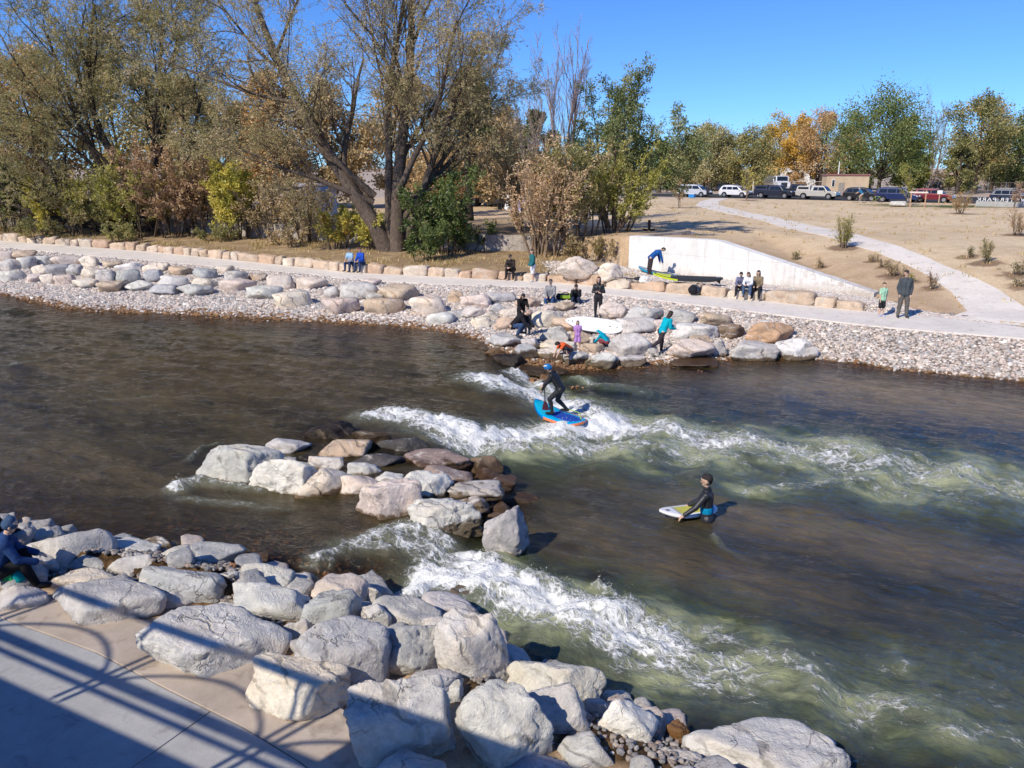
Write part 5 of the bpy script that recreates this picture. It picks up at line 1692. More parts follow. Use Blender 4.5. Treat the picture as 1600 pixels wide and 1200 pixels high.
    # --- row of trees behind the parking lot
    F = [(1030, 150, 9.5, 8.5, GREEN + LIME[:1], "green tree with yellow side at the end of the far row beside the elm", .1, 9),
         (1062, 185, 8, 9, OLIVE, "low olive tree behind the red cars", .1, 8),
         (1098, 170, 13, 15, WILLOW[:4], "grey-green willow behind the light pole and red cars", .12, 12),
         (1135, 176, 11.5, 11, OLIVE, "dusky olive tree between the grey-green willow and the yellow ones", .1, 9),
         (1172, 165, 12, 12, OLIVE[1:] + [(0.26, 0.22, 0.07)], "olive green round tree left of the orange house", .1, 11),
         (1212, 186, 15.5, 12, YELLOW[:3] + OLIVE[2:], "yellow-green tree in front of the orange house", .3, 10),
         (1246, 180, 15.5, 11, YELLOW, "golden yellow tree above the tanker truck", .2, 10),
         (1280, 172, 16.5, 12, ORANGE, "orange-brown half-bare tree beside the light pole", .18, 10),
         (1325, 178, 16, 12, GREEN[1:] + YELLOW[:1], "green tree with orange tips left of the big green one", .15, 10),
         (1372, 150, 17.5, 20, GREEN[1:] + [(0.16, 0.17, 0.05)], "biggest dark green tree, standing over the tan shed", .1, 18),
         (1422, 152, 9.5, 8, LIME[:2] + GREEN[2:], "light green small tree at the foot of the biggest tree", .08, 9),
         (1405, 168, 15, 11, GREEN, "dark tree at the right shoulder of the biggest tree", .15, 9),
         (1522, 150, 17.2, 13.5, OLIVE + [(0.30, 0.20, 0.07)], "tall olive and orange tree near the park sign", .2, 13),
         (1495, 140, 9.5, 5, OLIVE, "narrow olive tree standing before the maroon car's nose", .02, 9),
         (1580, 155, 14, 12, GREEN + OLIVE[2:3], "dark green tree at the right edge of the photo", .1, 12),
         (1640, 160, 14, 14, GREEN, "dark green tree just beyond the right edge", .1, 11),
         (1548, 172, 11, 10, OLIVE, "dusky tree between the tall olive tree and the edge tree", .1, 9)]
    for i, (u, Y, h, w, pal, lab, low, lumps) in enumerate(F):
        round_tree(at_depth(u, Y), 170 + i, "far_tree", lab, h, w, pal, .36, 17000 if w > 12 else 10000, low=low, lumps=lumps, trunk_r=.42)
    bare_tree(at_depth(1452, 165), 190, "bare_tree", "grey bare tree between the biggest and the tall olive tree", 15, (0.30, 0.25, 0.23), ang=.4, fan=3, pal=DRAB, leafn=2)
    bare_tree(at_depth(1447, 146), 191, "bare_tree", "slender pale crooked trunk beside the light green small tree", 9, (0.42, 0.36, 0.30), ang=.35, fan=1)
    bare_tree(at_depth(1275, 178), 192, "bare_tree", "dark branching tree inside the golden foliage", 14, (0.16, 0.12, 0.10), ang=.5, fan=2)
    # brush along the far fence
    for i, (u, Y, h, w, pal) in enumerate([(1040, 175, 3.2, 5, ORANGE), (1125, 182, 4, 6, OLIVE), (1190, 186, 4.2, 7, OLIVE), (1240, 178, 3.2, 6, ORANGE), (1345, 180, 4, 6, OLIVE), (1500, 182, 4.5, 7, ORANGE), (1560, 178, 4, 7, ORANGE), (1600, 165, 3, 6, RUST), (1085, 190, 5, 8, OLIVE), (1290, 186, 4, 8, DRAB), (1470, 176, 4, 7, DRAB)]):
        round_tree(at_depth(u, Y), 200 + i, "fence_brush", ["rusty orange brush patch along the far fence behind the red cars", "olive brush patch along the far fence below the grey-green willow", "olive brush patch along the far fence left of the tanker", "tan brush patch along the far fence right of the tanker", "olive brush patch along the far fence behind the tan shed", "orange brush patch along the far fence beside the far dark cars", "orange brush patch along the far fence behind the far black car", "russet brush patch at the right end of the far fence", "olive brush patch behind the light pole", "drab brush patch behind the second pole", "drab brush patch behind the pale crooked trunk"][i], h, w, pal, .35, 1800, low=.02, lumps=6, trunk_r=.12, cat="brush")
    # --- young planting on the field
    Y_ = [(1318, 388, 2.25, .95, LIME[:2] + OLIVE[2:], "columnar green sapling in a mulch ring between path and white wall", 9),
          (1500, 334, 2.6, 2.4, ORANGE + OLIVE[1:2], "rusty bush in a mulch ring below the maroon car", 9),
          (1592, 368, 2.2, 2.2, RUST, "russet bush at the photo's right edge on the field", 8),
          (1540, 412, 1.7, .9, OLIVE[1:] + RUST[:1], "thin grey-green shrub right of the fork path", 5),
          (1513, 402, .8, .7, OLIVE, "tiny shrub beside the thin grey-green one", 5),
          (1398, 432, 1.1, 1.3, LIME[:2] + DRAB[:1], "yellowish tuft behind the man in dark grey", 9),
          (1382, 418, .7, .7, OLIVE, "small green shrub uphill of the yellowish tuft", 6),
          (1364, 409, .7, .8, DRAB, "small drab shrub left of the fork path", 6),
          (1284, 419, .8, .7, DRAB + OLIVE[:1], "small shrub just behind the sloping white wall top", 5),
          (1242, 406, .8, .7, OLIVE[1:], "little green shrub at the shoulder of the white wall", 5),
          (1455, 452, 1.3, .6, RUST, "leafless reddish stems left of the fork path", 4),
          (1425, 440, .6, .6, LIME[:2], "small lime tuft by the fork path", 5),
          (1590, 430, 1.1, 1.1, OLIVE + RUST[:1], "small shrub at the lower right of the field", 6),
          (1595, 448, .6, .9, OLIVE, "low shrub below the right edge shrub", 5)]
    for i, (u, v, h, w, pal, lab, st) in enumerate(Y_):
        b = hit(u, v); b.z -= .02
        shrub(b, 230 + i, "young_shrub", lab, h * .75, w * .6, st, pal if h > 1.4 else DRAB[1:] + pal[:2], .08, 17 if h > 1.5 else 9, bark=(0.25, 0.19, 0.14), up=.30 if i == 0 else .06)
    for i, (u, v, h, lab, pal) in enumerate([(1062, 325, 4.2, "slender staked sapling with rusty leaves on a mound, before the silver van", RUST + LIME[:1]), (1168, 313, 5.2, "slender yellow-green sapling before the white car", LIME), (1420, 321, 4.5, "thin sapling with two wooden stakes before the navy car", LIME[:2] + OLIVE[1:2]), (1585, 325, 3.2, "bare thin sapling by the park sign", RUST)]):
        b = hit(u, v)
        shrub(b, 250 + i, "sapling", lab, h, .55, 2, pal, .14, 18, cat="sapling", bark=(0.32, 0.25, 0.2), up=.12)
    dry_grass()

def dry_grass():
    """dry grass tufts under the trees and along the mulch"""
    g = np.random.default_rng(5)
    n = 26000
    x = g.uniform(-48, 6.5, n)
    yu, ywl = ip(UPL, x), ip(WW, x)
    y = yu + .9 + (ywl - yu - .9) * g.random(n)
    dens = fbm(np.stack([x * .35, y * .35, 0 * x], 1), 3)
    keep = dens > -.05 + .25 * g.random(n)
    x, y = x[keep], y[keep]
    # sparse tufts over the open field
    m = 900
    cx, cy = g.uniform(8, 62, m), g.uniform(32, 104, m)
    ok = (cy > ip(WW, cx) + 1.0)
    cx, cy = cx[ok], cy[ok]
    k = g.integers(4, 14, len(cx))
    fx = np.repeat(cx, k) + g.normal(0, .12, k.sum()); fy = np.repeat(cy, k) + g.normal(0, .12, k.sum())
    x, y = np.concatenate([x, fx]), np.concatenate([y, fy])
    z = terrain(x, y)
    n = len(x)
    a = g.uniform(0, 6.28, n); h = g.uniform(.06, .26, n); w = g.uniform(.012, .03, n)
    lx, ly = np.cos(a), np.sin(a)
    t = g.uniform(.1, .7, n)
    P = np.stack([x, y, z], 1)
    s = np.stack([-ly, lx, 0 * a], 1) * w[:, None]
    tip = P + np.stack([lx * t * h, ly * t * h, h], 1)
    V = np.stack([P - s, P + s, tip], 1).reshape(-1, 3)
    pal = np.array([(0.38, 0.29, 0.14), (0.46, 0.36, 0.19), (0.30, 0.21, 0.10), (0.26, 0.24, 0.09)])
    C = pal[g.integers(0, 4, n)] * g.uniform(.75, 1.2, (n, 1))
    me = mesh_np("dry_grass", V, np.arange(n * 3).reshape(n, 3), False, col=np.repeat(C, 3, 0))
    tag(link("dry_grass", me, [MAT["leaf"]]), kind="stuff")
# ------------------------------------------------------------------ walls, plaza, bridge
def build_walls():
    # white retaining wall with sloping top
    A, B = WALL_A, WALL_B
    d = (B - A).normalized(); nrm = Vector((-d.y, d.x, 0))
    m = MB()
    ks = [0, .09, .18, .27, .36, .41, .5, .6, .7, .8, .9, 1.0]
    L = (B - A).length
    rows = []
    for k in ks:
        p = A + d * (L * k)
        f = p - nrm * 0.10; b = p + nrm * 0.58
        zt = float(wall_top(k))
        rows.append([(f.x, f.y, 0.6), (f.x, f.y, zt), (b.x, b.y, zt + .01), (b.x, b.y, 0.6)])
    V = [v for r in rows for v in r]
    F = []
    for i in range(len(rows) - 1):
        for j in range(3):
            F.append((i * 4 + j, i * 4 + j + 1, (i + 1) * 4 + j + 1, (i + 1) * 4 + j))
    F.append((0, 1, 2, 3)); F.append(tuple((len(rows) - 1) * 4 + j for j in (3, 2, 1, 0)))
    m.add(V, F)
    # return leg at the upstream end
    w = thing("retaining_wall", "long white retaining wall whose top slopes down to the path, behind the boards", "wall", (A.x, A.y, 0.6))
    o = m.build("wall_face", MAT["whitewall"], w, bevel=.02)
    o.location = (-A.x, -A.y, -0.6)
    q = MB()
    f0 = A - nrm * 0.09; 
    back = A + nrm * 4.5 + d * 0.9
    z0 = float(wall_top(0))
    ring = []
    c0 = A + nrm * .60 ; c1 = back
    e = d * 0.34
    q.add([(c0.x, c0.y, .8), ((c0 + e).x, (c0 + e).y, .8), ((c1 + e).x, (c1 + e).y, .8), (c1.x, c1.y, .8),
           (c0.x, c0.y, z0 - .004), ((c0 + e).x, (c0 + e).y, z0 - .004), ((c1 + e).x, (c1 + e).y, z0 + .1), (c1.x, c1.y, z0 + .1)],
          [(3, 2, 1, 0), (4, 5, 6, 7), (0, 1, 5, 4), (1, 2, 6, 5), (2, 3, 7, 6), (3, 0, 4, 7)])
    o = q.build("wall_return", MAT["lowwall"], w)
    o.location = (-A.x, -A.y, -0.6)
    # metal hatch plate and post on the ground behind the wall
    c = hit(1066, 365)
    mb = MB(); mb.box((c.x, c.y, c.z + .03), (1.0, 1.4, .06), rz=-.7)
    tag(mb.build("hatch_plate", MAT["metal"], color=(.42, .42, .43), bevel=.01), "flat grey metal plate on the soil behind the white wall", "plate")
    # old low concrete wall under the trees, in lengths
    segs = [(-160, 60, "old low concrete wall length at the upstream end of the thicket"), (66, 292, "old low concrete wall length hidden by shrubs under the wide willow"), (296, 388, "bright low concrete wall length right of the russet shrubs"), (392, 520, "low concrete wall length behind the drab shrubs"),
            (524, 600, "low concrete wall length left of the great willow trunks"), (690, 836, "sunlit whitish low wall length between green shrub and straw thicket"), (840, 905, "low wall length hidden in the olive thicket")]
    for u0, u1, lab in segs:
        m = MB()
        xs = [at_depth_lw(u0), at_depth_lw(u1)]
        xa = np.linspace(xs[0], xs[1], 6)
        pts = [Vector((x, float(ip(LWALL, x)), 0)) for x in xa]
        V, F = [], []
        for i, p in enumerate(pts):
            dd = (pts[min(i + 1, 5)] - pts[max(i - 1, 0)]).normalized(); nn = Vector((-dd.y, dd.x, 0))
            f = p - nn * .12; b = p + nn * .60
            zt = float(ip(WW, p.x, 3)) + .12
            V += [(f.x, f.y, 1.2), (f.x, f.y, zt), (b.x, b.y, zt), (b.x, b.y, 1.2)]
        for i in range(5):
            for j in range(3): F.append((i * 4 + j, i * 4 + j + 1, i * 4 + 5 + j, i * 4 + 4 + j))
        F += [(0, 1, 2, 3), (23, 22, 21, 20)]
        m.add(V, F)
        o = m.build("low_wall", MAT["lowwall"], bevel=.02)
        if 690 <= u0 < 840 or 296 <= u0 < 390:
            pass
        tag(o, lab, "low wall", "old low concrete walls under the trees")

def at_depth_lw(u):
    """x where photo column u crosses the low wall line"""
    xs = np.linspace(-70, 10, 1600)
    ys = ip(LWALL, xs)
    t = ys * CT - (2.0 - HCAM) * ST
    us = 800 + FPX * xs / t
    return float(np.interp(u, us, xs))

BR_D = Vector((0.89, -0.456, 0)).normalized()
BR_N = Vector((-BR_D.y, BR_D.x, 0))

def build_plaza():
    z = Z_PLAT
    # upper slab: outer edge runs under the boulders
    edge = [(-460, 900), (-200, 895), (0, 905), (60, 925), (150, 955), (260, 975), (360, 1005), (430, 1045), (500, 1090), (560, 1120), (610, 1165), (640, 1215), (650, 1290)]
    seam = [(-460, 905), (-200, 920), (-60, 942), (60, 985), (150, 1018), (260, 1075), (380, 1135), (470, 1190), (560, 1260), (640, 1330)]
    E = [at_z(u, v, z) for u, v in edge]; S = [at_z(u, v, z) for u, v in seam]
    def slab(name, pts, top, mat, kind="structure"):
        m = MB()
        m.prism([(p.x, p.y) for p in pts], top - .35, top)
        o = m.build(name, MAT[mat], bevel=.012)
        return tag(o, kind=kind)
    slab("plaza_pavement", E + [p - Vector((0.012, 0.02, 0)) * 0 for p in reversed(S)], z, "plaza_concrete")
    # lower path slabs, joints cut between them
    off = -BR_N
    gap = 0.012
    S2 = [p + off * gap for p in S]
    far = [p + off * 5.5 for p in S]
    # joint crosses at photo (325,1110)-(200,1200)
    J = [0, 1, 3, None]
    a = at_z(330, 1110, z); b = at_z(190, 1210, z)
    jd = (b - a).normalized()
    def split(ptsN, ptsF):
        return ptsN + list(reversed(ptsF))
    # parameter of a on S2
    import bisect
    si = 6
    A1 = S2[:si] + [a + off * gap]; A2 = [a + off * gap] + S2[si:]
    af = a + jd * 5.5
    w = BR_D * .006
    slab("lower_pavement", A1[:-1] + [A1[-1] - w] + [af - w] + list(reversed(far[:si - 1])), z - .004, "lower_concrete")
    slab("lower_pavement", [A2[0] + w] + A2[1:] + list(reversed(far[si + 1:])) + [af + w], z - .004, "lower_concrete")

def build_bridge():
    """the footbridge the picture is taken from: its deck and railing stand behind and beside the camera and throw the shadows on the plaza"""
    ztop, zmid, zdeck = 6.42, 5.42, 5.12
    root = thing("footbridge", "steel footbridge with arched railing that the view is taken from", "bridge", (0, 0, zdeck), 0)
    base = -BR_N * 0.10
    ang = math.atan2(BR_D.y, BR_D.x)
    def P(s, off, z):
        q = base + BR_D * s - BR_N * off
        return Vector((q.x, q.y, z - zdeck))
    s0, s1 = -34, 13
    m = MB(); m.box(P((s0 + s1) / 2, 1.95, zdeck - .14), (s1 - s0, 3.5, .24), rz=ang); m.build("deck", MAT["lower_concrete"], root)
    for off in (.42, 3.5):
        m = MB(); m.box(P((s0 + s1) / 2, off, zdeck - .62), (s1 - s0, .22, .7), rz=ang); m.build("girder", MAT["paint"], root, (.16, .13, .10))
    for off in (0.0, 3.85):
        rl = link("railing", MB().box(P((s0 + s1) / 2, off, ztop), (s1 - s0, .09, .07), rz=ang).mesh("railing"), [MAT["paint"]], root, (.12, .10, .085))
        m = MB(); m.box(P((s0 + s1) / 2, off, zmid), (s1 - s0, .08, .10), rz=ang); m.build("bottom_rail", MAT["paint"], rl, (.12, .10, .085))
        m = MB(); m.box(P((s0 + s1) / 2, off + .02, zmid - .17), (s1 - s0, .05, .05), rz=ang); m.build("toe_rail", MAT["paint"], rl, (.12, .10, .085))
        if off == 0.0:
            m = MB(); m.box(P(-5.3, -.05, (ztop + zmid) / 2 + .02), (2.8, .02, ztop - zmid - .02), rz=ang); m.build("panel", MAT["paint"], rl, (.30, .30, .30))  # unseen panel, added for the shadow it throws on the near boulders
        s = s0 + .6
        k = 0
        while s < s1:
            for ds in (-.07, .07):
                m = MB(); m.box(P(s + ds, off, (ztop + zdeck) / 2 - .1), (.05, .06, ztop - zdeck + .1), rz=ang); m.build("post", MAT["paint"], rl, (.12, .10, .085))
            pts = []
            for j in range(13):
                t = j / 12
                pts.append(P(s + .15 + t * 2.3, off, zmid + .06 + .46 * math.sin(math.pi * t) ** .8))
            m = MB(); m.tube(pts, .026, 6); m.build("arch_bar", MAT["paint"], rl, (.12, .10, .085))
            s += 2.6; k += 1
    # an abutment on the near bank carries it
    c = P(-16, 1.95, 0)
    m = MB(); m.box((c.x, c.y, (zdeck - .98 + .2) / 2 - zdeck), (1.2, 3.9, zdeck - .98 - .2), rz=ang); m.build("pier", MAT["lower_concrete"], root)
    c = P(11.5, 1.95, 0)
    m = MB(); m.box((c.x, c.y, (zdeck - .98 - 1.2) / 2 - zdeck), (1.0, 3.9, zdeck - .98 + 1.2), rz=ang); m.build("pier", MAT["lower_concrete"], root)
# ------------------------------------------------------------------ people
def capsule_np(a, b, r0, r1, n=10, m=4):
    """closed tapered capsule as arrays"""
    a, b = np.array(a, float), np.array(b, float)
    d = b - a; L = np.linalg.norm(d)
    d = d / L if L > 1e-6 else np.array([0, 0, 1.0])
    ref = np.array([0, 0, 1.0]) if abs(d[2]) < .9 else np.array([1.0, 0, 0])
    u = np.cross(d, ref); u /= np.linalg.norm(u); v = np.cross(d, u)
    th = np.arange(n) * 2 * np.pi / n
    circ = np.cos(th)[:, None] * u + np.sin(th)[:, None] * v
    V = [a - d * r0]
    for k in range(1, m + 1):
        f = -math.pi / 2 + (math.pi / 2) * k / m
        V.extend(a + d * r0 * math.sin(f) + circ * r0 * math.cos(f))
    for k in range(m + 1):
        f = (math.pi / 2) * k / (m + 0.0) * .999
        if k == m: break
        V.extend(b + d * r1 * math.sin(f) + circ * r1 * math.cos(f))
    V.append(b + d * r1)
    V = np.array(V)
    rings = 2 * m
    F = []
    for j in range(n):
        F.append((0, 1 + (j + 1) % n, 1 + j))
    for r in range(rings - 1):
        for j in range(n):
            p, q = 1 + r * n + j, 1 + r * n + (j + 1) % n
            F.append((p, q, q + n)); F.append((p, q + n, p + n))
    e = len(V) - 1
    for j in range(n):
        F.append((e, 1 + (rings - 1) * n + j, 1 + (rings - 1) * n + (j + 1) % n))
    return V, np.array(F)

def blob(name, caps, voxel, smooth_it=3):
    """one continuous surface grown over a set of tapered capsules (a, b, r0, r1)"""
    V, F, b = [], [], 0
    for c in caps:
        v, f = capsule_np(*c)
        V.append(v); F.append(f + b); b += len(v)
    me = mesh_np(name + "_src", np.concatenate(V), np.concatenate(F), True)
    o = bpy.data.objects.new(name + "_src", me)
    COL.objects.link(o)
    md = o.modifiers.new("r", 'REMESH'); md.mode = 'VOXEL'; md.voxel_size = voxel; md.use_smooth_shade = True
    sm = o.modifiers.new("s", 'SMOOTH'); sm.factor = .5; sm.iterations = smooth_it
    dg = bpy.context.evaluated_depsgraph_get()
    out = bpy.data.meshes.new_from_object(o.evaluated_get(dg))
    bpy.data.objects.remove(o); bpy.data.meshes.remove(me)
    out.name = name
    for p in out.polygons: p.use_smooth = True
    return out

def V3(*a): return np.array(a, float)
def unit(v):
    v = np.array(v, float); return v / (np.linalg.norm(v) + 1e-9)

POSES = {
 'stand': dict(t=(0, .03, 1), hd=(0, .05, 1), ua=((-.16, 0, -1), (.16, 0, -1)), fa=((-.05, .25, -1), (.05, .25, -1)), th=((-.05, .02, -1), (.05, .02, -1)), sh=((-.02, -.04, -1), (.02, -.04, -1))),
 'pockets': dict(t=(0, .0, 1), hd=(.1, .1, 1), ua=((-.26, -.15, -1), (.26, -.15, -1)), fa=((.2, .35, -1), (-.2, .35, -1)), th=((-.1, .02, -1), (.1, .02, -1)), sh=((-.06, -.03, -1), (.06, -.03, -1))),
 'walk': dict(t=(0, .06, 1), hd=(0, .15, 1), ua=((-.15, .2, -1), (.15, -.1, -1)), fa=((0, .6, -.8), (.0, .5, -.9)), th=((-.05, .2, -1), (.05, -.15, -1)), sh=((-.02, -.05, -1), (.02, -.25, -1))),
 'arms_crossed': dict(t=(0, 0, 1), hd=(0, .08, 1), ua=((-.3, .15, -1), (.3, .15, -1)), fa=((.95, .45, .15), (-.95, .42, -.05)), th=((-.05, .0, -1), (.05, .0, -1)), sh=((0, -.03, -1), (0, -.03, -1))),
 'sit': dict(t=(0, .22, 1), hd=(0, .2, 1), ua=((-.18, .35, -1), (.18, .35, -1)), fa=((.35, .85, -.3), (-.35, .85, -.3)), th=((-.16, 1, .02), (.16, 1, .02)), sh=((-.02, .03, -1), (.02, .03, -1)), seat=True),
 'sit_hunched': dict(t=(0, .55, 1), hd=(0, .6, 1), ua=((-.2, .55, -1), (.2, .55, -1)), fa=((.45, .75, -.1), (-.45, .75, -.1)), th=((-.2, 1, .1), (.2, 1, .1)), sh=((-.05, .1, -1), (.05, .1, -1)), seat=True),
 'sit_face': dict(t=(0, .5, 1), hd=(0, .7, .9), ua=((-.15, .8, -.7), (.15, .8, -.7)), fa=((.25, .25, 1), (-.25, .25, 1)), th=((-.15, 1, .35), (.15, 1, .35)), sh=((-.05, -.05, -1), (.05, -.05, -1)), seat=True),
 'bend': dict(t=(0, .92, .62), hd=(0, .9, .25), ua=((-.12, .3, -1), (.12, .3, -1)), fa=((0, .25, -1), (0, .25, -1)), th=((-.06, -.12, -1), (.06, -.08, -1)), sh=((-.02, .02, -1), (.02, -.02, -1))),
 'crouch': dict(t=(0, .75, .75), hd=(0, .9, .4), ua=((-.15, .6, -.9), (.15, .6, -.9)), fa=((.2, .7, -.6), (-.2, .7, -.6)), th=((-.3, .95, .25), (.3, .95, .15)), sh=((0, -.5, -.9), (0, -.5, -.9))),
 'crouch_reach': dict(t=(-.2, .85, .45), hd=(-.1, .95, .2), ua=((-.4, .75, -.7), (.25, .5, -.8)), fa=((-.2, .6, -.8), (-.1, .5, -.9)), th=((-.4, .9, .3), (.4, .8, .35)), sh=((0, -.45, -.9), (0, -.5, -.9))),
 'run': dict(t=(0, .55, .85), hd=(0, .5, .9), ua=((-.15, .6, -.8), (.2, -.1, -1)), fa=((.1, .9, -.3), (-.1, .9, -.2)), th=((-.05, .25, -1), (.05, -.5, -.9)), sh=((0, -.05, -1), (0, -.9, -.45))),
 'lean_over': dict(t=(0, .45, .9), hd=(0, .7, .75), ua=((-.15, .5, -.9), (.15, .5, -.9)), fa=((.2, .8, -.4), (-.2, .8, -.4)), th=((-.1, .3, -1), (.1, .3, -1)), sh=((0, -.3, -1), (0, -.3, -1))),
 'surf': dict(t=(-.12, .48, .88), hd=(-.25, .55, .8), ua=((-.1, .5, -.85), (.2, .45, -.9)), fa=((.25, .55, -.85), (-.25, .75, -.5)), th=((-.18, .75, -.75), (.2, .35, -1)), sh=((.02, -.22, -1), (.2, -.75, -.75))),
 'cycle': dict(t=(0, .62, .78), hd=(0, .5, .9), ua=((-.15, .8, -.65), (.15, .8, -.65)), fa=((0, .8, -.55), (0, .8, -.55)), th=((-.06, .7, -.75), (.06, .35, -1)), sh=((0, -.25, -1), (0, -.35, -1)), seat=True),
 'wade': dict(t=(0, .05, 1), hd=(-.15, .1, 1), ua=((-.35, .6, -.8), (.25, .45, -.9)), fa=((-.2, .75, -.6), (.1, .7, -.5)), th=((-.08, .0, -1), (.08, .0, -1)), sh=((0, 0, -1), (0, 0, -1))),
 'squat_sit': dict(t=(0, .4, .95), hd=(0.1, .4, 1), ua=((-.2, .45, -.9), (.2, .45, -.9)), fa=((.2, .8, -.35), (-.2, .8, -.35)), th=((-.25, .95, .4), (.25, .95, .4)), sh=((0, .3, -1), (0, .3, -1)), seat=True),
}

def person(label, loc, rz, H, pose, skin=(.55, .36, .26), top=(.1, .1, .1), legs=(.05, .05, .07), shoes=(.05, .05, .05), hair=(.05, .035, .025), sleeve='long', leg='long', long_hair=False, cap=None, beanie=None, helmet=None, hood=None, wetsuit=None, vox=.014, band=None, extra=None, group=None, build=1.0):
    P = dict(POSES[pose]) if isinstance(pose, str) else pose
    h = H
    td = unit(P['t'])
    X = V3(1, 0, 0)
    pel = V3(0, 0, 0)
    b = build
    waist = pel + unit(td * .8 + V3(0, 0, .2)) * .11 * h
    chest = waist + td * .13 * h
    neck = chest + unit(td + .25 * unit(P['hd'])) * .10 * h
    hd = unit(P['hd'])
    hc = neck + hd * .095 * h          # head centre
    fw = unit(V3(0, 1, 0) + P.get('look', V3(0, 0, 0)) - hd * (V3(0, 1, 0) @ hd) * .8)
    sho = [neck - td * .045 * h + X * s * .094 * h * b for s in (-1, 1)]
    hip = [pel + X * s * .050 * h for s in (-1, 1)]
    el, wr, kn, an = [], [], [], []
    for i in (0, 1):
        e = sho[i] + unit(P['ua'][i]) * .172 * h; el.append(e)
        wr.append(e + unit(P['fa'][i]) * .150 * h)
        k = hip[i] + unit(P['th'][i]) * .245 * h; kn.append(k)
        an.append(k + unit(P['sh'][i]) * .235 * h)
    toe = []
    for i in (0, 1):
        f = V3(.12 * (-1 if i == 0 else 1), 1, -.12)
        if P['sh'][i][2] > -.6: f = V3(0, .35, -1)
        toe.append(an[i] + unit(f) * .105 * h + V3(0, 0, -.012 * h))
    def torso(x):
        c = []
        for s in (-1, 1):
            c.append((hip[0 if s < 0 else 1] + V3(0, -.012 * h, 0), pel + td * .03 * h + X * s * .03 * h, (.062 * b + x) * h, (.062 * b + x) * h))
            c.append((pel + X * s * .035 * h, waist + X * s * .030 * h, (.064 * b + x) * h, (.056 * b + x) * h))
            c.append((waist + X * s * .030 * h, chest + X * s * .042 * h * b, (.056 * b + x) * h, (.063 * b + x) * h))
            c.append((chest + X * s * .045 * h * b, sho[0 if s < 0 else 1] - td * .005 * h, (.060 * b + x) * h, (.038 + x) * h))
        c.append((chest, neck - td * .02 * h, (.055 * b + x) * h, (.034 + x) * h))
        return c
    def arm(i, x, upto=1.0):
        c = [(sho[i], el[i], (.033 + x) * h, (.026 + x) * h)]
        if upto <= .5:
            m = sho[i] + (el[i] - sho[i]) * upto * 1.6
            return [(sho[i], m, (.036 + x) * h, (.032 + x) * h)]
        c.append((el[i], wr[i] - (wr[i] - el[i]) * .06, (.026 + x) * h, (.019 + x) * h))
        return c
    def legc(i, x, upto=1.0):
        c = []
        if upto < .6:
            m = hip[i] + (kn[i] - hip[i]) * .92
            return [(hip[i], m, (.054 + x) * h, (.046 + x * 1.4) * h)]
        c.append((hip[i], kn[i], (.053 + x) * h, (.036 + x) * h))
        calf = kn[i] + (an[i] - kn[i]) * .3 + V3(0, -.012 * h, 0)
        c.append((kn[i], calf, (.036 + x) * h, (.034 + x) * h)); c.append((calf, an[i] - (an[i] - kn[i]) * .04, (.034 + x) * h, (.023 + x) * h))
        return c
    caps = torso(0)
    for i in (0, 1):
        caps += arm(i, 0) + legc(i, 0)
        caps.append((el[i], wr[i], .024 * h, .016 * h))
        caps.append((an[i], an[i] + V3(0, -.02 * h, -.012 * h), .023 * h, .022 * h))
        caps.append((an[i] + V3(0, -.015 * h, -.015 * h), toe[i], .022 * h, .016 * h))
        # hand: palm, four unequal bent fingers, thumb off its side
        fd = unit(P['fa'][i]); sd = unit(np.cross(fd, V3(0, 0, 1)) + V3(1e-3, 0, 0)); nd = np.cross(sd, fd)
        pl = wr[i] + fd * .042 * h
        for q in (-.011, 0, .011):
            caps.append((wr[i] + fd * .006 * h + sd * q * .6 * h, pl + sd * q * h, .0125 * h, .0115 * h))
        for q, L in zip((-.0175, -.006, .006, .0175), (.85, 1.0, .95, .75)):
            k1 = pl + sd * q * h + unit(fd + nd * -.25) * .026 * h * L
            k2 = k1 + unit(fd - nd * .9) * .022 * h * L
            caps.append((pl + sd * q * h, k1, .0062 * h, .0058 * h)); caps.append((k1, k2, .0058 * h, .0050 * h))
        ts = 1 if i == 0 else -1
        tb = wr[i] + fd * .018 * h + sd * .014 * ts * h
        caps.append((tb, tb + unit(fd * .7 + sd * .8 * ts - nd * .3) * .032 * h, .0075 * h, .0058 * h))
    # neck and head
    caps.append((neck - hd * .03 * h, hc - hd * .03 * h, .033 * h, .030 * h))
    rt = unit(np.cross(fw, hd))
    caps.append((hc + hd * .018 * h - fw * .010 * h, hc + hd * .020 * h + fw * .006 * h, .054 * h, .050 * h))      # cranium
    caps.append((hc - hd * .022 * h + fw * .012 * h, hc - hd * .040 * h + fw * .022 * h, .041 * h, .028 * h))        # jaw
    caps.append((hc + hd * .010 * h + fw * .046 * h, hc - hd * .014 * h + fw * .058 * h, .006 * h, .0095 * h))        # nose
    for s in (-1, 1):
        caps.append((hc + rt * s * .047 * h + hd * .004 * h - fw * .002 * h, hc + rt * s * .048 * h - hd * .014 * h - fw * .002 * h, .010 * h, .008 * h))
    # ground the figure
    if P.get('seat'):
        low = -.075 * h
    else:
        low = min(min(a[2] - .035 * h, t[2] - .018 * h) for a, t in zip(an, toe))
    T = thing("person", label, "person", loc, rz, group)
    def put(name, c, mat, color, vx=vox, sm=3, parent=T):
        o = link(name, blob(name, c, vx, sm), [MAT[mat]], parent, color)
        o.location = (0, 0, -low) if parent is T else (0, 0, 0)
        return o
    body = put("body", caps, "skin", skin)
    for s in (-1, 1):
        e = hc + rt * s * .018 * h + hd * .012 * h + fw * .0525 * h
        v, f = capsule_np(e, e + fw * .0008, .0062 * h, .0062 * h, 8, 3)
        eo = link("eye", mesh_np("eye", v, f), [MAT["gloss"]], T, (.03, .025, .02)); eo.location = (0, 0, -low)
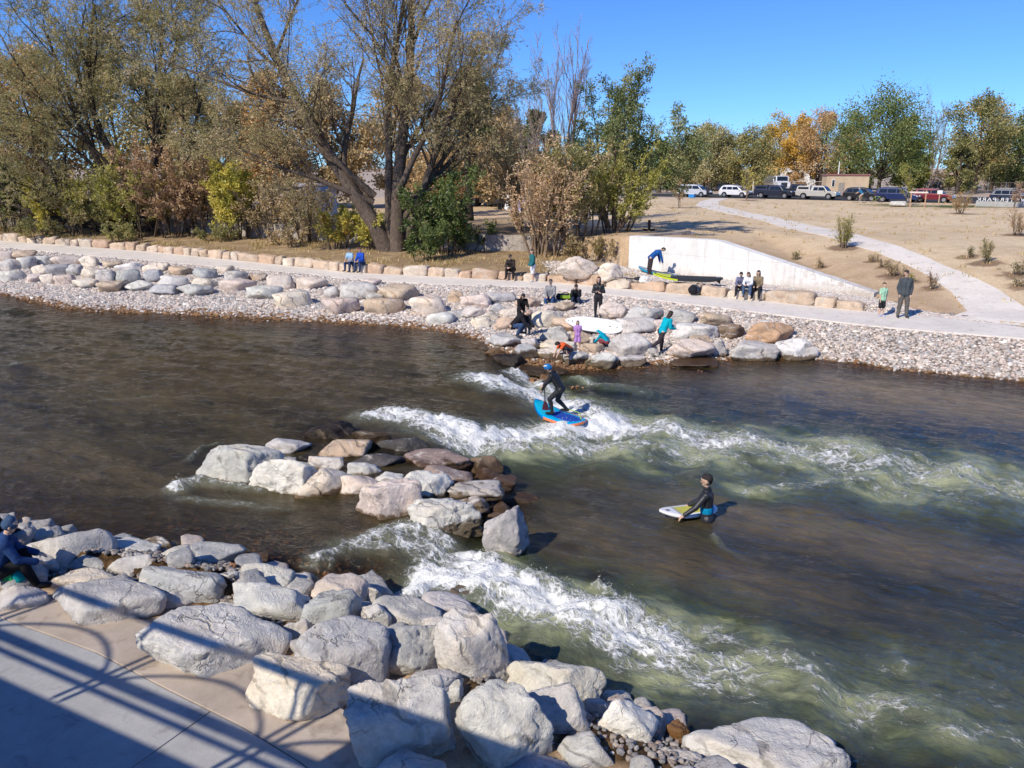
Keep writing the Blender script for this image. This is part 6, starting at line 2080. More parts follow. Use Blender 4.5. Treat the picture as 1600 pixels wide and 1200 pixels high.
    v, f = capsule_np(hc - hd * .031 * h + fw * .047 * h - rt * .012 * h, hc - hd * .031 * h + fw * .047 * h + rt * .012 * h, .0035 * h, .0035 * h, 8, 3)
    mo = link("mouth", mesh_np("mouth", v, f), [MAT["skin"]], T, (.30, .12, .10)); mo.location = (0, 0, -low)
    x = .012
    if wetsuit:
        put("wetsuit", torso(.007) + arm(0, .006) + arm(1, .006) + legc(0, .006) + legc(1, .006) + [(neck - td * .02 * h, neck + hd * .012 * h, .040 * h, .038 * h)], "neoprene", wetsuit)
        for i in (0, 1):
            put("boot", [(an[i] + V3(0, -.018 * h, -.012 * h), toe[i], .027 * h, .021 * h), (an[i], an[i] + V3(0, 0, -.01 * h), .027 * h, .026 * h)], "rubber", shoes)
    else:
        put("trousers" if leg == 'long' else "shorts", [c for c in torso(.010)[:4] if True][:4] + torso(.010)[4:6] * 0 + legc(0, .011, 1 if leg == 'long' else .5) + legc(1, .011, 1 if leg == 'long' else .5), "cloth", legs)
        up = 1.0 if sleeve == 'long' else .4
        ts = [c for j, c in enumerate(torso(.016)) if j not in (0, 4)]
        put("jacket" if sleeve == 'long' else "shirt", ts + arm(0, .013, up) + arm(1, .013, up), "cloth", top)
        for i in (0, 1):
            put("shoe", [(an[i] + V3(0, -.018 * h, -.014 * h), toe[i], .027 * h, .021 * h)], "rubber", shoes)
    if hair is not None and not (helmet or beanie):
        hcps = [(hc + hd * .028 * h - fw * .020 * h, hc + hd * .036 * h + fw * .004 * h, .0545 * h, .047 * h), (hc + hd * .006 * h - fw * .026 * h, hc - hd * .006 * h - fw * .028 * h, .046 * h, .036 * h)]
        if long_hair:
            for s in (-1, 0, 1):
                hcps.append((hc + rt * s * .03 * h - fw * .022 * h, neck - fw * .032 * h + rt * s * .034 * h - hd * .05 * h, .030 * h, .022 * h))
                hcps.append((hc + rt * (s or 1) * .045 * h, hc + rt * (s or 1) * .044 * h - hd * .05 * h, .016 * h, .014 * h))
        put("hair", hcps, "hair", hair)
    if cap:
        put("cap", [(hc + hd * .036 * h - fw * .012 * h, hc + hd * .038 * h + fw * .006 * h, .048 * h, .044 * h), (hc + hd * .036 * h + fw * .04 * h - rt * .02 * h, hc + hd * .030 * h + fw * .078 * h - rt * .012 * h, .010 * h, .008 * h), (hc + hd * .036 * h + fw * .04 * h + rt * .02 * h, hc + hd * .030 * h + fw * .078 * h + rt * .012 * h, .010 * h, .008 * h)], "cloth", cap)
    if beanie:
        put("beanie", [(hc + hd * .024 * h - fw * .012 * h, hc + hd * .048 * h - fw * .010 * h, .056 * h, .045 * h), (hc + hd * .010 * h - fw * .016 * h, hc + hd * .014 * h + fw * .004 * h, .055 * h, .053 * h)], "cloth", beanie)
    if helmet:
        hl = put("helmet", [(hc + hd * .026 * h - fw * .014 * h, hc + hd * .034 * h + fw * .008 * h, .060 * h, .056 * h), (hc + hd * .005 * h - fw * .026 * h, hc + hd * .0 * h - fw * .024 * h, .050 * h, .044 * h), (hc + hd * .030 * h + fw * .05 * h - rt * .02 * h, hc + hd * .030 * h + fw * .05 * h + rt * .02 * h, .014 * h, .014 * h)], "gloss", helmet)
        for s in (-1, 1):
            v, f = capsule_np(hc + rt * s * .05 * h + hd * .01 * h, hc - hd * .048 * h + fw * .016 * h + rt * s * .012 * h, .005 * h, .005 * h, 8, 3)
            link("strap", mesh_np("strap", v, f), [MAT["cloth"]], hl, (.03, .03, .03))
        v, f = capsule_np(hc + hd * .075 * h - rt * .03 * h + fw * .02 * h, hc + hd * .072 * h - rt * .045 * h - fw * .03 * h, .013 * h, .011 * h, 8, 3)
        link("stripe", mesh_np("stripe", v, f), [MAT["gloss"]], hl, (.75, .8, .85))
    if hood:
        put("hood", [(hc + hd * .022 * h - fw * .022 * h, hc + hd * .030 * h - fw * .004 * h, .055 * h, .052 * h), (hc - hd * .02 * h - fw * .026 * h, neck - fw * .02 * h, .048 * h, .05 * h)], "cloth", hood)
    if band:
        put("waist_belt", [(waist + X * s * .03 * h + td * dz * h, waist + X * s * .031 * h + td * (dz + .012) * h, .071 * h, .071 * h) for s in (-1, 1) for dz in (-.02, .0)], "cloth", band)
    T["_low"] = low
    pts = dict(wr=wr, el=el, an=an, toe=toe, hc=hc, pel=pel, chest=chest, waist=waist, low=low)
    del T["_low"]
    return T, pts

def surface_at(u, v, names=("boulder", "ground", "river_path", "edging_block", "plaza_pavement", "lower_pavement", "surfboard", "road", "field_path")):
    """what a sight line meets first among rocks, ground and paving"""
    dg = bpy.context.evaluated_depsgraph_get()
    o = Vector((0, 0, HCAM)); d = Vector(ray(u, v)).normalized()
    for _ in range(40):
        ok, loc, n, i, ob, m = scene.ray_cast(dg, o, d)
        if not ok: break
        if ob.name.split(".")[0] in names:
            return loc
        o = loc + d * .02
    return hit(u, v)

RIVER = R(150)     # turned to face the river square-on
def on_block(u):
    x = 0.0
    xs = np.linspace(-40, 16, 1500); ys = ip(UPL, xs) + .34; zs = ip(UPL, xs, 2)
    t = ys * CT - (zs - HCAM) * ST
    us = 800 + FPX * xs / t
    x = float(np.interp(u, us, xs))
    return Vector((x, float(ip(UPL, x)) + .24, float(ip(UPL, x, 2)) + .43))

def build_people():
    bpy.context.view_layer.update()
    S = surface_at
    dark = (.022, .022, .026)
    J = (.035, .055, .12)
    G = "people sitting on the blocks along the path"
    person("person in light blue shirt and jeans sitting on a block beside one in royal blue", on_block(550), RIVER + .1, 1.68, 'sit', top=(.28, .44, .62), legs=J, hair=(.06, .045, .035), sleeve='short', cap=(.10, .10, .12), group=G)
    person("person sitting on a block in a royal blue jacket, jeans and red cap", on_block(567), RIVER, 1.76, 'sit', top=(.015, .07, .42), legs=J, cap=(.30, .05, .05), group=G)
    person("man in dark brown jacket and dark cap sitting alone on a block, hands clasped", on_block(800), RIVER + .25, 1.82, 'sit_hunched', top=(.035, .026, .024), legs=(.018, .016, .016), cap=(.06, .05, .045), group=G)
    p = S(832, 440); person("teenager standing on the path in teal hooded top and white shorts", p, R(120), 1.64, 'walk', top=(.02, .13, .14), legs=(.72, .72, .74), leg='short', shoes=(.6, .6, .6), hair=(.02, .018, .018))
    p = S(1016, 430); person("person in blue top and dark trousers bending over the paddle boards by the white wall", p, R(-80), 1.78, 'bend', top=(.012, .085, .30), legs=(.045, .035, .04), hair=(.03, .02, .018))
    p = S(1158, 452); b = on_block(1156)
    person("boy in striped grey and navy sweater sitting on a block, left of three", b, RIVER + .1, 1.55, 'sit_hunched', top=(.14, .15, .24), legs=dark, hair=(.03, .022, .02), group=G)
    person("girl in white shirt and blue jeans sitting in the middle of three", on_block(1168) + Vector((-.05, -.28, .08)), RIVER - .1, 1.5, 'sit_hunched', top=(.72, .72, .74), legs=(.06, .10, .18), hair=(.10, .06, .04), long_hair=True, shoes=(.6, .6, .6), group=G)
    person("person in khaki-brown jacket sitting at the downstream end of three", on_block(1182), RIVER, 1.62, 'sit', top=(.20, .155, .10), legs=dark, hair=(.025, .018, .016), long_hair=True, group=G)
    p = S(1376, 494); person("child in pale green shirt and black shorts standing on the path", p, R(-160), 1.32, 'stand', top=(.36, .60, .42), legs=dark, leg='short', sleeve='short', hair=(.05, .03, .02), shoes=(.35, .40, .55))
    p = S(1409, 496); person("man in dark grey jacket, olive trousers and dark cap standing on the path", p, R(170), 1.84, 'pockets', top=(.065, .075, .085), legs=(.115, .105, .095), cap=(.025, .025, .03), shoes=(.06, .055, .05))
    # on the boulders
    b = S(861, 473); person("man in grey sweatshirt, grey cap and jeans sitting on a boulder", b + Vector((0, .1, .06)), R(165), 1.8, 'sit', top=(.26, .26, .27), legs=(.045, .10, .24), cap=(.20, .20, .21), shoes=(.10, .07, .05))
    b = S(901, 474); person("person in black hunched on a boulder with hands raised to the face", b + Vector((0, .1, .02)), R(170), 1.68, 'sit_face', top=dark, legs=(.03, .04, .075), hair=(.03, .022, .018), shoes=(.38, .14, .10))
    b = S(934, 497); person("person in black wetsuit standing with arms crossed behind the white surfboard", b, R(175), 1.72, 'arms_crossed', wetsuit=(.018, .018, .020), hair=(.10, .045, .03), long_hair=True)
    b = S(803, 524); person("balding adult in black sweater and jeans crouching by two children", b, R(-110), 1.8, 'crouch', top=(.018, .016, .02), legs=(.035, .065, .14), hair=(.42, .30, .24), build=1.1)
    b = S(814, 516); person("person with long dark hair in black bending behind the crouching adult", b + Vector((.0, .25, 0)), R(-165), 1.58, 'lean_over', top=(.016, .014, .014), legs=dark, hair=(.014, .012, .012), long_hair=True)
    b = S(824, 525); person("small child in dark navy clothes standing beside the crouching adult", b, R(160), 1.15, 'stand', top=(.03, .035, .045), legs=(.025, .04, .07), hair=(.02, .016, .014))
    b = S(902, 546); person("small girl in lilac dress standing barefoot on the boulders", b, R(-175), 1.06, 'stand', top=(.46, .24, .56), legs=(.46, .24, .56), leg='short', sleeve='short', hair=(.05, .03, .022), long_hair=True, shoes=(.55, .36, .26))
    b = S(890, 556); person("child in orange shirt crouching and reaching down to the water", b, R(110), 1.34, 'crouch_reach', top=(.72, .115, .03), legs=(.06, .06, .075), leg='short', sleeve='short', hair=(.035, .025, .02), shoes=(.07, .06, .06))
    b = S(949, 545); person("child in turquoise jacket with hood crouching against the large pale boulder", b, R(60), 1.22, 'crouch', top=(.0, .33, .46), legs=(.22, .05, .06), hood=(.0, .33, .46), hair=None)
    b = S(1033, 552); person("person in turquoise top and dark leggings striding along the waterline", b, R(-62), 1.62, 'run', top=(.0, .36, .46), legs=(.045, .035, .04), hair=(.04, .025, .02), long_hair=True, shoes=(.62, .62, .64))
    build_river_people()
    # person cut by the photo's left edge
    b = at_z(-4, 906, Z_PLAT + .13)
    person("person in blue beanie and blue jacket sitting on the bank stones beside a green bag", b, R(-62), 1.74, 'squat_sit', top=(.018, .05, .15), legs=(.010, .010, .012), beanie=(.045, .085, .16), hair=None, shoes=(.02, .02, .025), vox=.010)
    b = at_z(-28, 866, Z_PLAT + .05)
    person("dark-haired person mostly hidden behind the one in the blue beanie", b, R(-70), 1.7, 'squat_sit', top=(.03, .03, .04), legs=dark, hair=(.02, .016, .014), long_hair=True)

def board_outline(L, W, n=28, nose=.42, tail=.3):
    pts = []
    for s in (1, -1):
        for k in range(n):
            t = k / (n - 1)
            y = (t if s > 0 else 1 - t)
            w = W / 2 * (math.sin(math.pi * min(1, y / (2 * tail)) * .5 if y < tail else math.pi / 2) ** .55 if y < tail else (1.0 if y < 1 - nose else math.cos((y - (1 - nose)) / nose * math.pi / 2) ** .62))
            w = max(w, .015)
            pts.append((s * w, (y - .5) * L))
    return pts

def make_board(name, label, L, W, T, deck, rail, rocker=.10, pads=(), bottom=None, group=None, fins=True):
    """paddle board / surfboard: hull with rocker and rounded rails; deck graphics are thin sheets of their own"""
    root = thing(name, label, "board", group=group)
    n = 30
    def width(t):
        a = min(1.0, t / .26); b = min(1.0, (1 - t) / .42)
        return W / 2 * max(.03, math.sin(a * math.pi / 2) ** .5 * math.sin(b * math.pi / 2) ** .62)
    def rock(t):
        return rocker * (max(0, (t - .55) / .45) ** 2 * 1.0 + max(0, (.25 - t) / .25) ** 2 * .35)
    V, F = [], []
    m = 12
    for i in range(n + 1):
        t = i / n; w = width(t); z0 = rock(t)
        for k in range(m):
            a = 2 * math.pi * k / m
            ca, sa = math.cos(a), math.sin(a)
            V.append((math.copysign(abs(ca) ** .55, ca) * w, (t - .5) * L, z0 + T / 2 + math.copysign(abs(sa) ** .55, sa) * T / 2 * min(1, .35 + w / W * 1.8)))
    for i in range(n):
        for k in range(m):
            F.append((i * m + k, i * m + (k + 1) % m, (i + 1) * m + (k + 1) % m, (i + 1) * m + k))
    F.append(tuple(reversed(range(m)))); F.append(tuple(n * m + k for k in range(m)))
    mb = MB(); mb.add(V, F)
    mb.build("hull", MAT["gloss"], root, deck, smooth_shade=True)
    if rail is not None:
        for s in (1, -1):
            V, F = [], []
            for i in range(n + 1):
                t = i / n; w = width(t) * 1.012 + .003; z0 = rock(t)
                for zz in (T * .16, T * .5, T * .80):
                    V.append((s * w * (1 if zz == T * .5 else .975), (t - .5) * L, z0 + zz))
            for i in range(n):
                for j in (0, 1):
                    F.append((i * 3 + j, i * 3 + j + 1, i * 3 + j + 4, i * 3 + j + 3))
            if isinstance(rail[0], tuple):
                k = int(n * .66) * 2
                mb = MB(); mb.add(V[:k // 2 * 3 + 3], F[:k]); mb.build("rail", MAT["gloss"], root, rail[0], smooth_shade=True)
                o3 = k // 2 * 3
                mb = MB(); mb.add(V[o3:], [tuple(q - o3 for q in f) for f in F[k:]]); mb.build("rail", MAT["gloss"], root, rail[1], smooth_shade=True)
            else:
                mb = MB(); mb.add(V, F); mb.build("rail", MAT["gloss"], root, rail, smooth_shade=True)
    for (nm, t0, t1, f, col) in pads:
        V, F = [], []
        for i in range(13):
            t = t0 + (t1 - t0) * i / 12
            e = math.sin(math.pi * min(1, max(0.0, i / 12 * 1.0))) ** .35 if nm.endswith("oval") else 1.0
            w = width(t) * f * max(e, .05)
            for k in range(5):
                V.append((w * (k / 2 - 1), (t - .5) * L, rock(t) + T * 1.0 + .006 - .018 * abs(k / 2 - 1) ** 4))
        for i in range(12):
            for k in range(4): F.append((i * 5 + k, i * 5 + k + 1, i * 5 + k + 6, i * 5 + k + 5))
        mb = MB(); mb.add(V, F); mb.build(nm.replace("_oval", ""), MAT["rubber"] if "pad" in nm else MAT["paint"], root, col)
    if fins:
        for dx in (-.12, .12):
            mb = MB(); mb.prism([(-.47 * L, rock(.03) + .01), (-.40 * L, rock(.1) + .01), (-.46 * L, -.12)], dx * W - .005, dx * W + .005, 'x'); mb.build("fin", MAT["rubber"], root, (.03, .03, .03))
    return root

def orient(o, loc, yaw, pitch=0.0, roll=0.0):
    o.rotation_mode = 'XYZ'
    M = Matrix.Rotation(yaw, 3, 'Z') @ Matrix.Rotation(pitch, 3, 'X') @ Matrix.Rotation(roll, 3, 'Y')
    o.rotation_euler = M.to_euler()
    o.location = loc

def make_paddle(label, a, b, color=(.03, .03, .035), blade=(.10, .02, .03)):
    """a: handle end, b: blade tip, world points"""
    a, b = Vector(a), Vector(b)
    root = thing("paddle", label, "paddle", a)
    d = (b - a); L = d.length; d.normalize()
    m = MB(); m.tube([(0, 0, 0), tuple(d * (L - .38))], .016, 8); m.build("shaft", MAT["rubber"], root, color)
    side = d.cross(Vector((.3, -1, .2))).normalized(); nrm = side.cross(d)
    m = MB(); m.tube([tuple(-side * .06), tuple(side * .06)], .016, 8); m.build("grip", MAT["rubber"], root, color)
    V = []
    for t, w in ((0, .03), (.1, .075), (.25, .105), (.36, .10), (.42, .05)):
        for s in (-1, 0, 1):
            q = d * (L - .42 + t) + side * w * s + nrm * (.012 if s == 0 else 0)
            V.append(tuple(q + nrm * .005)); V.append(tuple(q - nrm * .005))
    F = []
    for i in range(4):
        for s in (0, 1):
            p = i * 6 + s * 2
            F.append((p, p + 2, p + 8, p + 6)); F.append((p + 1, p + 7, p + 9, p + 3))
    m = MB(); m.add(V, F); m.build("blade", MAT["gloss"], root, blade)
    return root

def build_river_people():
    # stand-up surfer on the green tongue
    c = at_z(873, 651, .25)
    yaw = math.atan2(.66, -.75) - math.pi / 2
    bd = make_board("paddle_board", "turquoise and blue inflatable board with orange tail rail, under the helmeted surfer", 1.72, .78, .12, (.0, .33, .62), ((.75, .20, .08), (.0, .16, .46)), .26,
                    pads=[("deck_pad_oval", .06, .66, .80, (.012, .06, .36)), ("nose_panel", .66, .92, .86, (.01, .42, .62)), ("ring_oval", .58, .72, .42, (.55, .42, .62)), ("emblem_oval", .605, .69, .26, (.05, .10, .45))])
    tilt = R(4)
    orient(bd, c + Vector((0, 0, -.06)), yaw, tilt, R(-2))
    T, p = person("surfer in black wetsuit and blue helmet standing on a board with a paddle", c + Vector((.05, .0, .09)), yaw + R(22), 1.55, 'surf', wetsuit=(.012, .012, .014), helmet=(.015, .16, .42), hair=None, shoes=(.015, .015, .017), vox=.009)
    # settle on the deck: the root sits where the feet are
    M = Matrix.Rotation(yaw + R(22), 4, 'Z')
    mid = (p['an'][0] + p['an'][1]) / 2
    T.location = c + Vector((.02, 0, .10)) - (M @ Vector((mid[0], mid[1], 0)))
    W = [T.location + M @ Vector((q[0], q[1], q[2] - p['low'])) for q in p['wr']]
    a = W[1] + (W[1] - W[0]).normalized() * .12 + Vector((0, 0, .06))
    dirn = (W[0] - a).normalized()
    make_paddle("black paddle held by the surfer, its dark red blade at the board's side", a, at_z(853, 651, .2))
    # leash
    ank = T.location + M @ Vector((p['an'][1][0], p['an'][1][1], p['an'][1][2] - p['low']))
    tail = c + Vector((.62, -.55, -.05))
    m = MB(); m.tube([tuple(ank), tuple(ank + Vector((.12, -.05, -.02))), tuple((ank + tail) / 2 + Vector((.1, 0, .12))), tuple(tail)], .012, 6)
    tag(m.build("leash", MAT["rubber"], color=(.35, .50, .05)), "lime coiled ankle leash from the surfer's back foot to the board tail", "leash")
    # man wading with a board
    c = at_z(1104, 811, .0)
    yaw = R(72)
    T, p = person("man in black wetsuit with blue waist belt standing waist-deep by a white board", c + Vector((0, 0, -.93)), yaw, 1.84, 'wade', wetsuit=(.020, .022, .028), hair=(.022, .016, .014), band=(.0, .22, .42), vox=.010)
    b = at_z(1073, 805, .0)
    bd = make_board("paddle_board", "white board with yellow and grey deck pad floating beside the wading man", 1.36, .56, .09, (.80, .80, .79), None, .09,
                    pads=[("deck_pad", .30, .70, .86, (.50, .48, .10)), ("stripe", .70, .735, .9, (.32, .32, .33)), ("nose_mark_oval", .82, .90, .3, (.05, .05, .06))])
    orient(bd, b + Vector((.02, .02, .03)), R(112), R(3), 0)

def build_gear():
    bpy.context.view_layer.update()
    S = surface_at
    # white surfboard on the boulders
    bd = make_board("surfboard", "long white surfboard lying across the boulders in front of the person in the wetsuit", 2.35, .66, .07, (.84, .84, .83), None, .05, pads=[("leash_plug_oval", .10, .13, .12, (.05, .05, .05)), ("mark_oval", .86, .89, .18, (.10, .10, .10)), ("mark_oval", .22, .25, .14, (.12, .12, .12)), ("mark_oval", .93, .95, .2, (.2, .2, .2))], fins=False)
    ts = []
    for k in range(5):
        q = S(893 + 18 * k, 506 + 3 * k); ts.append(depth_of(q))
    tm = min(ts) - .12
    a, b = at_t(891, 503, tm + .1), at_t(966, 513, tm)
    d = b - a
    orient(bd, (a + b) / 2, math.atan2(d.y, d.x) - math.pi / 2 + math.pi, -math.asin(d.z / d.length), R(-50))
    mb = MB(); mb.prism([(-1.0, .0), (-.86, .0), (-1.02, -.16)], -.005, .005, 'x')
    fin = mb.build("fin", MAT["rubber"], bd, (.04, .04, .045))
    # boards beside the white wall
    p0, p1 = S(998, 424), S(1056, 436)
    bd = make_board("paddle_board", "blue inflatable paddle board lying by the bending person's feet", (p1 - p0).length * 1.02, .72, .13, (.0, .14, .30), (.0, .30, .48), .16, pads=[("deck_pad", .12, .66, .8, (.02, .05, .12)), ("stripe", .68, .72, .85, (.30, .34, .40)), ("stripe", .80, .83, .8, (.0, .05, .10))])
    d = p1 - p0; orient(bd, (p0 + p1) / 2 + Vector((0, 0, .06)), math.atan2(d.y, d.x) + math.pi / 2, 0, R(5))
    p0, p1 = S(1020, 440), S(1114, 442)
    p1 = Vector((p1.x, p0.y - .9, max(p0.z, p1.z)))
    bd = make_board("paddle_board", "black paddle board with lime yellow nose and rail, lying behind the path blocks", (p1 - p0).length * 1.0, .74, .14, (.030, .032, .035), ((.028, .03, .033), (.48, .56, .02)), .20, pads=[("deck_pad", .10, .66, .84, (.035, .038, .042)), ("nose_panel", .74, .95, .84, (.55, .62, .04)), ("stripe", .80, .82, .8, (.10, .11, .05)), ("stripe", .85, .87, .8, (.10, .11, .05)), ("stripe", .70, .72, .86, (.06, .07, .04))])
    d = p1 - p0; orient(bd, (p0 + p1) / 2 + Vector((0, 0, .14)), math.atan2(d.y, d.x) + math.pi / 2, 0, R(-8))
    p = S(975, 438); q = S(1000, 441)
    make_paddle("dark paddle lying on the path blocks beside the white towel", p + Vector((-.4, .1, .12)), q + Vector((.1, .0, .16)), blade=(.03, .03, .03))
    make_paddle("second dark paddle lying just below the first, on the path blocks", p + Vector((.1, -.12, .10)), q + Vector((.45, -.25, .10)), blade=(.05, .04, .04))
    # towel heap
    p = S(1009, 441)
    P, F = rock_shape(901, 4, .2, 2.2)
    o = link("towel", mesh_np("towel", P * np.array([.34, .26, .2]), F), [MAT["cloth"]], color=(.68, .66, .62)); o.location = p + Vector((0, .05, .12))
    tag(o, "crumpled white towel on the blocks under the lime nose of the black board", "towel")
    # duffel bag
    p = S(1087, 460)
    duffel("duffel_bag", "black duffel bag standing on the path against the blocks", p + Vector((.02, .1, 0)), R(48), .95, .46, (.016, .017, .022), (.05, .08, .13))
    p = S(884, 470)
    duffel("duffel_bag", "dark bag with lime green panel between the two people sitting on boulders", p + Vector((0, .12, 0)), R(-10), .95, .34, (.022, .024, .028), (.22, .36, .04))
    p = at_z(22, 912, Z_PLAT)
    duffel("duffel_bag", "teal and green bag on the plaza beside the blue-hatted sitter", p + Vector((0, 0, .02)), R(-15), .62, .30, (.0, .24, .25), (.02, .30, .10))
    p = S(896, 483)
    for k in (0, 1):
        m = MB()
        v, f = capsule_np((0, 0, .05), (.16, .08, .04), .05, .045, 10, 4)
        o = link("shoe", mesh_np("shoe", v, f), [MAT["rubber"]], color=(.34, .06, .05)); o.location = p + Vector((.13 * k, .03 * k, .02)); o.rotation_euler = (0, 0, .9 * k)
        tag(o, ["red shoe on the boulder nearer the man in grey", "red shoe on the boulder nearer the hunched person in black"][k], "shoe")

def duffel(name, label, loc, rz, L, Rr, col, col2):
    t = thing(name, label, "bag", loc, rz)
    V, F = [], []
    n, m = 14, 18
    g = np.random.default_rng(len(label))
    for i in range(n + 1):
        s = i / n
        e = (1 - abs(2 * s - 1) ** 6) ** .4
        for k in range(m):
            a = 2 * math.pi * k / m
            r = Rr / 2 * max(.05, e) * (1 + .05 * math.sin(5 * a + 9 * s) + .03 * g.normal())
            V.append(((s - .5) * L, math.cos(a) * r, max(0, Rr / 2 + math.sin(a) * r * .92)))
    for i in range(n):
        for k in range(m): F.append((i * m + k, i * m + (k + 1) % m, (i + 1) * m + (k + 1) % m, (i + 1) * m + k))
    F += [tuple(reversed(range(m))), tuple(n * m + k for k in range(m))]
    mb = MB(); mb.add(V, F); mb.build("bag_body", MAT["cloth"], t, col, smooth_shade=True)
    for sx in (-.2, .2):
        mb = MB(); mb.tube([(sx * L, math.cos(a) * Rr * .52, Rr / 2 + math.sin(a) * Rr * .50) for a in np.linspace(-.3, math.pi + .3, 12)], .018, 6); mb.build("strap", MAT["cloth"], t, col2)
    mb = MB(); mb.box((0, -Rr * .49, Rr * .55), (L * .5, .03, Rr * .42)); mb.build("pocket", MAT["cloth"], t, col2, bevel=.012)
    mb = MB(); mb.tube([(-.15 * L, -.05, Rr * .97), (-.08 * L, -.09, Rr * 1.12), (.08 * L, -.09, Rr * 1.12), (.15 * L, -.05, Rr * .97)], .016, 6); mb.build("handle", MAT["cloth"], t, col)
# ------------------------------------------------------------------ vehicles and things at the far side of the field
PROFILES = {
 # lower body, then cabin (x forward 0..L, z), window spans
 'suv': dict(L=4.75, W=1.86, body=[(.05, .42), (0, .62), (.04, 1.02), (.15, 1.08), (3.35, 1.06), (4.45, .96), (4.70, .80), (4.75, .50), (4.6, .38)], cab=[(.10, 1.05), (.34, 1.50), (.52, 1.66), (.95, 1.74), (2.15, 1.74), (2.65, 1.67), (3.0, 1.53), (3.62, 1.04)], wins=[(.52, 1.22), (1.30, 2.10), (2.18, 2.95)], wr=.36, wx=(.95, 3.75)),
 'van': dict(L=5.1, W=1.95, body=[(.04, .40), (0, .6), (.03, 1.08), (.1, 1.12), (4.0, 1.08), (4.85, .90), (5.05, .70), (5.1, .46), (4.95, .36)], cab=[(.06, 1.1), (.18, 1.60), (.34, 1.76), (.8, 1.83), (2.7, 1.82), (3.15, 1.74), (3.5, 1.58), (4.25, 1.06)], wins=[(.4, 1.35), (1.45, 2.45), (2.55, 3.5)], wr=.35, wx=(.98, 4.1)),
 'pickup': dict(L=5.7, W=1.95, body=[(.04, .55), (0, .7), (.02, 1.12), (.08, 1.16), (4.35, 1.14), (5.45, 1.06), (5.66, .92), (5.7, .60), (5.55, .46)], cab=[(2.05, 1.13), (2.2, 1.78), (2.45, 1.86), (3.55, 1.85), (3.8, 1.78), (4.4, 1.12)], wins=[(2.42, 3.08), (3.15, 3.95)], wr=.40, wx=(1.15, 4.65)),
 'sedan': dict(L=4.6, W=1.8, body=[(.05, .38), (0, .55), (.05, .88), (.2, .95), (3.3, .95), (4.35, .82), (4.55, .68), (4.6, .46), (4.45, .34)], cab=[(.55, .93), (1.15, 1.38), (1.45, 1.44), (2.35, 1.43), (2.6, 1.38), (3.4, .93)], wins=[(1.15, 1.85), (1.92, 2.75)], wr=.33, wx=(.9, 3.65)),
}
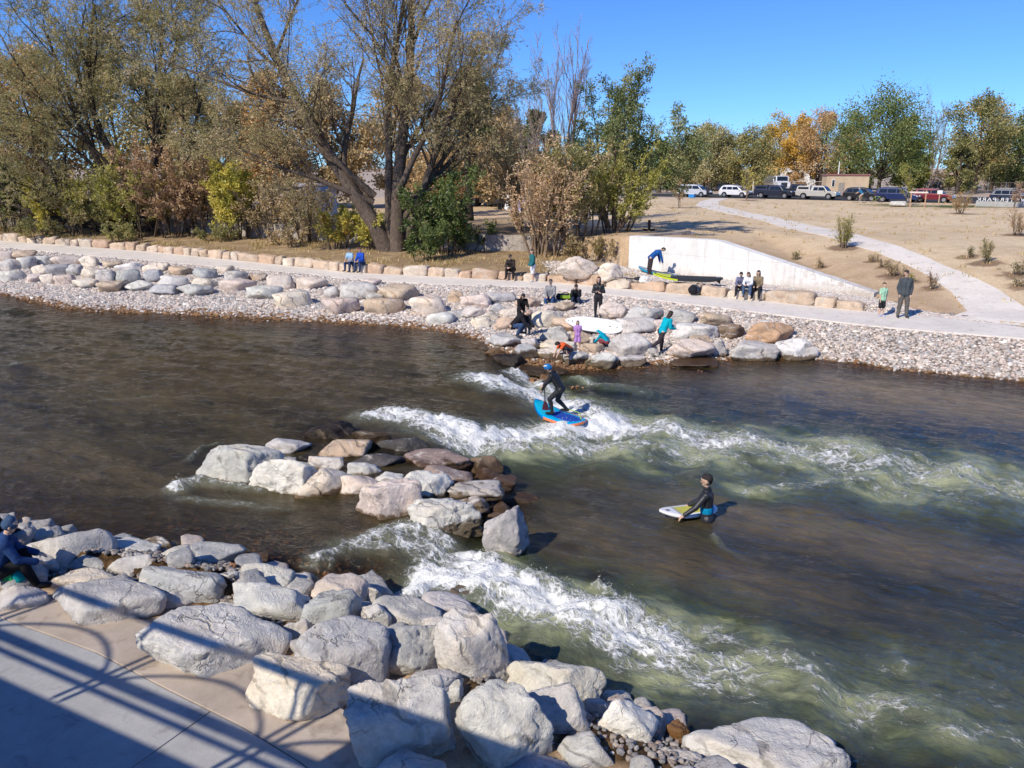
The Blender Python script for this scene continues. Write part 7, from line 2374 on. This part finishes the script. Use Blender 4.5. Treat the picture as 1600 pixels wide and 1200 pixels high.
def car(label, loc, rz, kind, color, topper=False, rack=False, cat="car", name="parked_car", group=None):
    d = PROFILES[kind]
    L, W = d['L'], d['W']
    t = thing(name, label, cat, loc, rz, group)
    hw = W / 2
    def section(outline, w0, w1, z0, z1):
        """extrude a side outline; width tapers from w0 (low) to w1 (high)"""
        n = len(outline)
        V = []
        for s in (-1, 1):
            for (x, z) in outline:
                k = min(1, max(0, (z - z0) / (z1 - z0)))
                V.append((x - L / 2, s * (w0 + (w1 - w0) * k), z))
        F = [tuple(range(n)), tuple(reversed(range(n, 2 * n)))] + [(i, n + i, n + (i + 1) % n, (i + 1) % n) for i in range(n)]
        return V, F
    # wheel arches cut into the lower outline
    bod = list(d['body'])
    arch = []
    for wx in sorted(d['wx'], reverse=True):
        r = d['wr'] + .07
        a0 = [(wx + r * math.cos(a), d['wr'] + r * math.sin(a)) for a in np.linspace(.05, math.pi - .05, 9)]
        arch += a0
    V, F = section(bod + arch, hw - .02, hw - .06, .4, 1.1)
    m = MB(); m.add(V, F); m.build("body", MAT["carpaint"], t, color, bevel=.035)
    V, F = section(d['cab'], hw - .07, hw - .26, d['cab'][0][1], max(q[1] for q in d['cab']))
    m = MB(); m.add(V, F); m.build("cabin", MAT["carpaint"], t, color, bevel=.04)
    zb, zt = d['cab'][0][1], max(q[1] for q in d['cab'])
    def yw(z, o=.012):
        k = (z - zb) / (zt - zb)
        return hw - .07 - .19 * k + o
    for s in (-1, 1):
        for i, (x0, x1) in enumerate(d['wins']):
            z0, z1 = zb + .07, zt - .21
            last = i == len(d['wins']) - 1
            pts = [(x0, z0), (x1 + (.28 if last else 0), z0), (x1 - (.10 if last else 0), z1), (x0 + (.10 if i == 0 else 0), z1)]
            m = MB()
            V = [(x - L / 2, s * yw(z), z) for x, z in pts] + [(x - L / 2, s * yw(z, -.02), z) for x, z in pts]
            m.add(V, [(0, 1, 2, 3), (7, 6, 5, 4)] + [(k, (k + 1) % 4, 4 + (k + 1) % 4, 4 + k) for k in range(4)])
            m.build("side_window", MAT["glass"], t)
    # windscreens
    (xa, za), (xb, zb2) = d['cab'][-1], d['cab'][-2]
    for nm, (xa, za), (xb, zb2) in (("windscreen", d['cab'][-1], d['cab'][-2]), ("rear_window", d['cab'][0], d['cab'][1])):
        s = 1 if nm == "windscreen" else -1
        f0, f1 = .12, .88
        V = []
        for f in (f0, f1):
            x = xa + (xb - xa) * f + .02 * s; z = za + (zb2 - za) * f + .012
            w = yw(z, -.08)
            V += [(x - L / 2, -w, z), (x - L / 2, w, z)]
        m = MB(); m.add(V + [(x - .03 * s, y, z - .015) for x, y, z in V], [(0, 1, 3, 2), (4, 6, 7, 5), (0, 4, 5, 1), (2, 3, 7, 6), (0, 2, 6, 4), (1, 5, 7, 3)]); m.build(nm, MAT["glass"], t)
    for wx in d['wx']:
        for s in (-1, 1):
            m = MB(); r = d['wr']
            m.cyl((wx - L / 2, s * (hw - .22), r), (wx - L / 2, s * (hw - .01), r), r, 20)
            w = m.build("wheel", MAT["rubber"], t, (.02, .02, .021), bevel=.03)
            m = MB(); m.cyl((wx - L / 2, s * (hw - .05), r), (wx - L / 2, s * (hw + .004), r), r * .62, 16); m.build("rim", MAT["metal"], w, (.5, .5, .52))
    zl = d['body'][5][1] - .12
    for s in (-1, 1):
        m = MB(); m.box((d['body'][5][0] - L / 2 + .12, s * (hw - .28), zl), (.16, .36, .16)); m.build("headlight", MAT["gloss"], t, (.75, .77, .8), bevel=.02)
        m = MB(); m.box((.02 - L / 2, s * (hw - .16), .88), (.08, .18, .26)); m.build("tail_light", MAT["gloss"], t, (.35, .02, .02), bevel=.02)
        m = MB(); m.box((d['cab'][-1][0] - L / 2 - .35, s * (hw + .06), zb + .08), (.14, .16, .12)); m.build("mirror", MAT["carpaint"], t, color, bevel=.02)
    m = MB(); m.box((L / 2 - .02, 0, .50), (.12, W * .92, .2)); m.build("bumper", MAT["rubber"], t, (.05, .05, .055), bevel=.03)
    m = MB(); m.box((-L / 2 + .02, 0, .52), (.12, W * .92, .2)); m.build("bumper", MAT["rubber"], t, (.05, .05, .055), bevel=.03)
    if topper:
        V, F = section([(.05, 1.15), (.15, 1.72), (.3, 1.80), (1.95, 1.82), (2.03, 1.15)], hw - .07, hw - .22, 1.15, 1.8)
        m = MB(); m.add(V, F); tp = m.build("topper", MAT["carpaint"], t, color, bevel=.03)
        for s in (-1, 1):
            m = MB(); m.box((1.05 - L / 2, s * (hw - .135), 1.5), (1.45, .05, .30)); m.build("side_window", MAT["glass"], tp)
    if rack:
        for s in (-1, 1):
            m = MB(); m.tube([(.7 - L / 2, s * (hw - .3), zt + .05), (2.4 - L / 2, s * (hw - .3), zt + .05)], .025, 6); m.build("roof_rail", MAT["metal"], t, (.3, .3, .3))
    return t

ROAD_RZ = None
def build_vehicles():
    a, b = at_z(1185, 309, 2.5), at_z(1560, 318, 2.5)
    rz = math.atan2(b.y - a.y, b.x - a.x)
    def at(u, v):
        p = hit(u, v); p.z = tz(p.x, p.y) + .03
        return p
    G = "vehicles parked along the road behind the field"
    car("silver van with a blue cooler beside it, parked leftmost by the road", at(1085, 307.5), rz, 'van', (.50, .51, .53), group=G, cat="van", name="parked_van")
    car("white car parked by the road, between silver van and dark pickup", at(1149, 308.5), rz, 'suv', (.72, .72, .72), group=G, rack=True)
    car("dark navy pickup with canopy, parked behind the silver one", at(1210, 310), rz, 'pickup', (.020, .024, .040), topper=True, group=G, cat="pickup truck", name="pickup_truck")
    car("black pickup half hidden between the navy and the silver pickup", at(1243, 307), rz, 'pickup', (.015, .015, .018), group=G, cat="pickup truck", name="pickup_truck")
    car("silver-beige pickup with canopy, parked before the tan shed", at(1277, 311.5), rz, 'pickup', (.46, .44, .40), topper=True, group=G, cat="pickup truck", name="pickup_truck")
    car("black car parked behind the cyclist", at(1347, 314), rz, 'suv', (.014, .014, .016), group=G, rack=True)
    car("dark blue minivan with roof load, parked right of the cyclist", at(1402, 316), rz, 'van', (.012, .022, .085), group=G, rack=True, cat="van", name="parked_van")
    car("maroon car parked under the tall trees", at(1458, 316.5), rz, 'suv', (.16, .014, .020), group=G)
    car("dark blue car behind the park sign lettering", at(1580, 318), rz, 'suv', (.022, .028, .05), group=G, rack=True)
    car("white car farther back above the silver van", at(1086, 291), rz + .1, 'suv', (.74, .74, .74))
    car("red car on the far lot, next to the blue one", at(1040, 291.5), rz + .2, 'sedan', (.32, .02, .025))
    car("blue car on the far lot behind the red one", at(1049, 287), rz + .3, 'suv', (.03, .10, .32))
    car("white flat-bed pickup at the edge of the field by the elm", at(1014, 299), rz, 'pickup', (.70, .70, .70), cat="pickup truck", name="pickup_truck")
    car("dark car seen end-on behind the white one", at(1135, 299), rz + 1.4, 'suv', (.02, .024, .032))
    car("small white car far behind the white parked one", at(1157, 294), rz + 1.2, 'suv', (.70, .71, .72))
    car("black car far off at the fence, left of the tall olive tree", at(1471, 297), rz + 1.3, 'suv', (.015, .015, .018))
    car("charcoal car far off at the fence, right of the tall olive tree", at(1512, 298), rz + .1, 'suv', (.04, .042, .048))
    c = at_depth(757, 96); c.z += .02
    car("white car behind the great willow, by the pale house", c, rz + .1, 'suv', (.72, .72, .72))
    c = at_depth(846, 92); c.z += .02
    car("white car half hidden by the straw-coloured thicket", c, rz - .9, 'sedan', (.72, .72, .72))
    # red trailer beside the far white car
    c = at(1103, 289)
    t = thing("cargo_trailer", "low red trailer beside the far white car", "trailer", c, rz)
    m = MB(); m.box((0, 0, 1.0), (3.4, 1.8, 1.2)); m.build("box", MAT["paint"], t, (.32, .035, .03), bevel=.04)
    for s in (-1, 1):
        m = MB(); m.cyl((0, s * .75, .34), (0, s * .96, .34), .34, 16); m.build("wheel", MAT["rubber"], t, (.02, .02, .02))
    m = MB(); m.tube([(1.7, 0, .5), (2.8, 0, .5)], .05, 6); m.build("hitch", MAT["metal"], t, (.2, .2, .2))
    # flat black trailer
    c = at_depth(787, 88)
    t = thing("flat_trailer", "low black flat trailer beside the lilac tent", "trailer", c, rz)
    m = MB(); m.box((0, 0, .62), (3.6, 1.7, .16)); m.build("bed", MAT["paint"], t, (.02, .02, .022), bevel=.02)
    m = MB(); m.box((0, -.84, .95), (3.6, .05, .07)); m.build("side_rail", MAT["paint"], t, (.03, .03, .03))
    for s in (-1, 1):
        m = MB(); m.cyl((.2, s * .7, .34), (.2, s * .92, .34), .34, 16); m.build("wheel", MAT["rubber"], t, (.02, .02, .02))
    # tanker truck
    c = at(1214, 301)
    t = thing("tanker_truck", "white tractor truck with a silver tank, on the lot behind the pickups", "truck", c, rz - .9)
    m = MB(); m.prism([(1.2, .9), (3.9, .9), (3.95, 1.9), (2.75, 2.05), (2.5, 3.0), (1.2, 3.05)], -1.15, 1.15, 'y'); m.build("cab", MAT["carpaint"], t, (.74, .75, .76), bevel=.06)
    m = MB(); m.add([(2.74, -1.0, 2.12), (2.74, 1.0, 2.12), (2.54, .95, 2.92), (2.54, -.95, 2.92)], [(0, 1, 2, 3)]); m.build("windscreen", MAT["glass"], t)
    for s in (-1, 1):
        m = MB(); m.box((1.95, s * 1.155, 2.5), (.9, .02, .7)); m.build("side_window", MAT["glass"], t)
        m = MB(); m.box((3.93, s * .85, 1.35), (.06, .4, .25)); m.build("headlight", MAT["gloss"], t, (.8, .8, .8))
    m = MB(); m.box((3.96, 0, 1.45), (.05, 1.1, .8)); m.build("grille", MAT["metal"], t, (.12, .12, .13), bevel=.02)
    m = MB(); m.tube([(-6.2, 0, 1.95), (-6.0, 0, 1.95), (.5, 0, 1.95), (.7, 0, 1.95)], [.75, 1.05, 1.05, .75], 20); m.build("tank", MAT["metal"], t, (.62, .63, .64), smooth_shade=False)
    m = MB(); m.box((-1.2, 0, .78), (9.6, .9, .22)); m.build("chassis", MAT["paint"], t, (.03, .03, .03))
    for wx in (3.2, .1, -1.1, -4.4, -5.6):
        for s in (-1, 1):
            m = MB(); m.cyl((wx, s * .75, .52), (wx, s * 1.18, .52), .52, 18); w = m.build("wheel", MAT["rubber"], t, (.02, .02, .02))
            m = MB(); m.cyl((wx, s * 1.1, .52), (wx, s * 1.20, .52), .28, 12); m.build("rim", MAT["metal"], w, (.5, .5, .5))
    # cooler
    p = at(1081, 309.5)
    t = thing("cooler_box", "bright blue cooler box on the ground before the silver van", "cooler", p, rz)
    m = MB(); m.box((0, 0, .28), (.9, .5, .5)); m.build("tub", MAT["paint"], t, (.03, .22, .55), bevel=.04)
    m = MB(); m.box((0, 0, .575), (.94, .54, .08)); m.build("lid", MAT["paint"], t, (.70, .72, .75), bevel=.02)
    # cyclist
    p = at(1344, 317)
    bicycle(p, rz + math.pi)
    T, q = person("cyclist in blue shirt and khaki shorts riding a bicycle at the edge of the field", p + Vector((.18 * math.cos(rz), .18 * math.sin(rz), .92)), rz + math.pi / 2, 1.78, 'cycle', top=(.03, .17, .36), legs=(.45, .36, .27), leg='short', sleeve='short', hair=None, helmet=(.3, .3, .32), shoes=(.3, .3, .3), vox=.02)
    # second bicycle with trailer-like child seat leaning
    p2 = at(1369, 317.5)
    bicycle(p2, rz, "second bicycle parked close behind the cyclist, lime frame", (.35, .45, .05))
    # people by the vehicles
    person("person in dark clothes standing at the nose of the silver van", at(1105, 308.5), rz, 1.75, 'stand', top=(.03, .03, .04), legs=(.03, .03, .035), vox=.025)
    person("person in a light shirt standing beside the white parked car", at(1167, 310), rz + 2, 1.7, 'stand', top=(.30, .26, .22), legs=(.04, .04, .05), vox=.025)
    person("person in black standing behind the maroon car", at(1468, 311), rz + 3, 1.85, 'pockets', top=(.02, .02, .024), legs=(.02, .02, .024), vox=.025)

def bicycle(p, rz, label="bicycle ridden by the man in the blue shirt", col=(.10, .12, .06)):
    t = thing("bicycle", label, "bicycle", p, rz)
    for x in (-.52, .52):
        m = MB(); pts = [(x + .33 * math.cos(a), 0, .34 + .33 * math.sin(a)) for a in np.linspace(0, 2 * math.pi, 25)]
        m.tube(pts, .022, 6, cap=False); w = m.build("wheel", MAT["rubber"], t, (.025, .025, .025))
        m = MB()
        for a in np.linspace(0, math.pi, 7)[:-1]:
            m.tube([(x + .32 * math.cos(a), 0, .34 + .32 * math.sin(a)), (x - .32 * math.cos(a), 0, .34 - .32 * math.sin(a))], .004, 4)
        m.build("spokes", MAT["metal"], w, (.5, .5, .5))
    m = MB()
    bb, st, hd, rr, fr = (-.08, 0, .30), (-.22, 0, .82), (.36, 0, .80), (-.52, 0, .34), (.52, 0, .34)
    for a, b in ((bb, st), (st, hd), (bb, hd), (bb, rr), (st, rr), (hd, fr)): m.tube([a, b], .018, 6)
    m.build("frame", MAT["paint"], t, col)
    m = MB(); m.box((-.24, 0, .90), (.26, .13, .06)); m.build("saddle", MAT["rubber"], t, (.03, .03, .03), bevel=.02)
    m = MB(); m.tube([hd, (.34, 0, .96)], .015, 6); m.tube([(.30, -.28, 1.0), (.36, -.1, .97), (.36, .1, .97), (.30, .28, 1.0)], .014, 6); m.build("handlebar", MAT["metal"], t, (.1, .1, .1))
    m = MB(); m.tube([(-.08, -.06, .30), (-.08, .06, .30)], .09, 12); m.tube([(-.08, -.1, .30), (.06, -.1, .22)], .012, 5); m.tube([(-.08, .1, .30), (-.22, .1, .38)], .012, 5); m.build("crank", MAT["metal"], t, (.2, .2, .2))
    return t

def house(name, label, loc, rz, L, D, Hh, col, roofc, roof_h=1.4, windows=(), door=None, flat=False):
    t = thing(name, label, "building", loc, rz)
    m = MB(); m.box((0, 0, Hh / 2 - .2), (L, D, Hh + .4)); m.build("wall", MAT["plaster"], t, col)
    if flat:
        m = MB(); m.box((0, 0, Hh + .12), (L + .3, D + .3, .22)); m.build("roof", MAT["paint"], t, roofc, bevel=.02)
    else:
        m = MB(); e = .35
        m.prism([(-D / 2 - e, Hh - .02), (D / 2 + e, Hh - .02), (0, Hh + roof_h)], -L / 2 - e, L / 2 + e, 'x'); m.build("roof", MAT["paint"], t, roofc)
    for (x, z, w, h) in windows:
        m = MB(); m.box((x, -D / 2 - .03, z), (w + .16, .10, h + .16)); f = m.build("window", MAT["paint"], t, (.7, .7, .68), bevel=.01)
        m = MB(); m.box((x, -D / 2 - .075, z), (w, .04, h)); m.build("pane", MAT["glass"], f)
    if door:
        x, w, h = door
        m = MB(); m.box((x, -D / 2 - .03, h / 2), (w, .10, h)); dd = m.build("door", MAT["paint"], t, (.30, .26, .22), bevel=.01)
        m = MB(); m.box((x + w * .35, -D / 2 - .10, h * .48), (.05, .06, .16)); m.build("handle", MAT["metal"], dd, (.3, .3, .3))
    return t

def build_background():
    c = at_depth(748, 104); house("pale_house", "pale grey house with light roof behind the great willow and white car", c, -.25, 11, 7, 3.0, (.62, .61, .60), (.50, .50, .51), 1.3, [(-3, 1.5, 1.2, 1.1), (0, 1.5, 1.2, 1.1)], (3, 1, 2.1))
    c = at_depth(492, 76); house("white_shed", "small white shed glimpsed between drab shrubs and willow trunks", c, -.2, 3.2, 3, 2.2, (.74, .74, .73), (.45, .43, .42), .7, [(.6, 1.3, .6, .6)], (-.7, .8, 1.8))
    c = at_depth(1226, 215); house("orange_house", "ochre and white two-storey house showing through the yellow trees", c, -.1, 15, 9, 8.0, (.62, .36, .12), (.52, .42, .36), 1.2, [(x, z, 1.5, 1.7) for x in (-5.5, -2, 1.5, 5) for z in (2.4, 5.8)], (6.6, 1.1, 2.2))
    c = at_depth(1244, 208); house("white_annex", "white lower building in front of the ochre house", c, -.1, 9, 6, 5.2, (.78, .77, .74), (.62, .60, .58), 1.0, [(x, 2.8, 1.3, 1.6) for x in (-2.6, .2, 3)])
    c = at_depth(1318, 138); house("tan_shed", "low tan block shed with dull red flat roof beside the biggest tree", c, -.2, 6.6, 4.5, 3.1, (.52, .40, .27), (.30, .13, .11), 0, [(-2.2, 1.9, .35, 1.0)], (-.9, .9, 2.0), flat=True)
    # light poles
    for u, v, top, lab, arm in ((1278.5, 297, 257, "tall white lamp post standing left of the tan shed", True), (1307, 302, 254, "thin white pole in front of the tan shed", False), (1065, 293, 250, "thin pale pole by the grey-green willow", False)):
        p = hit(u, v); t_ = depth_of(p); h = (v - top) * t_ / FPX
        t = thing("lamp_post", lab, "lamp post", p)
        m = MB(); m.tube([(0, 0, -.1), (0, 0, h)], [.14, .09], 8); m.build("pole", MAT["paint"], t, (.72, .72, .71))
        m = MB(); m.box((0, 0, .1), (.45, .45, .3)); m.build("base", MAT["lower_concrete"], t, bevel=.03)
        if arm:
            m = MB(); m.tube([(0, 0, h - .1), (1.0, 0, h + .08)], .05, 6); a = m.build("arm", MAT["paint"], t, (.72, .72, .71))
            m = MB(); m.box((1.15, 0, h + .07), (.6, .26, .12)); m.build("lamp_head", MAT["paint"], t, (.6, .6, .6), bevel=.03)
    # chain-link fence: posts and rails, mesh as fine wires
    for (u0, v0, u1, v1, lab) in ((1105, 297, 1285, 299, "long chain-link fence behind the lot, left of the tan shed"), (1440, 300, 1660, 304, "long chain-link fence behind the lot, right of the biggest tree")):
        a, b = hit(u0, v0), hit(u1, v1)
        t = thing("chain_fence", lab, "fence", a)
        d = b - a; L = d.length; n = int(L / 3)
        for k in range(n + 1):
            q = d * (k / n)
            m = MB(); m.tube([(q.x, q.y, q.z - .1), (q.x, q.y, q.z + 1.95)], .035, 6); m.build("post", MAT["metal"], t, (.5, .5, .5))
        m = MB(); m.tube([(0, 0, 1.9), (d.x, d.y, d.z + 1.9)], .025, 6); m.build("top_rail", MAT["metal"], t, (.5, .5, .5))
        m = MB()
        for z in np.linspace(.05, 1.85, 13): m.tube([(0, 0, z), (d.x, d.y, d.z + z)], .006, 3)
        m.build("wire_mesh", MAT["metal"], t, (.45, .45, .45))
    # park sign seen from behind
    a, b = hit(1524, 322.5), hit(1640, 325.5)
    d = b - a; rz = math.atan2(d.y, d.x)
    t = thing("park_sign", "low pale sign wall carrying raised white letters that read EWATER PARK, seen from behind", "sign", a, rz)
    L = d.length
    px = depth_of(a) / FPX
    wh = 8.0 * px
    m = MB(); m.box((L / 2, 0, wh / 2 - .1), (L, .5, wh + .2)); m.build("sign_wall", MAT["lower_concrete"], t, bevel=.02)
    cu = bpy.data.curves.new("lettering", 'FONT'); cu.body = "EWATER PARK"; cu.extrude = .06; cu.align_x = 'RIGHT'; cu.size = 1.0; cu.space_character = 1.18
    o = bpy.data.objects.new("lettering_src", cu); COL.objects.link(o)
    bpy.context.view_layer.update()
    dg = bpy.context.evaluated_depsgraph_get()
    me = bpy.data.meshes.new_from_object(o.evaluated_get(dg))
    w = o.dimensions.x
    bpy.data.objects.remove(o); bpy.data.curves.remove(cu)
    lo = link("lettering", me, [MAT["paint"]], t, (.74, .74, .74))
    want = 74 * px
    s = want / w; sz = 5.6 * px / .72
    # readable from the road side, so mirrored from here
    lo.scale = (s, sz, 1)
    lo.rotation_euler = (math.pi / 2, 0, math.pi)
    lo.location = (.2 * px, 0, wh + .02)
    # sign board on two wooden legs and small sign
    for u, v, lab in ((1433, 324, "bare timber frame of two posts and a crossbar before the navy van"),):
        p = hit(u, v)
        t = thing("timber_frame", lab, "frame", p, rz)
        for x in (-.75, .75):
            m = MB(); m.box((x, 0, .9), (.12, .12, 2.0)); m.build("post", MAT["timber"], t, (.42, .26, .16))
        m = MB(); m.box((0, -.09, 1.65), (1.9, .05, .16)); m.build("crossbar", MAT["timber"], t, (.62, .58, .52))
    p = hit(1466, 321.5)
    t = thing("small_sign", "small white sign on a wooden post below the maroon car", "sign", p, rz)
    m = MB(); m.box((0, 0, .8), (.11, .11, 1.8)); m.build("post", MAT["timber"], t, (.48, .33, .22))
    m = MB(); m.box((0, -.08, 1.55), (.55, .04, .42)); m.build("board", MAT["paint"], t, (.74, .72, .68))
    # white marker posts by the path end
    for u, v, lab in ((1125, 305.5, "short white marker post right of the silver van"), (1184, 306.5, "short white marker post left of the dark navy pickup"), (1176, 303, "tall thin white marker post by the yellow-green sapling")):
        p = hit(u, v)
        m = MB(); m.tube([(p.x, p.y, p.z - .1), (p.x, p.y, p.z + (1.0 if "short" in lab else 2.2))], .07, 8)
        tag(m.build("marker_post", MAT["paint"], color=(.74, .74, .73)), lab, "post")
    # dark timber post near the white wall's return, with base
    p = hit(1014, 361)
    m = MB(); m.box((p.x, p.y, p.z + .3), (.16, .16, .8)); m.box((p.x, p.y, p.z + .06), (.7, .3, .16))
    tag(m.build("wooden_stump_post", MAT["timber"], color=(.08, .05, .04)), "short dark timber post on the soil above the white wall", "post")
    # lilac and white tent and flag by the lot
    c = at_depth(812, 86)
    t = thing("small_tent", "white and lilac pop-up tent seen through the thicket", "tent", c, -.2)
    m = MB(); m.add([(-1.3, -.8, 0), (1.3, -.8, 0), (1.3, .8, 0), (-1.3, .8, 0), (-1.0, 0, 1.5), (1.0, 0, 1.35)], [(0, 1, 5, 4), (2, 3, 4, 5), (1, 2, 5), (3, 0, 4)]); m.build("fly_sheet", MAT["cloth"], t, (.38, .36, .58))
    m = MB(); m.add([(-1.5, -.82, 0), (-.9, -.86, 0), (-1.2, -.3, 2.1)], [(0, 1, 2)]); m.build("flap", MAT["cloth"], t, (.8, .8, .82))
    c = at_depth(808, 95)
    t = thing("market_canopy", "green and white canopy on thin legs behind the lilac tent", "canopy", c, -.2)
    for x in (-.9, .9):
        for y in (-.9, .9):
            m = MB(); m.cyl((x, y, 0), (x, y, 2.0), .03, 6); m.build("leg", MAT["metal"], t, (.6, .6, .6))
    m = MB(); m.add([(-1, -1, 2.0), (1, -1, 2.0), (1, 1, 2.0), (-1, 1, 2.0), (0, 0, 2.6)], [(0, 1, 4), (1, 2, 4), (2, 3, 4), (3, 0, 4)]); m.build("top", MAT["cloth"], t, (.14, .42, .22))
# ------------------------------------------------------------------ light, sky, camera
def build_light_and_camera():
    w = bpy.data.worlds.new("World")
    scene.world = w
    w.use_nodes = True
    t = w.node_tree
    t.nodes.clear()
    out = t.nodes.new("ShaderNodeOutputWorld")
    bg = t.nodes.new("ShaderNodeBackground")
    sky = t.nodes.new("ShaderNodeTexSky")
    sky.sky_type = 'NISHITA'
    sky.sun_disc = False
    el, az = R(39.5), R(223)
    sky.sun_elevation = el
    sky.sun_rotation = az
    sky.altitude = 1400
    sky.air_density = 1.0
    sky.dust_density = 0.0
    sky.ozone_density = 2.2
    hs = t.nodes.new("ShaderNodeMix")
    hs.data_type = 'RGBA'; hs.blend_type = 'MULTIPLY'
    hs.inputs[0].default_value = 1.0
    hs.inputs[7].default_value = (0.40, 0.71, 1.26, 1)
    t.links.new(sky.outputs[0], hs.inputs[6])
    t.links.new(hs.outputs[2], bg.inputs["Color"])
    bg.inputs["Strength"].default_value = 0.125
    t.links.new(bg.outputs[0], out.inputs["Surface"])
    L = bpy.data.lights.new("sun", 'SUN')
    L.energy = 5.0
    L.angle = R(0.5)
    L.color = (1.0, 0.915, 0.78)
    o = bpy.data.objects.new("sun", L)
    COL.objects.link(o)
    d = Vector((math.sin(az) * math.cos(el), math.cos(az) * math.cos(el), math.sin(el)))   # towards the sun
    o.rotation_euler = (-d).to_track_quat('-Z', 'Y').to_euler()
    cam = bpy.data.cameras.new("camera")
    cam.sensor_width = 36.0
    cam.lens = FPX / 1600 * 36.0
    cam.clip_end = 8000
    cam.clip_start = 0.05
    co = bpy.data.objects.new("camera", cam)
    COL.objects.link(co)
    co.location = (0, 0, HCAM)
    co.rotation_euler = (math.pi / 2 - PITCH, 0, 0)
    scene.camera = co
    scene.view_settings.view_transform = 'Standard'
    scene.view_settings.look = 'None'
    scene.view_settings.exposure = 0
    scene.view_settings.gamma = 1
    scene.cycles.use_adaptive_sampling = True
    scene.cycles.adaptive_threshold = 0.02
    scene.cycles.max_bounces = 6
    scene.cycles.transparent_max_bounces = 12
    scene.cycles.use_denoising = True

import os as _os, time as _time
_t0 = _time.time()
_skip = set()
def _run(f):
    t = _time.time()
    f()
    print("STEP", f.__name__, round(_time.time() - t, 1))

STEPS = ["build_light_and_camera", "build_terrain", "build_paths", "near_rocks", "island_rocks", "island_fillers", "far_rocks", "path_blocks", "gravel", "build_water",
         "build_walls", "build_plaza", "build_bridge", "build_trees", "build_people", "build_gear", "build_vehicles", "build_background"]
for s in STEPS:
    f = globals().get(s)
    if f: _run(f)
